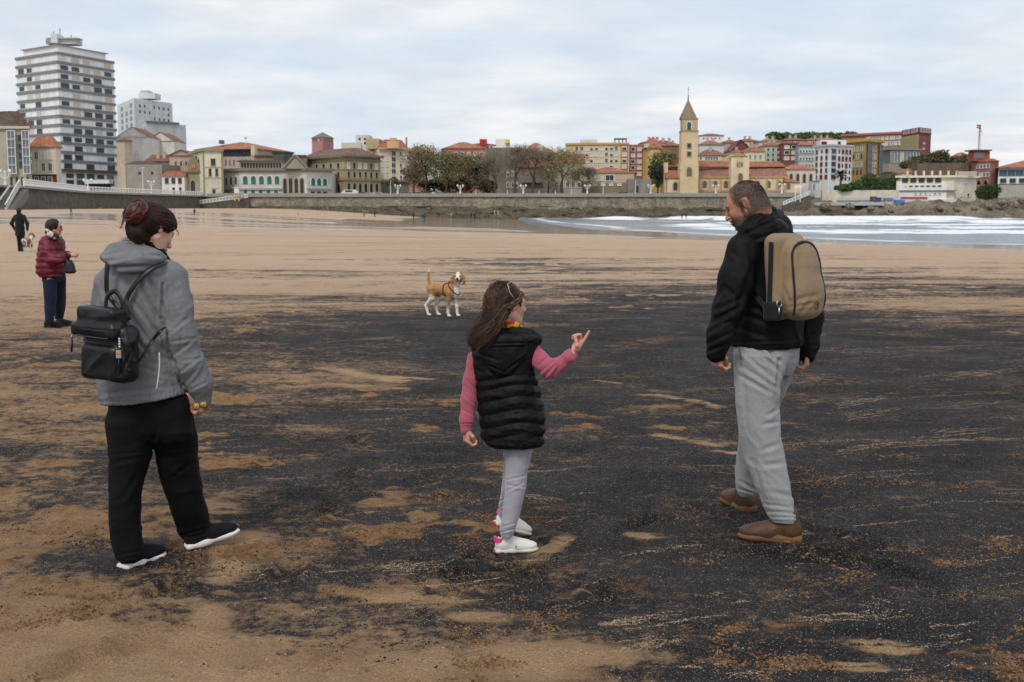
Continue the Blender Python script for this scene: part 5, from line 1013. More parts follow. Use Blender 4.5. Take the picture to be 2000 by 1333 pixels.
# ================================================================ SDF MODELLING KIT
def smin(a, b, k):
    h = np.clip(.5 + .5 * (b - a) / k, 0, 1); return b * (1 - h) + a * h - k * h * (1 - h)
class Sdf:
    """list of primitives blended smoothly; world units; polygonised with surface nets"""
    def __init__(s, k=.02): s.pr = []; s.k = k
    def cap(s, a, b, ra, rb, k=None, op=1, sc=None):
        a, b = np.array(a, float), np.array(b, float); s.pr.append(('c', a, b, ra, rb, k or s.k, op, sc)); return s
    def chain(s, pts, rad, k=None):
        for i in range(len(pts) - 1): s.cap(pts[i], pts[i + 1], rad[i], rad[i + 1], k)
        return s
    def ell(s, c, r, M=None, k=None, op=1):
        """M: 3x3 columns = local axes"""
        s.pr.append(('e', np.array(c, float), np.array(r, float), np.eye(3) if M is None else np.array(M, float), k or s.k, op)); return s
    def box(s, c, h, M=None, rr=.01, k=None, op=1):
        s.pr.append(('b', np.array(c, float), np.array(h, float), np.eye(3) if M is None else np.array(M, float), rr, k or s.k, op)); return s
    def loft(s, rows, axis=2, k=None, op=1, e=2.0, yaw=0.0, flat=0.012):
        """rows: (z, cx, cy, rx, ry) sorted by z"""
        s.pr.append(('l', np.array(sorted(rows), float), axis, k or s.k, op, e, yaw, flat)); return s
    def ev(s, p):
        d = None
        for q in s.pr:
            if q[0] == 'c':
                _, a, b, ra, rb, k, op, sc = q; ab = b - a; L2 = max(ab @ ab, 1e-9); t = np.clip((p - a) @ ab / L2, 0, 1)
                v = p - a - t[:, None] * ab
                if sc is not None:
                    v = (v @ sc[0]) / sc[1]
                n = np.sqrt((v * v).sum(1)) - (ra + (rb - ra) * t)
            elif q[0] == 'e':
                _, c, r, M, k, op = q; v = (p - c) @ M; k0 = np.sqrt(((v / r) ** 2).sum(1)); k1 = np.sqrt(((v / r ** 2) ** 2).sum(1)); n = k0 * (k0 - 1) / np.maximum(k1, 1e-6)
                n = np.where(k0 < .05, -r.min(), n)
            elif q[0] == 'b':
                _, c, h, M, rr, k, op = q; v = np.abs((p - c) @ M) - (h - rr); n = np.sqrt((np.maximum(v, 0) ** 2).sum(1)) + np.minimum(v.max(1), 0) - rr
            else:
                _, rw, ax, k, op, e, yaw, flat = q; z = p[:, ax]; zz = rw[:, 0]
                cx, cy, rx, ry = (np.interp(z, zz, rw[:, i]) for i in (1, 2, 3, 4)); o = [i for i in range(3) if i != ax]
                dx, dy = p[:, o[0]] - cx, p[:, o[1]] - cy
                yw = np.interp(z, zz, rw[:, 5]) if rw.shape[1] > 5 else yaw
                cs, sn = np.cos(yw), np.sin(yw); u = dx * cs + dy * sn; w_ = -dx * sn + dy * cs
                m = (np.abs(u / rx) ** e + np.abs(w_ / ry) ** e) ** (1 / e)
                g = np.sqrt((u / rx ** 2) ** 2 + (w_ / ry ** 2) ** 2) / np.maximum(np.sqrt((u / rx) ** 2 + (w_ / ry) ** 2), 1e-4)
                n = (m - 1) / np.maximum(g, 1.0 / np.maximum(rx, ry))
                ez = np.maximum(zz[0] - z, z - zz[-1]); n = -smin(-n, -ez, flat)
            n = n.astype(np.float32)
            if d is None: d = n
            elif op == 1: d = smin(d, n, k)
            else: d = -smin(-d, n, k)
        return d
    def mesh(s, lo, hi, h, proj=2):
        lo = np.array(lo, float); n = np.ceil((np.array(hi) - lo) / h).astype(int) + 1
        g = np.stack(np.meshgrid(*[np.arange(k) for k in n], indexing='ij'), -1).reshape(-1, 3)
        nc = (n + 3) // 4 + 1; gc = np.stack(np.meshgrid(*[np.arange(k) for k in nc], indexing='ij'), -1).reshape(-1, 3)
        Dc = s.ev(lo + gc * (4 * h)).reshape(nc); bi = tuple(np.minimum((g + 2) // 4, nc - 1).T); D = Dc[bi].astype(np.float32)
        nearm = np.abs(D) < 4 * h * 1.9
        idn = np.flatnonzero(nearm)
        for i in range(0, len(idn), 400000): k_ = idn[i:i + 400000]; D[k_] = s.ev(lo + g[k_] * h)
        D = D.reshape(n); I = D < 0
        cellany = np.zeros(np.array(n) - 1, bool); cellall = np.ones(np.array(n) - 1, bool)
        for c in np.ndindex(2, 2, 2):
            b = I[c[0]:n[0] - 1 + c[0], c[1]:n[1] - 1 + c[1], c[2]:n[2] - 1 + c[2]]; cellany |= b; cellall &= b
        act = cellany & ~cellall; idx = np.full(act.shape, -1, np.int64); ci = np.argwhere(act); idx[tuple(ci.T)] = np.arange(len(ci))
        if not len(ci): return np.zeros((0, 3)), np.zeros((0, 4), int)
        acc = np.zeros((len(ci), 3)); cnt = np.zeros(len(ci))
        for ax in range(3):
            for a in (0, 1):
                for b in (0, 1):
                    o = [0, 0, 0]; oo = [i for i in range(3) if i != ax]; o[oo[0]] = a; o[oo[1]] = b; c0 = ci + o; c1 = c0.copy(); c1[:, ax] += 1
                    d0 = D[tuple(c0.T)]; d1 = D[tuple(c1.T)]; m = (d0 < 0) != (d1 < 0); t = np.where(m, d0 / np.where(m, d0 - d1, 1), 0)
                    pt = c0.astype(float); pt[:, ax] += t; acc[m] += pt[m]; cnt[m] += 1
        V = lo + acc / cnt[:, None] * h; F = []
        for ax in range(3):
            o1, o2 = [(1, 2), (2, 0), (0, 1)][ax]
            sl0 = [slice(0, n[i] - 1) if i == ax else slice(1, n[i] - 1) for i in range(3)]; sl1 = list(sl0); sl1[ax] = slice(1, n[ax])
            a0, a1 = I[tuple(sl0)], I[tuple(sl1)]
            for m, fl in ((a0 & ~a1, False), (~a0 & a1, True)):
                e = np.argwhere(m)
                if not len(e): continue
                base = e.copy(); base[:, o1] += 1; base[:, o2] += 1
                def cid(d1, d2):
                    c = base.copy(); c[:, o1] -= d1; c[:, o2] -= d2; return idx[tuple(c.T)]
                q = np.stack([cid(1, 1), cid(0, 1), cid(0, 0), cid(1, 0)], 1); F.append(q[:, ::-1] if fl else q)
        F = np.concatenate(F); F = F[(F >= 0).all(1)]
        for _ in range(proj):
            gq = s.grad(V, h * .5); V = V - gq * np.clip(s.ev(V), -h, h)[:, None] * .8
        return V, F
    def grad(s, V, e=.002):
        g = np.stack([s.ev(V + np.eye(3)[i] * e) - s.ev(V - np.eye(3)[i] * e) for i in range(3)], 1); return g / np.maximum(np.linalg.norm(g, axis=1), 1e-9)[:, None]
def ridged(p, seed=0, oct=2): n = fbm(p, oct, seed); return 1 - np.abs(n) * 2
def folds(V, Nn, amp, scale, dirv, stretch=4, seed=0, w=1.0):
    """cloth folds: ridged noise stretched along dirv"""
    d = np.array(dirv, float); d /= np.linalg.norm(d); p = V - np.outer(V @ d, d) * (1 - 1 / stretch)
    wob = np.stack([fbm(V * 5, 2, seed + 3 + i) for i in range(3)], 1) * .045; q = (p + wob) * scale
    r = np.clip(ridged(q, seed), -1, 1) - .5 ; return V + Nn * (np.clip(r, -1, 1) * amp * w)[:, None] if np.ndim(w) == 0 else V + Nn * (np.clip(r, -1, 1) * amp * w)[:, None]
def creases(V, Nn, lines, front=True):
    """each line (px0,py0,px1,py1,width m,depth m): a furrow with raised lips on the camera side"""
    px, py = pix(V[:, 0], V[:, 1], V[:, 2]); sc = V[:, 1] / FPX; disp = np.zeros(len(V)); fr = sstep(.15, -.35, Nn[:, 1])
    for (x0, y0, x1, y1, w_, dp) in lines:
        d = np.array([x1 - x0, y1 - y0], float); L2 = d @ d; t = ((px - x0) * d[0] + (py - y0) * d[1]) / L2; tc = np.clip(t, 0, 1)
        ex = px - x0 - tc * d[0]; ey = py - y0 - tc * d[1]; dist = np.hypot(ex, ey) * sc; side = np.sign(ex * -d[1] + ey * d[0]); fade = np.sin(np.pi * np.clip(.08 + tc * .84, 0, 1)) ** .6
        disp += (-dp * np.exp(-(dist / w_) ** 2) + dp * .75 * np.exp(-((dist - 1.7 * w_) / w_) ** 2) * (side > 0) + dp * .3 * np.exp(-((dist - 1.7 * w_) / w_) ** 2) * (side <= 0)) * fade
    return V + Nn * (disp * fr)[:, None]
def sobj(name, parent, V, F, m, col=None, org=None, attr=None):
    """vertices in world space -> object parented to a thing at its location"""
    o = parent
    off = np.array(parent['_w']) if '_w' in parent else np.array(parent.location)
    return link(name, npmesh(name, V - off, F, [m], True, col=col, attr=attr), parent)
def join(parts):
    VV, FF, o = [], [], 0
    for V, F in parts: VV.append(V); FF.append(F + o); o += len(V)
    return np.concatenate(VV), np.concatenate(FF)
def frame(yaw, pitch=0, roll=0):
    """columns: forward, left, up. yaw 0 = looking along +Y (away from the camera), positive = turned left"""
    f = Vector((-math.sin(yaw) * math.cos(pitch), math.cos(yaw) * math.cos(pitch), math.sin(pitch)))
    l = Vector((-math.cos(yaw), -math.sin(yaw), 0)); u = f.cross(l)
    l2 = l * math.cos(roll) + u * math.sin(roll); u2 = f.cross(l2)
    return np.array([f, l2, u2]).T
class Local:
    def __init__(s, c, M, sc=1.0): s.c = np.array(c, float); s.M = M; s.s = sc
    def p(s, x, y, z): return s.c + s.M @ (np.array([x, y, z]) * s.s)
    def r(s, *a): return np.array(a) * s.s
SKINC = S(205, 158, 132)
def skin_mat(): return colmat('skin', .55, .35, .06, 40)
def head_sdf(L_, male=False, child=False):
    """L_: Local at skull centre; forward, left, up. skull height ~0.235"""
    h = Sdf(.02); p = L_.p; M = L_.M; s = L_.s
    h.ell(p(-.012, 0, .028), L_.r(.099, .077, .09), M)                   # cranium
    h.ell(p(.045, 0, -.01), L_.r(.052, .060, .082), M, k=.03 * s)         # face
    h.ell(p(.045, 0, -.065), L_.r(.042, .046, .042), M, k=.03 * s)        # jaw
    h.ell(p(.078, 0, -.094), L_.r(.018, .022, .016), M, k=.02 * s)         # chin
    for q in (1, -1):
        h.cap(p(.0, q * .058, -.045), p(.06, q * .032, -.09), .016 * s, .014 * s, k=.025 * s)
        h.ell(p(.07, q * .034, -.022), L_.r(.02, .02, .018), M, k=.02 * s)   # cheek
        h.ell(p(.095, q * .031, .008), L_.r(.012, .017, .010), M, k=.008 * s, op=-1)  # socket
        h.ell(p(.082, q * .031, .008), L_.r(.0135, .0135, .0135), M, k=.003 * s)      # eyeball/lid
        h.cap(p(.092, q * .014, .022), p(.084, q * .048, .024), .007 * s, .006 * s, k=.012 * s)
        e = p(-.004, q * .077, -.004)                                        # ear
        Me = M @ np.array(frame(0))
        h.ell(p(-.006, q * .077, .002), L_.r(.014, .006, .025), M, k=.007 * s); h.ell(p(-.010, q * .083, .010), L_.r(.012, .006, .018), M, k=.006 * s)
        h.ell(p(-.003, q * .089, .004), L_.r(.008, .006, .015), M, k=.004 * s, op=-1)
    h.cap(p(.097, 0, .012), p(.116, 0, -.026), .007 * s, .010 * s, k=.010 * s); h.ell(p(.113, 0, -.031), L_.r(.012, .014, .009), M, k=.006 * s)
    for q in (1, -1): h.ell(p(.104, q * .011, -.033), L_.r(.008, .007, .007), M, k=.005 * s)
    h.ell(p(.099, 0, -.056), L_.r(.010, .022, .006), M, k=.008 * s); h.ell(p(.097, 0, -.066), L_.r(.011, .019, .007), M, k=.007 * s)
    h.cap(p(.106, .018, -.0605), p(.106, -.018, -.0605), .0022 * s, .0022 * s, k=.002, op=-1)
    return h
def hand_sdf(wrist, M, sc=1.0, left=True, curl=(.9, .9, .9, .9), thumb=.5, spread=.06, point=False):
    """M columns: along the hand (to fingertips), palm normal direction (curl towards it), across towards the thumb side"""
    L_ = Local(wrist, M, sc); h = Sdf(.008 * sc); p = L_.p
    h.cap(p(-.05, 0, 0), p(.01, 0, 0), .027 * sc, .024 * sc, sc=(M, np.array([1, .8, 1])))
    h.box(p(.052, 0, 0), L_.r(.042, .014, .038), M, .013 * sc, k=.014 * sc)
    zs = [.030, .011, -.009, -.028]; ln = [.88, 1.0, .93, .74]
    if not hasattr(curl, '__len__'): curl = [curl] * 4
    for i in range(4):
        a = 0; q = np.array([.088 - .006 * abs(i - 1), 0, zs[i]]); seg = np.array([.045, .028, .022]) * ln[i]; rad = [.0100, .0090, .0082, .0072]
        for j in range(3):
            a += curl[i] * (.75 if j == 0 else 1.0); d = np.array([math.cos(a), math.sin(a), (1.5 - i) * spread]); q2 = q + d * seg[j]; h.cap(p(*q), p(*q2), rad[j] * sc, rad[j + 1] * sc, k=.003 * sc); q = q2
    t0 = np.array([.02, .008, .026]); t1 = np.array([.048, .018 + .012 * thumb, .050 - .012 * thumb]); t2 = np.array([.075, .026 + .022 * thumb, .052 - .03 * thumb]); t3 = np.array([.095, .03 + .026 * thumb, .048 - .045 * thumb])
    h.chain([p(*t0), p(*t1), p(*t2), p(*t3)], [.015 * sc, .012 * sc, .0105 * sc, .008 * sc], k=.006 * sc); return h, L_
def axes(d, n):
    """orthonormal: d along, n approx normal"""
    d = np.array(d, float); d /= np.linalg.norm(d); n = np.array(n, float); n -= d * (n @ d); n /= np.linalg.norm(n); return np.stack([d, n, np.cross(d, n)], 1)
def bounds(V): return V.min(0), V.max(0)
def BB(x0, y0, Y0, x1, y1, Y1):
    c = np.array([W(x, y, Y) for x in (x0, x1) for y in (y0, y1) for Y in (Y0, Y1)]); return c.min(0), c.max(0)
def W(px, py, Y): return np.array(P(px, py, Y))
def hmesh(sd, c, r, h=.0026):
    c = np.array(c, float); r = np.array(r, float) if hasattr(r, '__len__') else np.array([r] * 3); return sd.mesh(c - r, c + r, h)
def hairs(name, parent, pts, dirs, ln, wd, m, cols, curve=None):
    """many thin two-segment blades"""
    n = len(pts); d = dirs / np.maximum(np.linalg.norm(dirs, axis=1), 1e-9)[:, None]; r = np.random.RandomState(3)
    side = np.cross(d, r.normal(0, 1, d.shape)); side /= np.linalg.norm(side, axis=1)[:, None]; w_ = np.broadcast_to(wd, (n,))[:, None]; l_ = np.broadcast_to(ln, (n,))[:, None]
    mid = pts + d * l_ * .5; end = pts + d * l_ + (curve if curve is not None else 0) * l_
    V = np.stack([pts - side * w_, pts + side * w_, mid + side * w_ * .8, mid - side * w_ * .8, end], 1).reshape(-1, 3); b = np.arange(n)[:, None] * 5
    F4 = (b + [[0, 1, 2, 3]]).tolist(); F3 = (b + [[3, 2, 4]]).tolist()
    off = np.array(parent.location); return link(name, npmesh(name, V - off, F4 + F3, [m], True, col=np.repeat(cols, 5, 0)), parent)
def strands(mb, guides, n, spread, r0, m, seed=0, nseg=7, sides=3):
    """tubes following interpolated guide curves (each guide: list of points) """
    r = np.random.RandomState(seed); G = np.array(guides, float)
    for i in range(n):
        u = r.rand() * (len(G) - 1); a = int(min(u, len(G) - 2)) if len(G) > 1 else 0; f = u - a if len(G) > 1 else 0
        c = G[a] * (1 - f) + (G[a + 1] * f if len(G) > 1 else 0); off = r.normal(0, 1, 3) * spread; k = len(c); s_ = np.linspace(0, 1, k)[:, None]
        wv = r.normal(0, 1, 3) * spread * 1.2; c = c + off * (.35 + .65 * s_) + wv * np.sin(s_ * 3.1 + r.rand() * 3) * s_ + r.normal(0, 1, 3) * spread * .8 * s_ ** 2
        t = np.linspace(0, k - 1, nseg); cc = np.stack([np.interp(t, np.arange(k), c[:, j]) for j in range(3)], 1)
        rr = [r0 * (.7 + .6 * r.rand()) * (1 - .75 * q / (nseg - 1)) for q in range(nseg)]; mb.tube([Vector(q) for q in cc], rr, m, sides, cap=False)

def combed(s, starts, target, mb, mats, off, r0=.0011, nseg=7, lift=.0012, seed=1, sw=.006):
    """strands lying on surface s, drawn from the start points to the target"""
    r = np.random.RandomState(seed); n = len(starts); T = target + r.normal(0, 1, (n, 3)) * sw; pts = []
    for i in range(nseg):
        f = i / (nseg - 1); c = starts * (1 - f) + T * f + r.normal(0, .0012, (n, 3))
        for _ in range(3): c = c - s.grad(c) * (s.ev(c) - lift - .002 * math.sin(f * 3.1))[:, None]
        pts.append(c)
    pts = np.stack(pts, 1); off = np.array(off)
    for k in range(n): mb.tube([Vector(q) - Vector(off) for q in pts[k]], [r0 * (.6 + .8 * math.sin(math.pi * (.15 + .7 * j / (nseg - 1)))) for j in range(nseg)], mats[k % len(mats)], 3, cap=False)
# ================================================================ PEOPLE
def W(px, py, Y): return np.array(P(px, py, Y))
def row(py, xl, xr, Y, ry, yaw=0.0, exact=False):
    a, b = P(xl, py, Y), P(xr, py, Y); hw = (b.x - a.x) / 2; c, s_ = abs(math.cos(yaw)), abs(math.sin(yaw))
    ry = min(ry, hw * .95 / max(s_, .05)); rx = math.sqrt(max(hw ** 2 - (ry * s_) ** 2, (.3 * hw) ** 2)) / max(c, .3)
    return (a.z, (a.x + b.x) / 2, Y, rx, ry, yaw)
def shoe(parent, heel, d, L_=.29, wd=1.0, pitch=0, mu=None, ms=None, name='shoe', boot=False, child=False, lift=0, accents=None):
    d = np.array([d[0], d[1], 0.0]); d /= np.linalg.norm(d); f = d * math.cos(pitch) + np.array([0, 0, math.sin(pitch)]); side = np.array([-d[1], d[0], 0]); up = np.cross(f, side) * 1.0
    if up[2] < 0: up = -up
    M = np.stack([f, side, up], 1); k = L_ / .29; c = np.array([heel[0], heel[1], heel[2] + lift]); Q = Local(c, M, k); p = Q.p; s = Sdf(.02 * k)
    s.ell(p(.055, 0, .055), Q.r(.055, .040 * wd, .055), M); s.cap(p(.06, 0, .06), p(.065, 0, .13 if boot else .085), .046 * k * wd, .044 * k * wd)
    s.cap(p(.08, 0, .075), p(.20, 0, .045), .043 * k * wd, .038 * k * wd); s.ell(p(.225, 0, .040), Q.r(.062, .047 * wd, .032), M); s.ell(p(.15, 0, .035), Q.r(.11, .040 * wd, .035), M)
    s.box(p(.14, 0, -.08), Q.r(.3, .2, .1), M, op=-1, k=.004)
    if not boot: s.ell(p(.055, 0, .135), Q.r(.042, .028, .035), M, op=-1, k=.01)
    V, F = hmesh(s, p(.14, 0, .07), .2 * k, .0042 * k); u = link(name, npmesh(name, V - np.array(parent.location), F, [mu], True), parent)
    s2 = Sdf(.012 * k); hh = .016 if not boot else .019
    s2.ell(p(.06, 0, hh), Q.r(.066, .044 * wd, .5), M); V2 = None
    s2 = Sdf(.02 * k); s2.box(p(.06, 0, hh), Q.r(.062, .042 * wd, hh), M, .016 * k); s2.box(p(.15, 0, hh), Q.r(.09, .038 * wd, hh), M, .014 * k, k=.03 * k); s2.ell(p(.225, 0, hh), Q.r(.07, .051 * wd, hh * 1.25), M, k=.02 * k)
    V2, F2 = hmesh(s2, p(.14, 0, .02), [.2 * k] * 3, .004 * k); link('sole', npmesh('sole', V2 - np.array(u.parent.location), F2, [ms], True), u)
    return u, Q
def fabric(name, col, rough=.85, spec=.2, weave=.25, fs=500, bump=.0015, bs=90, sheen=.2, var=.08): return mat(name, col, rough, var, 6, bump=bump, bs=bs, spec=spec, fine=weave, fs=fs, sheen=sheen)
def coarse_body(sd, pts):
    pass
def person(label, px, py): return thing('person', label, 'person', PG(px, py))
def strip(name, parent, pts, w_, th, m, normal, smooth=True):
    """flat strap following points, lying with the given normal"""
    mb = MB(); off = Vector(parent.location); mb.tube([Vector(p) - off for p in pts], [(w_, th)] * len(pts), m, 8, flat=normal); return mb.obj(name, parent, smooth)
def spl(pts, n=24):
    p = np.array(pts, float); k = len(p); t = np.linspace(0, k - 1, n); i = np.clip(t.astype(int), 0, k - 2); f = (t - i)[:, None]
    p0 = p[np.maximum(i - 1, 0)]; p1 = p[i]; p2 = p[i + 1]; p3 = p[np.minimum(i + 2, k - 1)]
    return .5 * (2 * p1 + (p2 - p0) * f + (2 * p0 - 5 * p1 + 4 * p2 - p3) * f ** 2 + (3 * p1 - p0 - 3 * p2 + p3) * f ** 3)
HAIRM = colmat('hair', .5, .35, .2, 30)
SK = skin_mat()
def head_colors(V, L_, base=SKINC, hairc=S(52, 44, 40), hairfn=None, beard=None):
    q = (V - L_.c) @ L_.M / L_.s; col = np.tile(np.array(base), (len(V), 1)) * (1 + .05 * fbm(V * 30, 2, 3))[:, None]
    red = np.exp(-((q[:, 0] - .07) / .03) ** 2 - ((np.abs(q[:, 1]) - .035) / .02) ** 2 - ((q[:, 2] + .025) / .025) ** 2) * .35 + (np.abs(q[:, 1]) > .072) * (np.abs(q[:, 2]) < .04) * .35
    col = col * (1 - red[:, None] * [0, .35, .35])
    lip = (np.exp(-((q[:, 2] + .061) / .010) ** 2) * (q[:, 0] > .088) * (np.abs(q[:, 1]) < .024))[:, None]; col = col * (1 - lip * [.15, .45, .4])
    eye = (np.exp(-((q[:, 2] - .006) / .004) ** 2) * (q[:, 0] > .078) * (np.abs(np.abs(q[:, 1]) - .031) < .014))[:, None]; col = col * (1 - eye * .8)
    if hairfn is not None: w_ = hairfn(q)[:, None]; col = col * (1 - w_) + np.array(hairc) * w_
    if beard is not None: w_ = beard(q)[:, None]; col = col * (1 - w_) + np.array(hairc) * .9 * w_
    return col, q
# ---------------------------------------------------------------- MAN
def man():
    t = person('man in black hooded jacket and grey joggers walking away at right', 1500, 1060); off = np.array(t.location); yw = .60; by = 5.88
    JK = fabric('black_softshell', S(13, 13, 14), .7, .2, .3, 400, .009, 15, .0); JG = fabric('grey_jersey', S(152, 152, 153), .95, .1, .3, 420, .008, 16, .2)
    # head
    HM = frame(1.28, -.42, .03); H = Local(W(1457, 400, 5.80), HM, .93); hd = head_sdf(H, True)
    hd.cap(H.p(-.05, 0, -.04), W(1490, 452, 5.87), .060, .068, k=.03)
    hd.ell(W(1490, 480, 5.88), (.17, .1, .06), k=.05)
    V, F = hmesh(hd, W(1465, 425, 5.83), [.22, .2, .25], .0032)
    def scalp(q):
        x, y, z = q.T; hl = .058 - .30 * np.maximum(x - .0, 0) * 0
        edge = sstep(.062, .025, x - z * .12) * sstep(-.035, -.002, z + (x < 0) * .045 - np.maximum(x, 0) * .5)
        side = np.exp(-((np.abs(y) - .08) / .012) ** 2) * (np.abs(z - .002) < .03) * (np.abs(x + .004) < .022)
        top = 1 - .55 * np.exp(-((x - .04) / .05) ** 2 - (y / .05) ** 2) * (z > .06)
        return np.clip(edge * top * (1 - side), 0, 1)
    def beard(q):
        x, y, z = q.T; b = sstep(-.035, -.055, z - .0 * x) * sstep(-.0, .025, x + .02) * (1 - np.exp(-((z + .061) / .007) ** 2) * (np.abs(y) < .018))
        b = np.maximum(b, sstep(.010, 0, np.abs(z + .045)) * (x > .085) * (np.abs(y) < .03)); sb = sstep(.018, .004, np.abs(x - .016 + z * .1)) * sstep(.035, .02, z) * (z < .03) * (np.abs(y) > .055) * (z > -.08); return np.clip(np.maximum(b, sb), 0, 1) * (np.abs(y) < .08)
    col, q = head_colors(V, H, S(184, 132, 106), S(66, 62, 60), lambda q: scalp(q) * .8, lambda q: beard(q) * .5)
    col *= (1 - .6 * (np.exp(-((q[:, 2] - .026) / .006) ** 2) * (q[:, 0] > .07) * (np.abs(np.abs(q[:, 1]) - .034) < .02)))[:, None]
    parts = [(V, F)]; cols = [col]
    # hands
    hl, Q = hand_sdf(W(1398, 684, 5.67), axes([.12, .10, -.95], [.75, .5, .2]), .88, curl=(1.0, 1.1, 1.15, 1.2), thumb=.9); a = hmesh(hl, W(1396, 716, 5.67), .13, .0026)
    hr, Q = hand_sdf(W(1577, 684, 5.93), axes([-.10, -.12, -.95], [-.7, .1, .1]), .9, curl=(.7, .8, .85, .9), thumb=.8); b = hmesh(hr, W(1574, 712, 5.93), .14, .0026)
    for m_ in (a, b): parts.append(m_); cols.append(np.tile(S(198, 146, 122), (len(m_[0]), 1)) * (1 + .06 * fbm(m_[0] * 60, 2, 2))[:, None])
    core = Sdf(.02); core.cap(W(1490, 490, 5.88), W(1500, 640, 5.88), .10, .09); core.chain([W(1478, 690, 5.83), W(1484, 840, 5.79), W(1530, 1000, 5.74)], [.06, .045, .03]); core.chain([W(1520, 700, 5.97), W(1478, 840, 6.02), W(1458, 945, 6.16)], [.06, .04, .025])
    core.chain([W(1455, 495, 5.78), W(1427, 600, 5.72), W(1396, 690, 5.67)], [.04, .03, .025]); core.chain([W(1565, 510, 6.0), W(1582, 620, 6.02), W(1580, 695, 5.94)], [.04, .026, .022])
    V, F = core.mesh(*BB(1380, 1010, 5.5, 1610, 470, 6.4), .014, 0); parts.append((V, F)); cols.append(np.tile(SKINC, (len(V), 1)))
    V, F = join(parts); sobj('body', t, V, F, SK, np.concatenate(cols))
    # hair: cropped
    Vh, Fh = hmesh(hd, H.c, .17, .0032); q = (Vh - H.c) @ H.M / H.s; w_ = scalp(q); wb = beard(q); Nn = hd.grad(Vh); r = np.random.RandomState(5)
    def crop(name, w__, n, ln, c0, c1, seed, gz=0):
        k = r.choice(len(Vh), n, p=w__ / w__.sum()); qq = q[k]; pts = Vh[k] + r.normal(0, .0016, (n, 3)); d = Nn[k] + (H.M @ np.array([-.5, 0, -.5])) * .7 + r.normal(0, .35, (n, 3)); g = sstep(.05, -.02, qq[:, 2]) * gz
        c = np.array(S(*c0)) * (1 - g)[:, None] + np.array(S(*c1)) * g[:, None]; c = c * (.7 + .6 * r.rand(n))[:, None]; hairs(name, t, pts, d, ln, .0010, HAIRM, c)
    crop('hair', w_ ** 1.5, 11000, .0040, (34, 31, 30), (118, 114, 110), 1, .9); crop('beard', np.where(wb > .3, wb, 0), 3600, .006, (52, 42, 36), (110, 100, 92), 2, .3)
    # jacket
    s = Sdf(.03)
    s.loft([row(452, 1452, 1546, 5.87, .09, yw), row(463, 1440, 1566, by, .12, yw), row(480, 1433, 1578, by, .135, yw), row(520, 1434, 1580, by, .14, yw), row(560, 1436, 1578, by, .14, yw), row(600, 1436, 1574, by, .145, yw), row(640, 1432, 1570, by, .155, yw), row(666, 1430, 1568, by, .16, yw), row(677, 1430, 1567, by, .158, yw)], e=2.3)
    s.chain([W(1452, 488, 5.74), W(1438, 545, 5.70), W(1423, 603, 5.68), W(1408, 655, 5.66), W(1399, 690, 5.66)], [.082, .080, .072, .063, .050], k=.035)
    s.chain([W(1568, 500, 6.03), W(1578, 560, 6.02), W(1584, 620, 6.0), W(1581, 675, 5.95), W(1577, 694, 5.93)], [.07, .065, .058, .048, .042], k=.03)
    V, F = s.mesh(*BB(1355, 730, 5.4, 1625, 430, 6.3), .0065); Nn = s.grad(V)
    V = folds(V, Nn, .004, 9, [.25, .1, -1], 3, 11, sstep(.2, -.2, Nn[:, 1]) + .3); Nn = s.grad(V)
    V = creases(V, Nn, [(1375, 655, 1425, 625, .010, .007), (1380, 672, 1430, 650, .009, .007), (1392, 630, 1440, 600, .012, .009), (1400, 605, 1445, 585, .012, .008), (1372, 690, 1412, 676, .008, .006), (1415, 560, 1455, 600, .012, .006), (1470, 520, 1440, 610, .016, .008), (1465, 480, 1480, 560, .016, .008), (1440, 640, 1500, 660, .012, .006), (1450, 615, 1530, 640, .014, .006), (1470, 600, 1540, 625, .012, .006), (1436, 670, 1560, 664, .006, .004), (1395, 590, 1415, 560, .01, .005), (1570, 660, 1598, 650, .008, .006), (1568, 680, 1596, 674, .008, .005)])
    sobj('jacket', t, V, F, JK)
    # hood and collar
    s = Sdf(.02); C = [(1445, 462, 5.74), (1462, 446, 5.74), (1482, 428, 5.76), (1503, 419, 5.83), (1514, 424, 5.93), (1497, 434, 6.0), (1465, 448, 5.97), (1446, 462, 5.86)]
    s.chain([W(*c) for c in C], [.022, .030, .037, .040, .038, .032, .026, .02], k=.025)
    s.chain([W(1472, 455, 5.73), W(1500, 441, 5.76), W(1526, 442, 5.86), W(1535, 450, 5.96)], [.03, .04, .045, .04], k=.03); s.chain([W(1450, 478, 5.72), W(1490, 466, 5.74), W(1530, 462, 5.82)], [.028, .042, .05], k=.03)
    V, F = s.mesh(*BB(1425, 510, 5.6, 1560, 395, 6.12), .0052); Nn = s.grad(V); V = folds(V, Nn, .005, 14, [.8, .3, .5], 3, 4); V = creases(V, Nn, [(1455, 458, 1520, 428, .009, .009), (1470, 470, 1535, 448, .010, .008), (1462, 440, 1500, 412, .006, .005)])
    sobj('hood', t, V, F, JK)
    # trousers
    s = Sdf(.035); yh = .7
    s.loft([row(664, 1436, 1560, 5.90, .13, yh), row(680, 1434, 1566, 5.88, .14, yh), row(705, 1434, 1562, 5.88, .14, yh), row(735, 1437, 1548, 5.88, .12, yh)], flat=.02)
    s.loft([row(690, 1434, 1535, 5.80, .11), row(740, 1435, 1526, 5.79, .11), row(790, 1437, 1519, 5.78, .105), row(850, 1443, 1526, 5.77, .10), row(900, 1455, 1536, 5.76, .095), row(950, 1475, 1545, 5.74, .088), row(990, 1489, 1553, 5.73, .082), row(1008, 1498, 1559, 5.72, .078), row(1020, 1507, 1556, 5.71, .062)], k=.03, flat=.006)
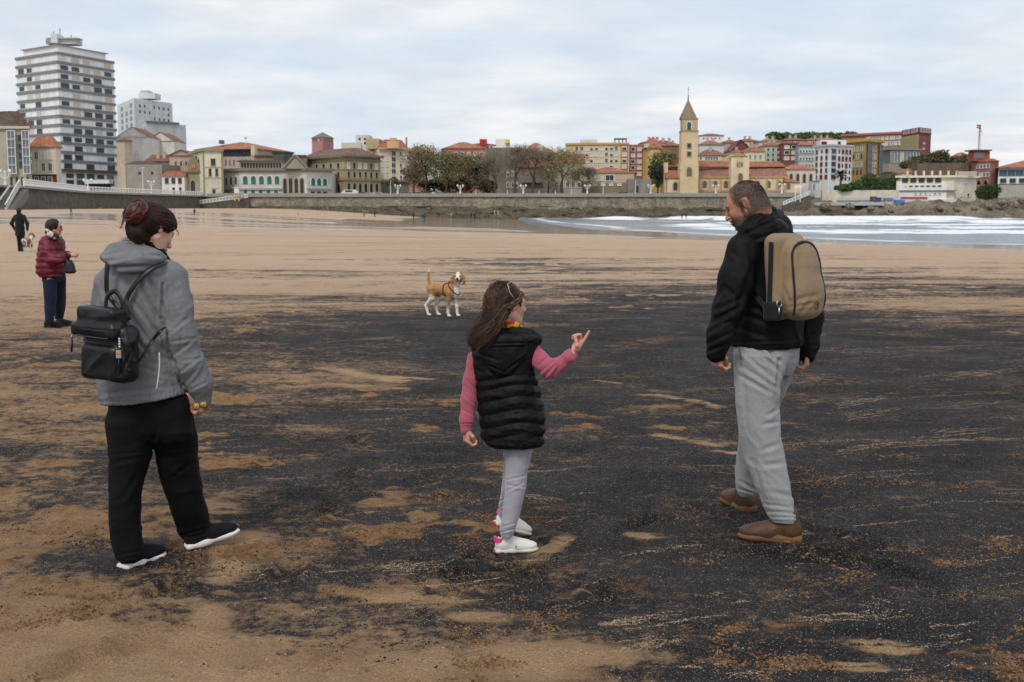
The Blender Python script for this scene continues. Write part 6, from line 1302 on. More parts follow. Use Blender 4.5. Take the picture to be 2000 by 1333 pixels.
    s.loft([row(690, 1478, 1562, 5.98, .10), row(740, 1466, 1548, 6.0, .10), row(790, 1452, 1522, 6.03, .095), row(850, 1442, 1505, 6.07, .09), row(900, 1437, 1490, 6.12, .085), row(945, 1436, 1480, 6.15, .075), row(958, 1438, 1480, 6.16, .07), row(968, 1443, 1474, 6.16, .055)], k=.02, flat=.006)
    V, F = s.mesh(*BB(1420, 1045, 5.45, 1580, 650, 6.35), .0065); Nn = s.grad(V)
    V = folds(V, Nn, .0045, 7, [.1, 0, -1], 4, 21); V = folds(V, Nn, .003, 16, [.6, 0, -.8], 3, 25)
    V = creases(V, Nn, [(1487, 668, 1522, 705, .010, .011), (1522, 705, 1518, 760, .010, .012), (1470, 672, 1516, 722, .009, .007), (1452, 690, 1512, 742, .009, .007), (1448, 716, 1512, 756, .010, .007), (1446, 735, 1505, 768, .009, .006), (1505, 690, 1530, 740, .008, .006), (1545, 700, 1522, 765, .010, .006),
        (1500, 812, 1518, 800, .009, .006), (1490, 830, 1522, 824, .010, .006), (1488, 880, 1520, 868, .012, .006), (1490, 910, 1530, 905, .012, .005), (1450, 700, 1462, 900, .012, .004), (1470, 900, 1498, 1000, .012, .006), (1488, 985, 1550, 992, .007, .005), (1495, 1000, 1556, 1003, .005, .005), (1445, 940, 1476, 958, .008, .006), (1442, 955, 1474, 964, .006, .005), (1500, 960, 1545, 970, .012, .005), (1441, 680, 1449, 705, .004, .006), (1507, 1011, 1556, 1012, .004, .005)])
    px, py = pix(*V.T); cuf = np.exp(-((py - 1015) / 7) ** 2) * (px > 1490) + np.exp(-((py - 964) / 6) ** 2) * (px < 1482); V = V + Nn * (cuf * np.sin(px * 1.4) * .0022)[:, None]
    sobj('trousers', t, V, F, JG)
    # boots
    MB_ = mat('brown_leather', S(84, 58, 40), .55, .25, 9, bump=.002, bs=40, fine=.2, fs=120); MS_ = mat('brown_rubber_sole', S(112, 80, 52), .7, .15, 8, bump=.001, bs=60)
    h = PG(1566, 1060); d1 = (-.30, .07); u, Q = shoe(t, h, d1, .305, 1.05, 0, MB_, MS_, 'boot', True)
    mp_ = MB(); off_ = Vector(t.location)
    pt = mat('tan_suede', S(128, 98, 64), .9, .15, 20); c = Q.p(.125, .040, .058) if Q.M[:, 1][1] < 0 else Q.p(.125, -.040, .058)
    sgn = 1 if Q.M[:, 1][1] < 0 else -1
    mp_.box(Vector(Q.p(.125, sgn * .0405, .060)) - off_, (.06, .006, .034), pt, M=Matrix(np.stack([Q.M[:, 0] * .95 + Q.M[:, 2] * .3, Q.M[:, 1], Q.M[:, 2] * .95 - Q.M[:, 0] * .3], 1).tolist())); mp_.obj('side_patch', u)
    l = MB(); lm = mat('boot_lace', S(120, 96, 62), .9)
    for i in range(4): x = .150 + .018 * i; z = .098 - .012 * i; l.tube([Vector(Q.p(x, -.02, z - .006)) - off_, Vector(Q.p(x + .006, 0, z)) - off_, Vector(Q.p(x, .02, z - .006)) - off_], .0028, lm, 5)
    l.obj('lace', u)
    h = PG(1466, 1004); shoe(t, h, (-.09, .30), .305, 1.05, 0, MB_, MS_, 'boot', True)
    # drawstring pocket edge
    strip('pocket_trim', t, [W(1443, 678, 5.715), W(1446, 690, 5.705), W(1446, 704, 5.70)], .004, .003, fabric('dark_trim', S(100, 100, 102)), (0, -1, 0))
    return t
man()
def man_backpack():
    yw = .60; c = W(1547, 540, 5.68); M = np.array(frame(yw)); R_ = -M[:, 1]; B_ = -M[:, 0]; U_ = M[:, 2]   # right, back (towards viewer), up
    tilt = .07; U2 = U_ * math.cos(tilt) + R_ * -math.sin(tilt) * 0 + B_ * -math.sin(tilt); B2 = B_ * math.cos(tilt) + U_ * math.sin(tilt)
    MM = np.stack([R_, B2, U2], 1); t = thing('backpack', 'tan backpack with black zips worn by the man in black', 'backpack', c)
    TAN = fabric('tan_canvas', S(144, 122, 95), .75, .25, .15, 300, .0008, 80, .1); BK = fabric('black_webbing', S(20, 20, 22), .7, .3, .2, 300, .001, 100)
    Q = Local(c, MM); p = Q.p
    s = Sdf(.02); s.box(p(-.012, -.03, 0), (.112, .05, .205), MM, .045); s.loft([(c[2] + z, c[0] + R_[0] * .012 + B_[0] * y_, c[1] + R_[1] * .012 + B_[1] * y_, rx, ry, yw) for z, rx, ry, y_ in ((-.200, .082, .045, .045), (-.165, .104, .055, .052), (-.05, .110, .058, .052), (.06, .106, .052, .045), (.12, .094, .045, .035), (.155, .074, .036, .026), (.176, .050, .028, .018))], e=2.6, k=.015, flat=.03); s.ell(p(.01, .07, -.10), (.11, .035, .09), MM, k=.05)
    V, F = hmesh(s, c, .3, .0062); Nn = s.grad(V); V = folds(V, Nn, .0025, 9, [0, 0, 1], 3, 31)
    V = creases(V, Nn, [(1545, 590, 1598, 575, .012, .005), (1540, 600, 1592, 592, .008, .004), (1565, 480, 1560, 560, .018, .004), (1530, 560, 1545, 600, .010, .004), (1590, 580, 1565, 610, .010, .004)])
    sobj('shell', t, V, F, TAN)
    def loop(y, rx, rz, cz, r_, name, a0=-.25, a1=math.pi + .25, cx=0.0, base=-1):
        pts = []
        for i in range(60):
            a = i / 59
            # up the left side, over the top, down the right side
            if a < .33: x, z = -rx, -rz + (a / .33) * (2 * rz - rx * .8)
            elif a < .67: th = math.pi - (a - .33) / .34 * math.pi; x, z = rx * math.cos(th), rz - rx * .8 + rx * .8 * math.sin(th)
            else: x, z = rx, rz - rx * .8 - ((a - .67) / .33) * (2 * rz - rx * .8)
            q0 = np.array(p(cx + x * 1.5, .17, cz + z * 1.12)); q1 = np.array(p(cx + x * .45, -.01, cz + z * .8)); d = q1 - q0; d /= np.linalg.norm(d)
            for st in range(110):
                k = q0 + d * (st * .003)
                if s.ev(k[None])[0] < 0: break
            pts.append(k - d * .002)
        pts = spl(pts[::3], 60); strip(name, t, pts, r_, .004, BK, tuple(-MM[:, 1]))
    loop(.06, .097, .18, -.01, .0085, 'front_zip', cx=.014); 
    # side zip and black side panel
    pts = []
    for i in range(14):
        z = .165 - i * .027; q0 = np.array(p(-.24, -.012 - .002 * i, z)); k = None
        for st in range(50):
            qq = q0 + MM[:, 0] * st * .005
            if s.ev(qq[None])[0] < 0: k = qq; break
        if k is not None: pts.append(k - MM[:, 0] * .003)
    strip('side_zip', t, spl(pts, 40), .016, .005, BK, tuple(MM[:, 0]))
    s2 = Sdf(.015); s2.box(p(-.120, -.015, -.160), (.020, .052, .045), MM, .015); V, F = hmesh(s2, p(-.12, -.02, -.16), .1, .005); sobj('side_pocket', t, V, F, BK)
    o = Vector(c); mb = MB(); ml = mat('steel_ring', S(190, 190, 192), .3, .05, 5, metal=.9); k = Vector(p(-.140, .045, -.125)) - o
    mb.tube([k + Vector(MM @ np.array([.016 * math.cos(a), 0, .016 * math.sin(a)])) for a in np.linspace(0, 6.283, 17)], .0028, ml, 6, cap=False); mb.obj('key_ring', t, True)
    mb = MB(); mb.tube([k + Vector((0, 0, -.017)), k + Vector((.001, 0, -.055))], [.004, .005], ml, 6); mb.obj('zip_pull', t, True)
    # grab handle and shoulder straps
    strip('handle', t, spl([p(-.055, -.075, .195), p(-.045, -.08, .235), p(0, -.082, .262), p(.05, -.08, .238), p(.062, -.07, .195)], 24), .016, .006, BK, tuple(MM[:, 1]))
    strip('shoulder_strap', t, spl([p(-.075, -.07, .17), W(1513, 462, 5.72), W(1492, 462, 5.78), W(1478, 470, 5.9)], 20), .024, .008, BK, (0, -.4, 1))
    strip('shoulder_strap', t, spl([p(.075, -.07, .17), W(1572, 474, 5.93), W(1560, 470, 6.02), W(1545, 475, 6.1)], 20), .024, .008, BK, (0, -.2, 1))
    strip('lower_strap', t, spl([p(-.125, -.05, -.15), W(1480, 583, 5.72), W(1466, 572, 5.74)], 12), .012, .005, BK, (-.5, -1, 0))
    # round stamped emblem on the front
    q0 = np.array(p(.040, .16, -.140)); kk = None
    for st in range(60):
        qq = q0 - MM[:, 1] * st * .003
        if s.ev(qq[None])[0] < 0: kk = qq; break
    g = s.grad(kk[None])[0]; a = np.cross(g, [0, 0, 1]); a /= np.linalg.norm(a); b = np.cross(a, g); mb = MB(); e = Vector(kk + g * .002) - o
    EM = mat('emblem_brown', S(92, 66, 40), .8)
    mb.tube([e + Vector(a * .017 * math.cos(x) + b * .017 * math.sin(x)) for x in np.linspace(0, 6.283, 21)], .0022, EM, 5, cap=False); mb.tube([e + Vector(a * -.006 + b * -.009), e + Vector(a * -.004 + b * .008), e + Vector(a * .007 + b * .002)], .0025, EM, 5); mb.obj('emblem', t, True)
man_backpack()
# ---------------------------------------------------------------- WOMAN
def woman():
    t = person('woman in grey rain jacket and black trousers with auburn hair bun', 300, 1100); yw = -.5; by = 5.45
    GJ = fabric('grey_melange_shell', S(118, 119, 122), .7, .25, .16, 260, .010, 20, .0); BT = fabric('black_trouser_cloth', S(15, 14, 14), .9, .2, .3, 400, .006, 14, .0); BF = fabric('black_fleece', S(16, 16, 17), .95, .1)
    HM = frame(-.72, -.50, -.10); H = Local(W(298, 450, 5.42), HM, .93); hd = head_sdf(H); hd.cap(H.p(-.045, 0, -.045), W(275, 510, 5.45), .05, .06, k=.03); hd.ell(W(268, 535, 5.46), (.14, .09, .05), k=.05)
    V, F = hmesh(hd, W(290, 475, 5.43), [.2, .2, .2], .0032); col, q = head_colors(V, H, S(214, 168, 146), S(60, 30, 24)); parts = [(V, F)]; cols = [col]
    h, Q = hand_sdf(W(398, 770, 5.42), axes([-.12, .12, -.9], [-.85, .2, .1]), .92, curl=(1.0, 1.05, 1.1, 1.15), thumb=1.0); m_ = hmesh(h, W(394, 800, 5.42), .13, .0026); parts.append(m_); cols.append(np.tile(S(205, 155, 132), (len(m_[0]), 1)) * (1 + .06 * fbm(m_[0] * 60, 2, 2))[:, None])
    h, Q = hand_sdf(W(222, 742, 5.80), axes([.1, .3, -.9], [.8, .2, .1]), .9, curl=(.8, .9, .9, 1.0), thumb=.7); m_ = hmesh(h, W(224, 765, 5.82), .13, .003); parts.append(m_); cols.append(np.tile(S(205, 155, 132), (len(m_[0]), 1)))
    c = Sdf(.02); c.cap(W(265, 545, 5.47), W(275, 720, 5.45), .09, .09); c.chain([W(255, 790, 5.43), W(252, 900, 5.38), W(248, 1080, 5.30)], [.05, .04, .028]); c.chain([W(325, 790, 5.48), W(345, 900, 5.52), W(384, 1036, 5.63)], [.05, .04, .028]); c.chain([W(335, 545, 5.42), W(355, 650, 5.40), W(396, 770, 5.42)], [.04, .03, .022]); c.chain([W(210, 550, 5.50), W(196, 645, 5.6), W(222, 742, 5.78)], [.04, .03, .022])
    V, F = c.mesh(*BB(170, 1100, 5.1, 420, 500, 5.95), .014, 0); parts.append((V, F)); cols.append(np.tile(SKINC, (len(V), 1))); V, F = join(parts); sobj('body', t, V, F, SK, np.concatenate(cols))
    # hair
    s = Sdf(.02); p = H.p; s.ell(p(-.018, 0, .026), H.r(.106, .088, .098), HM); s.ell(p(-.075, 0, -.02), H.r(.05, .07, .06), HM, k=.03); s.ell(p(.03, .0, .06), H.r(.075, .078, .06), HM, k=.03)
    s.ell(p(-.055, 0, -.055), H.r(.052, .056, .05), HM, k=.03); s.ell(p(.095, 0, -.03), H.r(.058, .085, .085), HM, op=-1, k=.012)
    for q_ in (-1, 1): s.ell(p(.018, q_ * .09, -.045), H.r(.034, .035, .055), HM, op=-1, k=.012); s.cap(p(.03, q_ * .09, -.05), p(-.03, q_ * .075, -.115), .03, .03, k=.012, op=-1)
    V, F = hmesh(s, H.c, .16, .0035); Nn = s.grad(V); q = (V - H.c) @ HM
    bun = W(266, 415, 5.33); d = V - bun; an = np.arctan2(d @ HM[:, 1], d @ HM[:, 2]); V = V + Nn * (.0011 * np.sin(an * 90 + 4 * fbm(V * 14, 2, 2)) + .0022 * fbm(V * np.array([30, 30, 12]), 3, 9))[:, None]
    c0, c1 = np.array(S(24, 13, 11)), np.array(S(58, 29, 22)); f = np.clip(.35 + .55 * fbm(np.stack([an * 16, (d * d).sum(1) * 60, an * 0], 1), 3, 5) * .8 + .35 * Nn[:, 2], 0, 1)[:, None]; HC = c0 * (1 - f) + c1 * f; ho = sobj('hair', t, V, F, HAIRM, HC)
    mb = MB(); off = Vector(t.location); r = np.random.RandomState(4); ax_ = W(300, 440, 5.38) - bun; ax_ /= np.linalg.norm(ax_); e1 = np.cross(ax_, [0, 0, 1]); e1 /= np.linalg.norm(e1); e2 = np.cross(ax_, e1)
    hm = [mat('auburn_hair_%d' % i, S(*cc), .45, .2, 30, spec=.4) for i, cc in enumerate(((96, 42, 29), (62, 27, 20), (128, 60, 40), (44, 20, 15)))]
    for i in range(280):
        R0 = .026 + .036 * r.rand() ** .6; tl = r.normal(0, .5, 2); a0 = r.rand() * 6.28; a1 = a0 + 2.2 + 2.4 * r.rand(); pts = []
        for a in np.linspace(a0, a1, 10):
            v = e1 * math.cos(a) * R0 * 1.05 + e2 * math.sin(a) * R0 * .95 + ax_ * (.028 * math.sin(a * 1.0 + tl[0] * 3) * (1 - R0 / .06) * 1.6 + .012 * tl[1]); pts.append(Vector(bun + v) - off)
        mb.tube(pts, [.0032 * math.sin(math.pi * (.1 + .8 * k / 9)) + .0008 for k in range(10)], hm[i % 4], 4, cap=False)
    mb.sphere(Vector(bun) - off, (.048, .044, .044), hm[1], 12, 8); b_ = mb.obj('hair_bun', t, True)
    mb = MB(); g1 = [np.array([W(246, 405, 5.34), W(240, 418, 5.33), W(241, 434, 5.33), W(235, 448, 5.33)]), np.array([W(250, 400, 5.35), W(244, 412, 5.34), W(242, 425, 5.34), W(238, 438, 5.34)])]
    for gd in g1: strands(mb, [[q - np.array(off) for q in gd]] * 2, 16, .0022, .0011, hm[0], 3)
    for (a, b, cc_) in (((270, 402), (262, 396), (255, 399)), ((280, 402), (272, 394), (262, 393)), ((338, 445), (347, 453), (347, 462)), ((262, 400), (272, 391), (284, 396)), ((292, 405), (300, 399), (310, 401))):
        strands(mb, [[W(*a, 5.37) - np.array(off), W(*b, 5.37) - np.array(off), W(*cc_, 5.37) - np.array(off)]] * 2, 7, .0022, .0009, hm[0], int(a[0]))
    qa = np.abs(q); okk = np.flatnonzero(((q[:, 2] > .01) & (q[:, 0] < .06)) | ((q[:, 0] < -.03) & (q[:, 2] > -.05))); st_ = V[r.choice(okk, 620, replace=False)]; combed(s, st_, bun + ax_ * .02, mb, [hm[1], hm[3], hm[3]], off, .0011, 7)
    for i in range(90):   # fine flyaways over the crown
        k = r.randint(len(V)); q0 = V[k]; n_ = Nn[k]; dd = ax_ * -1 + n_ * .25 + r.normal(0, .25, 3); mb.tube([Vector(q0 + n_ * .001) - off, Vector(q0 + n_ * .006 + dd * .02) - off, Vector(q0 + n_ * .003 + dd * .045) - off], [.0008, .0007, .0003], hm[i % 3], 3, cap=False)
    tag(mb.obj('loose_strands', t, True), kind='stuff')
    mb = MB(); mb.tube([Vector(bun + (e1 * math.cos(a) * .026 + e2 * math.sin(a) * .03) + ax_ * .028) - off for a in np.linspace(0, 6.28, 20)], .0035, mat('hair_tie', S(170, 165, 165), .7), 6, cap=False); mb.obj('hair_tie', t, True)
    # jacket
    s = Sdf(.03); s.loft([row(494, 246, 312, by, .07, yw), row(503, 226, 328, by, .10, yw), row(517, 204, 344, by, .125, yw), row(540, 190, 352, by, .14, yw), row(600, 187, 350, by, .14, yw), row(650, 192, 346, by, .14, yw), row(700, 190, 350, by, .145, yw), row(745, 188, 362, by, .155, yw), row(775, 189, 371, by, .155, yw), row(792, 193, 372, by, .15, yw)], e=2.2, flat=.012)
    s.chain([W(334, 545, 5.42), W(343, 600, 5.39), W(351, 655, 5.37), W(371, 712, 5.38), W(389, 750, 5.40), W(396, 768, 5.41)], [.078, .076, .074, .068, .056, .040], k=.03)
    s.chain([W(212, 555, 5.50), W(202, 610, 5.55), W(204, 660, 5.62), W(216, 705, 5.72), W(222, 735, 5.78)], [.066, .06, .056, .05, .042], k=.03)
    # slanted hem: lower at the left
    a, b = W(190, 798, 5.45), W(372, 768, 5.45); n = np.array([b[2] - a[2], 0, -(b[0] - a[0])]); n /= np.linalg.norm(n)
    s.box((a + b) / 2 + n * .2 + np.array([-.05, 0, 0]), (.262, .5, .2), np.stack([np.cross([0, 1, 0], n), [0, 1, 0], n], 1), .002, k=.008, op=-1)
    # keep the arm
    s.chain([W(371, 712, 5.38), W(389, 750, 5.40), W(397, 782, 5.41)], [.066, .055, .038], k=.015)
    V, F = s.mesh(*BB(160, 825, 5.1, 425, 478, 6.0), .006); Nn = s.grad(V); px, py = pix(*V.T); arm = sstep(-12, 8, px - np.interp(py, [520, 620, 767, 800], [330, 318, 366, 372]))
    V = folds(V, Nn, .0035, 9, [.7, 0, .7], 3, 41, arm * .8 + .15); V = folds(V, Nn, .0045, 7, [.55, 0, -.8], 4, 47, (1 - arm) * sstep(.1, -.4, Nn[:, 1])); V = folds(V, Nn, .0018, 26, [.6, 0, .5], 3, 49); Nn = s.grad(V)
    V = creases(V, Nn, [(272, 560, 318, 640, .009, .008), (262, 590, 312, 660, .009, .007), (290, 545, 322, 610, .010, .006), (255, 615, 300, 680, .009, .007), (246, 640, 292, 695, .008, .006), (318, 555, 316, 622, .007, .012), (322, 600, 330, 560, .008, .006), (316, 622, 330, 690, .008, .009), (330, 690, 352, 745, .009, .010), (350, 745, 368, 772, .008, .008),
        (326, 655, 366, 622, .008, .006), (336, 668, 384, 660, .006, .005), (338, 695, 378, 664, .008, .006), (352, 706, 392, 700, .006, .004), (350, 728, 390, 698, .007, .005), (360, 750, 384, 722, .008, .004), (340, 600, 352, 650, .008, .004), (372, 762, 404, 746, .006, .004), (356, 640, 350, 700, .008, .004), (200, 770, 360, 752, .010, .004), (205, 785, 300, 787, .005, .004), (300, 690, 352, 712, .010, .005), (282, 720, 350, 740, .010, .004), (186, 560, 200, 620, .010, .005), (330, 530, 350, 570, .012, .005), (278, 530, 312, 575, .012, .004)])
    px, py = pix(*V.T); edge = py - (798 - (px - 190) * (30 / 182.)); hem = np.exp(-((edge + 8) / 7) ** 2) * (px < 366); V = V + Nn * (hem * (.002 * np.sin(px * .9 + 2 * fbm(V * 20, 2, 2)) - .003 * np.exp(-((edge + 12) / 3) ** 2)))[:, None]
    sobj('jacket', t, V, F, GJ)
    # hood hanging at the back: bag with a curled rim
    s = Sdf(.022); C = [(206, 503, 5.33), (222, 489, 5.34), (250, 480, 5.36), (285, 482, 5.38), (312, 494, 5.42), (321, 508, 5.46)]
    s.chain([W(*c_) for c_ in C], [.024, .026, .028, .027, .024, .016]); s.chain([W(213, 508, 5.30), W(240, 516, 5.28), (W(272, 514, 5.29)), W(300, 508, 5.34), W(318, 505, 5.40)], [.022, .032, .036, .03, .016], k=.03); s.ell(W(262, 498, 5.36), (.12, .06, .04), k=.03)
    V, F = s.mesh(*BB(190, 545, 5.1, 335, 465, 5.55), .005); Nn = s.grad(V); V = folds(V, Nn, .003, 12, [1, 0, .2], 3, 52); V = creases(V, Nn, [(212, 510, 268, 497, .010, .012), (268, 497, 318, 500, .009, .009), (222, 524, 296, 520, .010, .008), (205, 500, 246, 488, .006, .004)])
    sobj('hood', t, V, F, GJ)
    s = Sdf(.02); s.chain([W(240, 482, 5.40), W(262, 474, 5.38), W(288, 478, 5.38), W(312, 494, 5.40), W(326, 508, 5.42)], [.028, .030, .028, .022, .016]); V, F = s.mesh(*BB(215, 525, 5.2, 345, 455, 5.6), .005); Nn = s.grad(V); V = folds(V, Nn, .002, 20, [1, 0, 0], 3, 4); sobj('fleece_collar', t, V, F, BF)
    # reflective piping
    PIP = mat('reflective_piping', S(226, 226, 224), .4, .03); sj = Sdf(.03)
    strip('reflective_piping', t, spl([W(311, 689, 5.262), W(311.5, 712, 5.258), W(309, 740, 5.256), W(305.5, 760, 5.258)], 14), .0028, .004, PIP, (0, -1, 0))
    # trousers
    s = Sdf(.035); s.loft([row(768, 203, 372, by, .13, yw), row(800, 204, 377, by, .135, yw), row(840, 208, 384, by, .12, yw), row(858, 214, 380, by, .09, yw)], flat=.02)
    s.loft([row(790, 215, 296, 5.42, .11), row(820, 208, 302, 5.40, .12), row(860, 212, 297, 5.39, .11), row(900, 215, 293, 5.37, .105), row(935, 215, 283, 5.36, .10), row(965, 215, 275, 5.34, .095), row(1025, 215, 272, 5.32, .09), row(1052, 218, 277, 5.31, .085), row(1074, 223, 282, 5.30, .08), row(1090, 229, 280, 5.29, .072)], k=.02, flat=.006)
    s.loft([row(785, 290, 366, 5.46, .11), row(815, 290, 378, 5.48, .12), row(854, 296, 384, 5.49, .11), row(890, 304, 386, 5.51, .105), row(932, 315, 392, 5.53, .10), row(1000, 335, 406, 5.57, .095), row(1026, 345, 412, 5.60, .085), row(1042, 351, 413, 5.62, .08), row(1053, 358, 409, 5.63, .072)], k=.02, flat=.006)
    V, F = s.mesh(*BB(185, 1135, 5.0, 435, 750, 5.9), .0065); Nn = s.grad(V); V = folds(V, Nn, .006, 6, [.1, 0, -1], 3, 61); V = folds(V, Nn, .004, 12, [1, 0, .3], 3, 66); V = creases(V, Nn, [(216, 888, 290, 884, .006, .006), (312, 884, 388, 872, .006, .006), (222, 905, 285, 890, .010, .006), (235, 980, 265, 930, .012, .005), (228, 1085, 280, 1075, .006, .006), (354, 1046, 412, 1030, .006, .006), (300, 860, 310, 830, .010, .007), (380, 900, 340, 930, .010, .006)])
    sobj('trousers', t, V, F, BT)
    UP = fabric('black_knit_shoe', S(26, 26, 32), .9, .15, .3, 200, .001, 200, 0); SL = mat('white_rubber', S(226, 222, 212), .6, .05, 12)
    shoe(t, PG(238, 1114), (.46, .88), .262, 1.0, 0, UP, SL, 'shoe'); u, Q = shoe(t, PG(364, 1076), (.86, .46), .262, 1.0, .20, UP, SL, 'shoe', lift=.004)
    for o in t.children:
        pass
    return t
woman()
# small yellow-rimmed things held in the hand
def held():
    c = W(389, 790, 5.385); t = thing('wooden_toy', 'two small yellow wooden pegs held in the hand of the woman in grey', 'toy', c); m = mat('yellow_wood', S(206, 176, 96), .6, .15, 30)
    for dx, dz, sx in ((-.012, -.004, -.3), (.020, .004, .5)): mb = MB(); mb.tube([(dx, -.012, dz), (dx + .002, .02, dz - .01), (dx + .004, .05, dz - .03)], [.012, .0125, .011], m, 12); mb.tube([(dx, -.0125, dz), (dx, -.018, dz + .001)], [.009, .004], m, 12); mb.obj('peg', t, True)
held()
def leather_bag():
    yw = -.42; c = W(212, 668, 5.20); M = np.array(frame(yw)); R_, B_, U_ = -M[:, 1], -M[:, 0], M[:, 2]; th = .10; R2 = R_ * math.cos(th) - U_ * math.sin(th) * .6; R2 /= np.linalg.norm(R2); U2 = np.cross(R2, B_) ; U2 = U2 if U2[2] > 0 else -U2; MM = np.stack([R2, B_, U2], 1)
    if np.linalg.det(MM) < 0: MM[:, 1] *= 1
    t = thing('backpack', 'black leather flap backpack worn by the woman in grey', 'backpack', c); LE = mat('black_leather', S(17, 17, 20), .42, .2, 8, bump=.0012, bs=120, spec=.45, fine=.2, fs=200); Q = Local(c, MM); p = Q.p
    s = Sdf(.02); s.box(p(.008, -.01, -.045), (.122, .058, .125), MM, .035); s.box(p(.0, .045, -.085), (.10, .026, .078), MM, .024, k=.012); s.box(p(.118, .0, -.06), (.022, .04, .09), MM, .02, k=.02)
    V, F = hmesh(s, c, .27, .005); Nn = s.grad(V); V = folds(V, Nn, .004, 11, [.4, 0, 1], 3, 71); V = creases(V, Nn, [(166, 662, 236, 668, .004, .006), (236, 668, 252, 720, .006, .006), (250, 640, 262, 700, .008, .006), (255, 690, 235, 735, .006, .006), (200, 655, 232, 650, .008, .005)]); sobj('bag_body', t, V, F, LE)
    s = Sdf(.015); a = [W(163, 600, 5.19), W(243, 603, 5.14), W(232, 649, 5.105), W(147, 643, 5.15)]
    s.box(p(-.018, .022, .094), (.104, .050, .060), MM, .016); s.box(p(-.026, .050, .052), (.122, .026, .026), MM, .010, k=.03)
    V, F = hmesh(s, p(-.02, .03, .08), .19, .0045); Nn = s.grad(V); V = folds(V, Nn, .0025, 12, [1, 0, .1], 3, 74); V = creases(V, Nn, [(152, 641, 232, 648, .003, .003), (175, 610, 225, 606, .014, .003)]); fl = sobj('flap', t, V, F, LE)
    strip('flap_zip', t, spl([p(-.150, .055, .030), p(-.10, .078, .028), p(-.02, .084, .027), (p(.06, .078, .028)), p(.098, .05, .032)], 20), .0035, .003, mat('zip_grey', S(70, 70, 74), .4, .1, metal=.5), tuple(B_))
    strip('handle', t, spl([p(-.035, -.02, .15), p(-.028, -.02, .195), p(.01, -.025, .222), p(.05, -.02, .19), p(.062, -.02, .14)], 24), .011, .005, LE, tuple(B_))
    strip('shoulder_strap', t, spl([p(.015, -.05, .14), W(211, 575, 5.265), W(208, 545, 5.265), W(210, 515, 5.27)], 20), .0105, .003, LE, (0, -1, .1))
    strip('shoulder_strap', t, spl([p(.075, -.045, .10), W(246, 590, 5.262), W(262, 558, 5.265), W(287, 532, 5.275), W(312, 517, 5.31), W(326, 512, 5.40)], 30), .0115, .003, LE, (0, -1, .4))
    strip('lower_strap', t, spl([p(.135, -.02, -.10), W(296, 668, 5.275), W(312, 648, 5.262), (W(322, 640, 5.29))], 16), .0095, .003, LE, (-.3, -1, .5))
    o = Vector(c); mb = MB(); ml = mat('zip_metal', S(150, 150, 156), .35, .05, metal=.8); k = Vector(p(-.152, .06, .020)) - o; mb.tube([k, k + Vector((0, 0, -.018))], .0035, ml, 6); mb.obj('zip_pull', t, True); mb = MB(); mb.tube([k + Vector((0, 0, -.02)), k + Vector((-.004, 0, -.075))], [.005, .0045], LE, 6); mb.obj('pull_tab', t, True)
    k = Vector(p(.108, .055, .035)) - o; bc = ((40, 40, 44), (186, 140, 116), (200, 200, 204), (40, 40, 44), (30, 30, 32))
    mb = MB(); mb.tube([k, k + Vector((-.002, 0, -.05))], .002, ml, 5)
    for i in range(4): mb.sphere(k + Vector((.001, 0, -.006 - .011 * i)), .0052, mat('white_bead', S(200, 200, 204), .4), 8, 5)
    mb.obj('bead_chain', t, True)
    for i, (cc, z) in enumerate((((188, 142, 118), -.062), ((150, 152, 156), -.080))): mb = MB(); mb.box(k + Vector((-.003, 0, z)), (.021, .014, .016), mat('charm_%d' % i, S(*cc), .5)); mb.obj('charm', t)
    mb = MB(); mb.tube([k + Vector((-.004, 0, -.09)), k + Vector((-.006, -.002, -.12)), k + Vector((.002, 0, -.155))], .0042, LE, 6); mb.obj('cord', t, True)
    # faint embossed maker's line on the flap
    mb = MB()
    for i in range(9): mb.box(Vector(p(.004 + i * .0042, .0835, .058 - i * .0003)) - o, (.0026, .001, .0026), mat('emboss', S(70, 70, 74), .5))
    mb.obj('embossed_lettering', fl)
leather_bag()
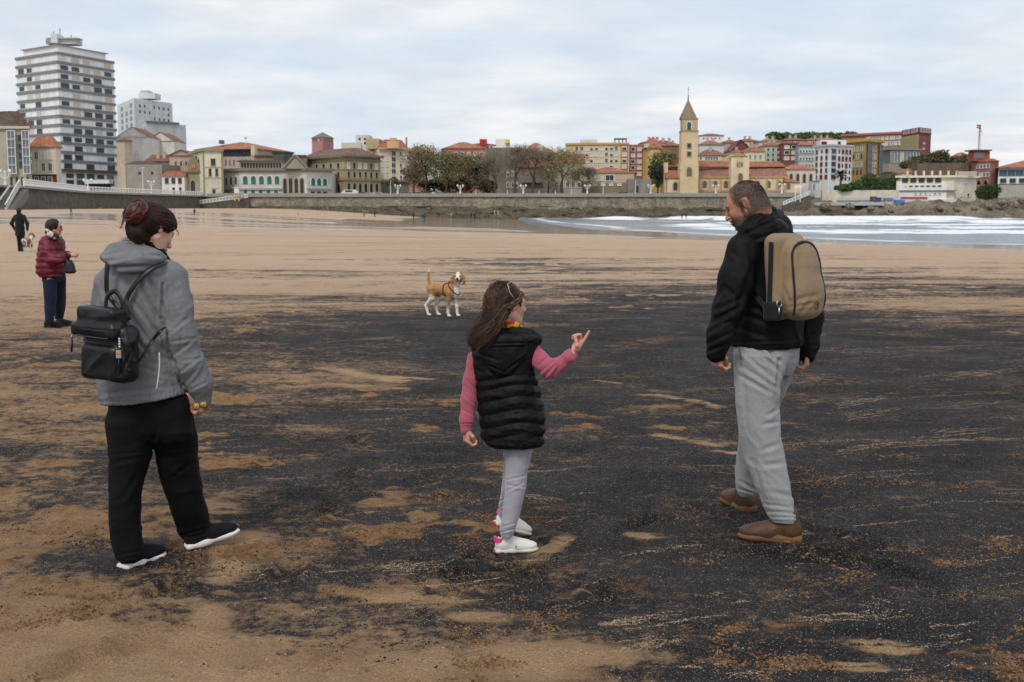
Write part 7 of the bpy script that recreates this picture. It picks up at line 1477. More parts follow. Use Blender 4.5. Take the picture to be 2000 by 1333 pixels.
# ---------------------------------------------------------------- GIRL
def girl():
    t = person('girl in black padded vest over pink sleeves pointing with her right hand', 1000, 1075); yw = -.45; by = 5.55; off = Vector(t.location)
    VJ = fabric('black_quilted_nylon', S(14, 14, 15), .62, .25, .25, 300, .0008, 50, 0); PK = fabric('pink_sweatshirt', S(172, 88, 106), .95, .1, .2, 450, .001, 120, .3); LG = fabric('grey_lilac_jersey', S(164, 160, 170), .95, .1, .22, 500, .001, 150, .3)
    HM = frame(-.98, .0, .06); H = Local(W(989, 597, 5.54), HM, .88); hd = head_sdf(H); hd.cap(H.p(-.03, 0, -.05), W(985, 655, 5.55), .046, .05, k=.03); hd.ell(W(985, 672, 5.55), (.11, .07, .04), k=.04)
    V, F = hmesh(hd, W(988, 622, 5.55), [.17, .17, .17], .003); col, q = head_colors(V, H, S(220, 172, 152), S(50, 36, 30)); parts = [(V, F)]; cols = [col]
    sk = S(216, 160, 140)
    # pointing hand
    h, Q = hand_sdf(W(1121, 686, 5.42), axes([.50, -.05, .86], [-.75, -.55, .35]), .70, curl=(.06, 1.15, 1.25, 1.3), thumb=1.1); m_ = hmesh(h, W(1132, 668, 5.42), .11, .0022); parts.append(m_); cols.append(np.tile(sk, (len(m_[0]), 1)) * (1 + .05 * fbm(m_[0] * 70, 2, 2))[:, None])
    h, Q = hand_sdf(W(911, 838, 5.52), axes([.02, .1, -.98], [.85, .35, .1]), .70, curl=(1.05, 1.1, 1.15, 1.2), thumb=1.0); m_ = hmesh(h, W(911, 852, 5.52), .1, .0022); parts.append(m_); cols.append(np.tile(sk, (len(m_[0]), 1)) * (1 + .05 * fbm(m_[0] * 70, 2, 2))[:, None])
    c = Sdf(.015); c.cap(W(985, 685, 5.55), W(1000, 830, 5.55), .08, .08); c.chain([W(1013, 860, 5.54), W(1006, 950, 5.52), W(992, 1045, 5.5)], [.03, .022, .014]); c.chain([W(1000, 870, 5.6), W(995, 950, 5.67), W(983, 1000, 5.72)], [.022, .018, .012]); c.chain([W(1040, 680, 5.52), W(1068, 722, 5.48), W(1118, 690, 5.43)], [.025, .022, .018]); c.chain([W(935, 690, 5.55), W(918, 760, 5.54), W(912, 838, 5.52)], [.025, .022, .018])
    V, F = c.mesh(*BB(885, 1070, 5.3, 1145, 630, 5.85), .011, 0); parts.append((V, F)); cols.append(np.tile(S(40, 38, 40) if 0 else sk, (len(V), 1))); V, F = join(parts); sobj('body', t, V, F, SK, np.concatenate(cols))
    # vest
    s = Sdf(.02); s.loft([row(640, 962, 1040, 5.56, .06, yw), row(650, 948, 1048, 5.55, .085, yw), row(664, 930, 1052, by, .10, yw), row(690, 920, 1046, by, .115, yw), row(720, 922, 1042, by, .115, yw), row(760, 930, 1050, by, .12, yw), row(800, 937, 1060, by, .125, yw), row(840, 939, 1062, by, .125, yw), row(862, 944, 1061, by, .12, yw), row(868, 956, 1052, by, .105, yw)], e=2.3, flat=.01)
    s.ell(W(1048, 662, 5.53), (.028, .05, .03)); s.ell(W(928, 672, 5.56), (.028, .05, .03))
    V, F = s.mesh(*BB(900, 890, 5.25, 1080, 625, 5.85), .005); Nn = s.grad(V); px, py = pix(*V.T)
    tl = py - (px - 990) * -.06 + 4 * np.sin(px * .045); seams = np.array([738, 757, 780, 806, 832, 856]); dd = np.min(np.abs(tl[:, None] - seams[None]), 1); w_ = sstep(722, 735, py); body_ = (np.clip(dd / 12, 0, 1) ** .5 - .5) * .0125 * w_
    V = V + Nn * body_[:, None]; V = V + Nn * ((.003 * fbm(V * [22, 22, 60], 2, 81) + .002 * np.abs(fbm(V * [60, 60, 12], 2, 83))) * w_)[:, None]; V = folds(V, Nn, .003, 10, [1, 0, .2], 3, 85); sobj('padded_vest', t, V, F, VJ)
    # hood of the vest: U-shaped bag
    s = Sdf(.02); s.chain([W(921, 668, 5.46), W(950, 664, 5.43), W(985, 664, 5.42), W(1016, 664, 5.43), W(1042, 662, 5.46)], [.020, .024, .026, .024, .018]); s.ell(W(982, 690, 5.44), (.115, .045, .07), k=.03); s.ell(W(984, 716, 5.44), (.07, .035, .055), k=.03); s.chain([W(965, 652, 5.50), W(1000, 650, 5.50), W(1036, 652, 5.50)], [.03, .034, .024])
    V, F = s.mesh(*BB(895, 750, 5.2, 1065, 625, 5.62), .0048); Nn = s.grad(V); V = folds(V, Nn, .0025, 14, [1, 0, .3], 3, 91); V = creases(V, Nn, [(918, 672, 1040, 670, .004, .005), (918, 680, 1036, 678, .004, .003), (972, 670, 973, 718, .003, .003), (922, 700, 985, 728, .005, .004), (985, 728, 1034, 690, .005, .004), (930, 690, 975, 705, .006, .003)]); sobj('hood', t, V, F, VJ)
    # sleeves
    for nm, pts, rad, ml in (('sleeve', [(1042, 684, 5.52), (1056, 706, 5.50), (1074, 722, 5.47), (1096, 712, 5.45), (1113, 697, 5.43), (1117, 693, 5.43)], [.036, .042, .041, .034, .029, .026], 1), ('sleeve', [(928, 700, 5.56), (921, 740, 5.55), (916, 780, 5.54), (912, 818, 5.53), (911, 840, 5.52)], [.036, .037, .036, .032, .026], 0)):
        s = Sdf(.02); s.chain([W(*q) for q in pts], rad); q = np.array([W(*a) for a in pts]); V, F = s.mesh(q.min(0) - .07, q.max(0) + .07, .0042); Nn = s.grad(V)
        if ml: V = folds(V, Nn, .0022, 16, [.5, 0, -1], 2, 93); V = creases(V, Nn, [(1050, 715, 1080, 690, .006, .006), (1055, 728, 1082, 705, .006, .007), (1062, 738, 1084, 712, .006, .006), (1076, 742, 1092, 716, .006, .005), (1046, 700, 1066, 680, .006, .004), (1106, 712, 1096, 694, .004, .003)])
        else: V = folds(V, Nn, .002, 14, [.3, 0, -1], 2, 94); V = creases(V, Nn, [(898, 828, 926, 828, .003, .006), (902, 800, 925, 812, .005, .004), (904, 770, 928, 790, .006, .004), (908, 740, 928, 760, .006, .003)])
        sobj(nm, t, V, F, PK)
    # leggings
    s = Sdf(.02); s.loft([row(850, 985, 1046, 5.56, .08), row(868, 986, 1044, 5.55, .078), row(921, 987, 1030, 5.53, .058), row(950, 986, 1028, 5.52, .056), row(1002, 981, 1016, 5.51, .047), row(1035, 976, 1006, 5.50, .04), row(1050, 979, 1001, 5.50, .032)], flat=.006)
    s.loft([row(850, 980, 1020, 5.62, .06), row(900, 984, 1014, 5.63, .055), row(950, 980, 1012, 5.66, .045), row(985, 974, 996, 5.71, .036), row(1008, 974, 990, 5.73, .028)], k=.012, flat=.006)
    V, F = s.mesh(*BB(960, 1070, 5.3, 1060, 835, 5.9), .0045); Nn = s.grad(V); V = folds(V, Nn, .002, 13, [1, 0, -.2], 2, 95); V = creases(V, Nn, [(988, 938, 1026, 930, .005, .004), (990, 948, 1024, 952, .005, .004), (988, 960, 1022, 944, .005, .004), (978, 1030, 1006, 1022, .004, .005), (978, 1040, 1004, 1034, .004, .005), (976, 980, 984, 976, .004, .004), (974, 992, 984, 988, .003, .004), (1008, 880, 1030, 930, .010, .003)]); sobj('leggings', t, V, F, LG)
    WS = mat('white_leather', S(222, 218, 210), .5, .04, 10, bump=.0006, bs=60); WS2 = mat('white_sole', S(214, 208, 198), .6, .06, 20); PKs = mat('pink_rubber', S(196, 70, 86), .6, .05); PKt = mat('hot_pink_tab', S(220, 70, 130), .6, .05)
    def sneaker(heel, d, pitch, lift):
        u, Q = shoe(t, heel, d, .205, 1.05, pitch, WS, WS2, 'trainer', lift=lift); o = MB(); k = Q.s
        o.tube([Vector(Q.p(-.004 + .02 * i * (i > 0), sgn * (.038 + .006 * (i > 0)), .008)) - off for sgn in (1,) for i in range(2)], .008 * k, PKs, 6); o.sphere(Vector(Q.p(.018, 0, .012)) - off, (.030 * k, .046 * k, .016 * k), PKs, 12, 6, Matrix(Q.M.tolist())); o.obj('heel_rubber', u, True)
        o = MB(); o.box(Vector(Q.p(.003, 0, .095)) - off, (.02 * k, .05 * k, .03 * k), PKt, M=Matrix(Q.M.tolist())); sd = -1 if Q.M[1, 1] > 0 else 1; o.box(Vector(Q.p(.025, sd * .036, .093)) - off, (.05 * k, .012 * k, .026 * k), PKt, M=Matrix(Q.M.tolist())); o.obj('heel_tab', u)
        o = MB(); sm = mat('grey_strap', S(176, 172, 168), .7); o.tube([Vector(Q.p(.135, -.045, .04)) - off, Vector(Q.p(.13, -.036, .075)) - off, Vector(Q.p(.125, 0, .094)) - off, Vector(Q.p(.13, .036, .075)) - off, Vector(Q.p(.135, .045, .04)) - off], .006 * k, sm, 6); o.obj('strap', u, True)
        o = MB(); o.sphere(Vector(Q.p(.06, 0, .10)) - off, (.036 * k, .03 * k, .045 * k), mat('black_sock', S(22, 22, 26), .9), 10, 8, Matrix(Q.M.tolist())); o.obj('sock', u, True)
    sneaker(PG(967, 1080), (1, .18), 0, 0); sneaker(PG(965, 1054), (.80, .30), -.38, .075)
    # neck scarf
    s = Sdf(.012); s.chain([W(978, 641, 5.50), W(992, 636, 5.49), W(1006, 636, 5.50), W(1016, 640, 5.54)], [.017, .018, .017, .014]); V, F = s.mesh(*BB(960, 662, 5.4, 1035, 620, 5.65), .0035); Nn = s.grad(V); V = folds(V, Nn, .002, 30, [0, 0, 1], 2, 5)
    n1 = fbm(V * 38, 2, 6); cc = np.where((n1 > .35)[:, None], S(176, 66, 46), S(222, 160, 44)); cc = np.where((n1 < -.45)[:, None], S(70, 130, 120), cc); sobj('neck_scarf', t, V, F, colmat('scarf_print', .9, .1, .1, 60), cc)
    # hair
    s = Sdf(.02); p = H.p; s.ell(p(-.020, 0, .030), H.r(.106, .090, .098), HM); s.ell(p(-.075, 0, -.04), H.r(.05, .075, .08), HM, k=.03); s.ell(p(.086, 0, -.015), H.r(.052, .085, .088), HM, op=-1, k=.01)
    for q_ in (-1, 1): s.ell(p(.006, q_ * .095, -.012), H.r(.040, .040, .042), HM, op=-1, k=.01); s.cap(p(.03, q_ * .085, -.05), p(-.01, q_ * .08, -.11), .034, .03, k=.012, op=-1)
    V, F = hmesh(s, H.c, .16, .0033); Nn = s.grad(V); q = (V - H.c) @ HM; V = V + Nn * (.002 * np.sin(q[:, 0] * 300 + 5 * fbm(V * 12, 2, 2) + q[:, 2] * 120) + .002 * fbm(V * [50, 50, 16], 2, 3))[:, None]
    c0, c1 = np.array(S(28, 20, 17)), np.array(S(70, 48, 36)); f = np.clip(.4 + .6 * fbm(V * [60, 60, 14], 2, 7), 0, 1)[:, None]; sobj('hair', t, V, F, HAIRM, c0 * (1 - f) + c1 * f)
    hm = [mat('brown_hair_%d' % i, S(*c_), .5, .25, 20, spec=.35) for i, c_ in enumerate(((50, 34, 27), (38, 26, 21), (72, 48, 34), (112, 76, 48), (30, 21, 18)))]; o3 = np.array(off)
    G = [[(975, 585, 5.47), (953, 608, 5.45), (951, 630, 5.44), (934, 646, 5.43), (917, 662, 5.41)], [(985, 600, 5.44), (968, 622, 5.42), (958, 640, 5.41), (945, 655, 5.40), (928, 672, 5.38)], [(990, 610, 5.42), (980, 626, 5.41), (970, 643, 5.40), (955, 656, 5.39), (940, 666, 5.38)], [(960, 580, 5.50), (944, 603, 5.48), (941, 626, 5.46), (926, 641, 5.44), (914, 655, 5.42)]]
    G = [[W(*q_) - o3 for q_ in g] for g in G]; mb = MB()
    for i in range(5): strands(mb, G, 130, .0115, .0019, hm[i], 10 + i, 8, 3)
    strands(mb, G, 60, .018, .0009, hm[2], 33, 8, 3); tag(mb.obj('long_hair', t, True), kind='stuff')
    mb = MB(); r = np.random.RandomState(8); st_ = V[r.choice(len(V), 560, replace=False)]; up = ((st_ - H.c) @ HM)[:, 2] > .0; combed(s, st_[up], p(-.105, -.03, .0), mb, hm, off, .0011, 7, sw=.018); combed(s, st_[~up], W(955, 640, 5.46), mb, hm, off, .0011, 6, sw=.012); tag(mb.obj('combed_hair', t, True), kind='stuff')
    # braid across the back of the head and hair tie parting
    mb = MB(); bp = spl([p(.055, -.062, .072), p(.028, -.088, .048), p(-.010, -.100, .026), p(-.050, -.094, .010), p(-.085, -.070, .0), p(-.112, -.025, .002), p(-.118, .02, .008)], 46)
    for k3 in range(3):
        for i in range(len(bp) - 1):
            pass
        ph = k3 * 2.094; pts = []
        for i, c_ in enumerate(bp): tt = bp[min(i + 1, len(bp) - 1)] - bp[max(i - 1, 0)]; tt /= np.linalg.norm(tt); n_ = c_ - H.c; n_ /= np.linalg.norm(n_); u_ = np.cross(tt, n_); a = i * .85 + ph; pts.append(Vector(c_ + u_ * .0085 * math.sin(a) + n_ * .0045 * math.sin(2 * a)) - off)
        mb.tube(pts, .0058, hm[(2, 0, 3)[k3]], 6, cap=False)
    mb.obj('braid', t, True); mb = MB()
    for i, (a, b_, c_, d_) in enumerate((((975, 553), (968, 546), (960, 549), (956, 562)), ((970, 556), (958, 553), (954, 570), (950, 590)), ((980, 553), (972, 547), (962, 553), (954, 580)), ((960, 575), (950, 590), (946, 600), (938, 620)), ((958, 600), (940, 625), (932, 640), (922, 650)), ((985, 552), (976, 549), (968, 556), (958, 566)))):
        strands(mb, [[W(*a, 5.5) - o3, W(*b_, 5.5) - o3, W(*c_, 5.48) - o3, W(*d_, 5.47) - o3]] * 2, 5, .003, .0008, hm[0], i, 8)
    strands(mb, G, 26, .030, .0008, hm[0], 44, 8); tag(mb.obj('loose_strands', t, True), kind='stuff')
    mb = MB(); mb.tube([Vector(p(.01, -.03, .133)) - off, Vector(p(-.03, -.05, .119)) - off, Vector(p(-.035, -.08, .080)) - off, Vector(p(-.02, -.094, .055)) - off], .0022, mat('scalp', S(190, 160, 140), .7), 4); mb.obj('parting', t, True)
    return t
girl()
# ---------------------------------------------------------------- WOMAN IN RED, further off
def red_woman():
    Y0 = 16.3; t = person('older woman in dark red puffer jacket and navy trousers standing at left', 112, 637); yw = -1.15
    RJ = fabric('burgundy_nylon', S(104, 24, 40), .5, .35, .12, 120, .0015, 40, 0); NV = fabric('navy_trousers', S(34, 38, 56), .9, .1, .2, 200, .001, 60, .05)
    HM = frame(-1.25, -.12, 0); H = Local(W(106, 444, Y0), HM, .92); hd = head_sdf(H); hd.cap(H.p(-.03, 0, -.05), W(103, 470, Y0), .055, .06, k=.03)
    V, F = hmesh(hd, H.p(0, 0, -.04), .19, .0055); col, q = head_colors(V, H, S(200, 146, 122), S(40, 26, 24)); parts = [(V, F)]; cols = [col]
    for wr, d, n in ((W(134, 500, 16.05), [.8, -.1, .25], [.2, .6, -.5]), (W(135, 496, 16.35), [.8, -.1, .1], [.1, -.7, -.3])):
        h, Q = hand_sdf(wr, axes(d, n), .92, curl=(.9, 1, 1, 1), thumb=1); m_ = hmesh(h, wr + np.array([.07, 0, 0]), .13, .005); parts.append(m_); cols.append(np.tile(S(206, 158, 136), (len(m_[0]), 1)))
    c = Sdf(.02); c.cap(W(102, 478, Y0), W(102, 525, Y0), .09, .09); c.chain([W(98, 545, 16.2), W(97, 590, 16.15), W(97, 628, 16.1)], [.05, .04, .03]); c.chain([W(115, 545, 16.4), W(116, 590, 16.45), W(116, 626, 16.5)], [.05, .04, .03])
    V, F = c.mesh(*BB(70, 640, 15.8, 145, 455, 16.8), .02, 0); parts.append((V, F)); cols.append(np.tile(SKINC, (len(V), 1))); V, F = join(parts); sobj('body', t, V, F, SK, np.concatenate(cols))
    s = Sdf(.03); p = H.p; s.ell(p(-.018, 0, .024), H.r(.108, .092, .10), HM); s.ell(p(-.07, 0, -.05), H.r(.05, .08, .085), HM, k=.03); s.ell(p(.085, 0, -.035), H.r(.062, .095, .092), HM, op=-1, k=.012); V, F = hmesh(s, H.c, .17, .006); Nn = s.grad(V); V = V + Nn * (.005 * fbm(V * [30, 30, 10], 2, 3))[:, None]; f = np.clip(.4 + .5 * fbm(V * [40, 40, 12], 2, 7), 0, 1)[:, None]; sobj('hair', t, V, F, HAIRM, np.array(S(22, 15, 14)) * (1 - f) + np.array(S(46, 29, 26)) * f)
    mb = MB(); off = Vector(t.location); gl = mat('dark_lens', S(26, 24, 26), .2, spec=.6)
    mb.box(Vector(p(.10, 0, .012)) - off, (.012, .12, .034), gl, M=Matrix((HM @ np.array([[1, 0, 0], [0, 1, 0], [0, 0, 1]])).tolist())); mb.obj('glasses', t)
    s = Sdf(.03); s.loft([row(458, 92, 114, Y0, .07, 0), row(466, 84, 122, Y0, .14, 0), row(478, 77, 126, Y0, .17, 0), row(500, 74, 127, Y0, .18, 0), row(520, 71, 127, Y0, .185, 0), row(534, 72, 126, Y0, .18, 0), row(541, 78, 126, Y0, .16, 0)], e=2.2, flat=.02)
    s.chain([W(90, 474, 16.12), W(94, 492, 16.04), W(101, 507, 16.0), W(118, 506, 15.98), W(132, 501, 16.02)], [.09, .09, .08, .068, .045], k=.03); s.chain([W(112, 474, 16.45), W(116, 500, 16.5), W(134, 497, 16.38)], [.08, .07, .045], k=.03)
    V, F = s.mesh(*BB(58, 552, 15.7, 142, 448, 16.8), .009); Nn = s.grad(V); ph = V[:, 2] * 78 + 1.2 * fbm(V * 4, 2, 3); V = V + Nn * (.0105 * (np.abs(np.sin(ph / 2 * 1.0)) - .6))[:, None]; V = folds(V, Nn, .006, 9, [1, 0, .3], 3, 4); sobj('puffer_jacket', t, V, F, RJ)
    s = Sdf(.02); s.loft([row(532, 82, 127, Y0, .14), row(552, 84, 129, Y0, .13)], flat=.02); s.loft([row(545, 84, 110, 16.2, .11), row(580, 87, 110, 16.15, .10), row(605, 88, 107, 16.12, .09), row(631, 90, 104, 16.1, .075)]); s.loft([row(545, 102, 129, 16.4, .11), row(580, 106, 129, 16.42, .10), row(605, 107, 126, 16.45, .09), row(624, 107, 122, 16.5, .07)])
    V, F = s.mesh(*BB(72, 645, 15.8, 138, 522, 16.8), .01); Nn = s.grad(V); V = folds(V, Nn, .006, 7, [.1, 0, 1], 3, 5); sobj('trousers', t, V, F, NV)
    DS = mat('dark_suede', S(42, 36, 34), .9, .15, 20); shoe(t, PG(86, 640), (1, .1), .25, 1, 0, DS, DS, 'shoe'); shoe(t, PG(109, 636.5), (1, .12), .25, 1, 0, DS, DS, 'shoe')
    s = Sdf(.02); s.chain([W(91, 452, 16.2), W(98, 458, 16.12), W(107, 463, 16.12), W(114, 463, 16.2)], [.035, .038, .036, .03]); V, F = s.mesh(*BB(80, 475, 15.9, 124, 440, 16.5), .008); n1 = fbm(V * 16, 2, 6); sobj('scarf', t, V, F, colmat('scarf_print', .9), np.where((n1 > .1)[:, None], S(196, 188, 180), S(58, 46, 50)))
    c = W(137, 521, 16.0); b = thing('handbag', 'black crossbody bag at the hip of the woman in dark red', 'bag', c); s = Sdf(.02); s.loft([(c[2] - .095, c[0], 16.0, .05, .04), (c[2] - .07, c[0], 16.0, .078, .055), (c[2] + .03, c[0] - .01, 16.0, .065, .045), (c[2] + .09, c[0] - .02, 16.0, .045, .03)], e=2.6); V, F = hmesh(s, c, .15, .008); sobj('bag', b, V, F, mat('black_leather', S(0, 0, 0)))
    strip('strap', b, spl([W(134, 508, 15.95), W(128, 494, 15.93), W(120, 480, 16.0), W(111, 468, 16.1), W(103, 462, 16.2)], 16), .014, .006, mat('black_leather', S(0, 0, 0)), (-.3, -1, .2))
red_woman()
# ---------------------------------------------------------------- generic small figure builder
def figure(label, px, pyf, Hh, face, coat, legs, hair=(34, 26, 22), skirt=False, Y=None, z=None, stride=.12, armsout=0, h=.016, long=False, grp=None, name='person', cat='person'):
    """small standing or walking figure; face = yaw"""
    if Y is None: g = PG(px, pyf)
    else: g = P(px, pyf, Y)
    t = thing(name, label, cat, g, group=grp); o = np.array(g); k = Hh / 1.7; M = frame(face); L_ = Local(o, M, k); p = L_.p
    b = Sdf(.03); b.ell(p(.01, 0, 1.59), L_.r(.095, .075, .115), M); b.cap(p(0, 0, 1.42), p(0, 0, 1.52), .055 * k, .05 * k); b.cap(p(0, 0, 1.0), p(0, 0, 1.30), .09 * k, .08 * k)
    ft = ((stride, .09), (-stride, -.09))
    for x, y in ft: b.chain([p(0, y, .92), p(x * .5 + .02, y, .48), p(x, y, .06)], [.075 * k, .05 * k, .035 * k])
    for y in (1, -1): b.chain([p(0, y * .18, 1.36), p(-.02, y * (.24 + armsout), 1.10), p(.08, y * (.24 + armsout * .3), .86), p(.09, y * (.24 + armsout * .3), .79)], [.03 * k, .024 * k, .02 * k, .03 * k])
    lo, hi = p(0, 0, .85) - .95 * k, p(0, 0, .85) + .95 * k; lo = np.array([lo[0] + .4 * k, lo[1] + .4 * k, lo[2]]); hi = np.array([hi[0] - .4 * k, hi[1] - .4 * k, hi[2]])
    V, F = b.mesh(lo, hi, h, 1); sobj('body', t, V, F, SK, np.tile(S(190, 140, 116), (len(V), 1)))
    j = Sdf(.04); zb = .62 if (skirt or long) else .88
    j.loft([(o[2] + z_ * k, o[0], o[1], rx * k, ry * k, face) for z_, rx, ry in ((zb, .20, .15), (1.05, .18, .145), (1.28, .205, .14), (1.42, .16, .11), (1.50, .085, .085))], flat=.02)
    for y in (1, -1): j.chain([p(0, y * .18, 1.37), p(-.02, y * (.24 + armsout), 1.10), p(.08, y * (.24 + armsout * .3), .87)], [.078 * k, .066 * k, .05 * k])
    V, F = j.mesh(lo, hi, h, 1); Nn = j.grad(V); V = folds(V, Nn, .008, 8, [.2, 0, 1], 3, int(px)); sobj('coat', t, V, F, fabric('coat_%d_%d_%d' % coat, S(*coat), .85))
    l = Sdf(.03)
    for x, y in ft: l.chain([p(0, y, .94), p(x * .5 + .02, y, .48), p(x, y, .10)], [.105 * k, .075 * k, .06 * k])
    for x, y in ft: l.cap(p(x - .03, y, .045), p(x + .14, y, .035), .045 * k, .04 * k, k=.01)
    V, F = l.mesh(lo, hi, h, 1); sobj('trousers', t, V, F, fabric('legs_%d_%d_%d' % legs, S(*legs), .85))
    hr = Sdf(.02); hr.ell(p(-.015, 0, 1.61), L_.r(.105, .088, .12), M); hr.ell(p(-.06, 0, 1.54), L_.r(.05, .07, .08), M); hr.ell(p(.09, 0, 1.56), L_.r(.06, .09, .10), M, op=-1); V, F = hmesh(hr, p(0, 0, 1.6), .2 * k, h * .7); sobj('hair', t, V, F, HAIRM, np.tile(S(*hair), (len(V), 1)))
    return t
figure('person in long black coat with back turned beside a spotted dog at far left', 41, 492, 1.60, -.15, (22, 22, 24), (20, 20, 22), (30, 20, 18), skirt=True, stride=.05, armsout=.09, h=.016)
far = [(122, 436, 17, (92, 84, 82), (60, 54, 52)), (139, 418, 12, (70, 50, 46), (66, 56, 50)), (380, 421, 13, (52, 56, 78), (60, 62, 76)), (582, 421, 9, (196, 190, 186), (150, 130, 120)), (640, 413, 9, (170, 180, 190), (110, 110, 116)), (732, 424, 12, (48, 38, 44), (40, 34, 38)),
       (808, 430, 15, (84, 44, 44), (46, 38, 44)), (829, 430, 16, (52, 76, 130), (40, 42, 60)), (857, 424, 10, (30, 30, 34), (34, 32, 36)), (881, 426, 10, (200, 190, 184), (170, 150, 140)), (920, 428, 12, (34, 32, 38), (32, 30, 36)), (927, 428, 12, (30, 30, 36), (30, 30, 36)), (966, 420, 9, (214, 210, 206), (190, 186, 182)), (973, 420, 9, (216, 212, 208), (196, 192, 188)), (711, 425, 8, (90, 70, 64), (80, 64, 58))]
flab = ['', 'tiny figure in brown far off by the dark seawall at left', 'far walker in dark blue below the long ramp', 'far figure in white near the wall below the club house', 'far figure in pale grey against the seawall footing', 'far walker in black below the hotel', 'far walker in dark red, left of the pair under the promenade trees', 'far walker in bright blue jacket next to the one in dark red', 'small dark walker between the blue jacket and the white figure', 'small pale walker right of the small dark walker', 'left of two dark walkers side by side on the far sand', 'right of two dark walkers side by side on the far sand', 'left of two figures in white below the bare trees', 'right of two figures in white below the bare trees', 'very small brown figure left of the black walker']
for i, ((px, py, hp, c1, c2), lb) in enumerate(zip(far, flab)):
    if not lb: continue
    g = None; Yb = 60.0      # walk the sight line to where it meets the sand
    for Yt in np.arange(60, 346, 1.0):
        q = P(px, py, Yt)
        if q.z <= gx(q.x, Yt): Yb = Yt; break
    else: Yb = 338
    q = P(px, py, Yb); Hh = hp * Yb / FPX; Hh = min(max(Hh, 1.0), 1.85)
    figure(lb, px, py, Hh, [-1.5, 1.4, -.2, 3.0][i % 4], c1, c2, Y=Yb, h=.045, stride=.2, grp='walkers on the far sand')
for px, py, c, lb in ((1332, 428, (40, 44, 52), 'left dark surfer wading in the shallows left of the man'), (1340, 428, (44, 46, 54), 'right dark surfer wading in the shallows left of the man'), (1412, 424, (190, 60, 60), 'swimmer in red at the wave edge just left of the face of the man'), (1418, 424, (200, 70, 66), 'second swimmer in red nearest the face of the man')):
    figure(lb, px, py, 1.4, .3, c, c, Y=300, h=.05, grp='bathers in the shallows')
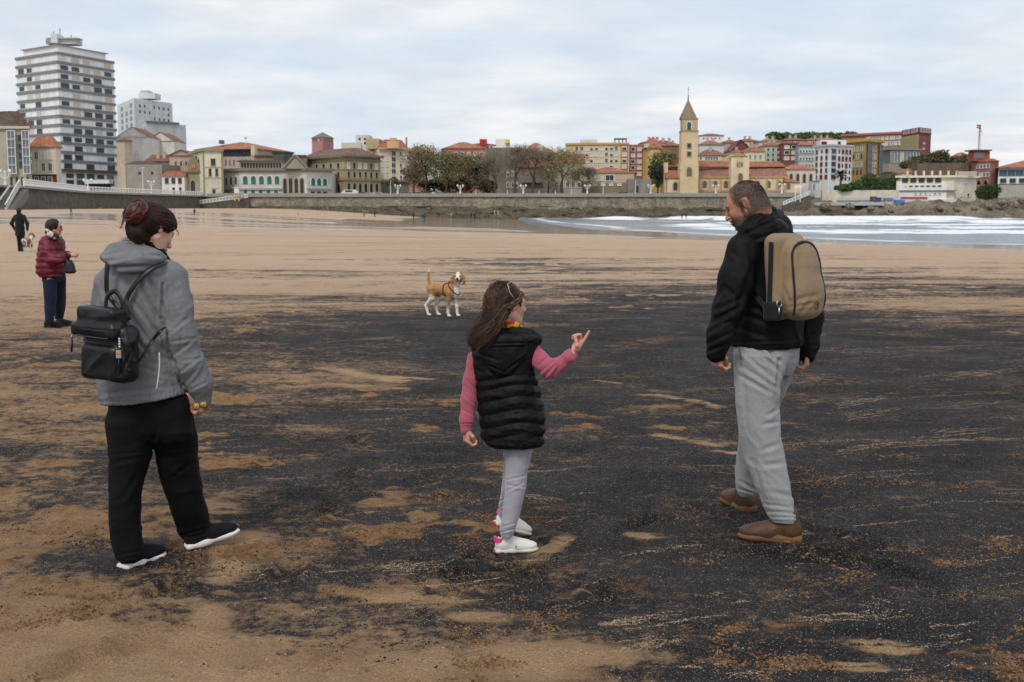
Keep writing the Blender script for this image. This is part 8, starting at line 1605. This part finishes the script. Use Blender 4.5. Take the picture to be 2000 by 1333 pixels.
# ---------------------------------------------------------------- DOGS
def dog(label, px, pyf, yaw, sc, headyaw, tan, tailup=True, harness=True, hres=.006, spots=.0, grp=None):
    g = PG(px, pyf); t = thing('dog', label, 'dog', g, group=grp); M = frame(yaw); L_ = Local(np.array(g), M, sc); p = L_.p; s = Sdf(.03 * sc)
    # x forward: chest at +.17, rump at -.22
    s.ell(p(.14, 0, .385), L_.r(.115, .088, .115), M); s.ell(p(-.02, 0, .40), L_.r(.17, .078, .088), M, k=.05 * sc); s.ell(p(-.19, 0, .405), L_.r(.095, .078, .092), M, k=.05 * sc); s.ell(p(.19, 0, .34), L_.r(.06, .06, .08), M)
    s.cap(p(.17, 0, .43), p(.235, -.0, .535), .068 * sc, .052 * sc)
    for y in (.062, -.062):
        fx = .13 + (.055 if y > 0 else -.025); s.chain([p(.14, y, .36), p(.125, y, .26), p(fx, y, .155), p(fx + .005, y, .045)], [.052 * sc, .032 * sc, .0235 * sc, .020 * sc], k=.02 * sc); s.ell(p(fx + .028, y, .018), L_.r(.034, .022, .018), M, k=.015 * sc)
        hx = -.22 + (.07 if y > 0 else -.02); s.chain([p(-.19, y * .9, .40), p(-.165 + (hx + .22) * .4, y * 1.1, .27)], [.075 * sc, .045 * sc], k=.02 * sc); s.chain([p(-.165 + (hx + .22) * .4, y * 1.1, .27), p(hx - .055, y, .155), p(hx - .02, y, .04)], [.045 * sc, .0235 * sc, .019 * sc], k=.015 * sc); s.ell(p(hx + .008, y, .018), L_.r(.034, .022, .018), M, k=.015 * sc)
    HM = frame(headyaw, .06); hc = p(.255, 0, .590); Q = Local(hc, HM, sc * 1.12); h = Q.p
    s.ell(h(-.01, 0, .01), Q.r(.068, .062, .062), HM, k=.03 * sc); s.cap(h(.03, 0, -.012), h(.105, 0, -.030), .036 * sc, .027 * sc, k=.025 * sc); s.ell(h(.075, 0, -.038), Q.r(.045, .026, .020), HM, k=.015 * sc)
    s.cap(h(-.03, 0, -.02), p(.215, 0, .50), .05 * sc, .05 * sc)
    tl = [p(-.265, 0, .46), p(-.285, 0, .55), p(-.282, 0, .65), p(-.270, 0, .71)] if tailup else [p(-.265, 0, .46), p(-.31, 0, .42), p(-.34, 0, .34)]
    s.chain(tl, [.028 * sc, .021 * sc, .015 * sc, .009 * sc][:len(tl)], k=.02 * sc)
    c0 = p(-.02, 0, .36); V, F = s.mesh(c0 - .46 * sc, c0 + .46 * sc, hres, 2); q = (V - np.array(g)) @ M / sc; hq = (V - hc) @ HM / sc
    TAN = np.array(S(*tan)); WHI = np.array(S(222, 216, 204)); n = .02 * fbm(V * 18 / sc, 2, 3)
    x, y, z = q.T; body = sstep(.29, .33, z + n * 1.5 + .18 * np.maximum(x - .08, 0)); body = body * (1 - sstep(.17, .22, x - .0 * z + np.abs(y) * -.5 + n) * (z < .5)); front = sstep(.10, .16, z + n) * (y < 0) * (x > .05) * (np.abs(x - .13) < .075) * (z < .36); w_ = np.maximum(body * (z > .22), front)
    w_ = w_ * np.where((x < -.24) & (z > .66), .1, 1); w_ = np.where((z < .27) & ~((y < 0) & (x > .05)), 0, w_)
    ish = (hq[:, 0] ** 2 + hq[:, 1] ** 2 + hq[:, 2] ** 2 < .13 ** 2) & (x > .16); hw = sstep(.014, .030, np.abs(hq[:, 1]) + n * .3) * sstep(.060, .035, hq[:, 0]); w_ = np.where(ish, hw, w_)
    if spots: w_ = sstep(-.6, -.2, fbm(V * 9, 2, 8)) * sstep(.12, .2, z)
    col = WHI * (1 - w_[:, None]) + TAN * w_[:, None]; col = col * (1 + .12 * fbm(V * 40, 2, 4))[:, None]
    mth = np.exp(-((hq[:, 2] + .046) / .006) ** 2) * (hq[:, 0] > .05) * ish; col = col * (1 - .8 * mth)[:, None]
    sobj('body', t, V, F, colmat('dog_coat', .8, .15, .12, 120), col)
    for sg in (1, -1):
        e = Sdf(.015); e.chain([h(-.005, sg * .056, .030), h(.002, sg * .078, -.005), h(.012, sg * .080, -.050), h(.016, sg * .070, -.085)], [.014 * sc, .020 * sc, .024 * sc, .014 * sc]); V, F = hmesh(e, h(0, sg * .07, -.03), .1 * sc, hres * .8); sobj('ear', t, V, F, colmat('dog_coat'), np.tile(TAN * .85, (len(V), 1)) * (1 + .1 * fbm(V * 40, 2, 4))[:, None])
        m = MB(); m.sphere(Vector(h(.052, sg * .030, .016)) - Vector(g), .0125 * sc, mat('dog_eye', S(30, 18, 14), .2), 8, 6); m.obj('eye', t, True)
    m = MB(); m.sphere(Vector(h(.132, 0, -.016)) - Vector(g), (.018 * sc, .019 * sc, .016 * sc), mat('dog_nose', S(24, 20, 20), .4), 8, 6); m.obj('nose', t, True)
    if harness:
        HB = fabric('black_harness', S(20, 20, 20), .8)
        def ringpts(c, nrm, up, ra, rb):
            pts = []
            for a in np.linspace(0, 6.283, 40):
                d = up * math.cos(a) + np.cross(nrm, up) * math.sin(a); k = c
                for st in range(60):
                    k = c + d * st * .005
                    if s.ev(k[None])[0] > .001: break
                pts.append(k + d * .002)
            return pts
        n1 = np.array(M[:, 0]); u = np.array(M[:, 2]); m = MB(); off = Vector(g)
        m.tube([Vector(q_) - off for q_ in ringpts(np.array(p(.03, 0, .40)), n1, u, 0, 0)], .008 * sc, HB, 5, cap=False); m.obj('girth_strap', t, True)
        n2 = M @ np.array([.72, 0, .70]); u2 = M @ np.array([-.70, 0, .72]); m = MB(); m.tube([Vector(q_) - off for q_ in ringpts(np.array(p(.165, 0, .43)), n2, u2, 0, 0)], .008 * sc, HB, 5, cap=False); m.obj('chest_strap', t, True)
        m = MB(); m.tube([Vector(p(.03, 0, .49)) - off, Vector(p(.11, 0, .515)) - off], .008 * sc, HB, 5); m.sphere(Vector(p(.06, 0, .505)) - off, .012 * sc, mat('steel_ring', (0, 0, 0)), 8, 5); m.obj('back_strap', t, True)
    return t
dog('tan and white hound wearing a black harness with its tail raised, looking at the camera', 868, 618, -2.12, 1.0, 3.05, (172, 126, 84))
dog('brown and white dog walking away beside the person in the black coat', 56, 493, -.1, 1.05, 0.0, (128, 92, 70), tailup=False, harness=False, hres=.016, spots=1)
_d = dog('tiny dark dog trotting on the far sand near the dark seawall', 197, 421.5, -1.4, .9, -1.4, (60, 46, 44), tailup=False, harness=False, hres=.04); _d.location.z += gx(_d.location.x, _d.location.y)
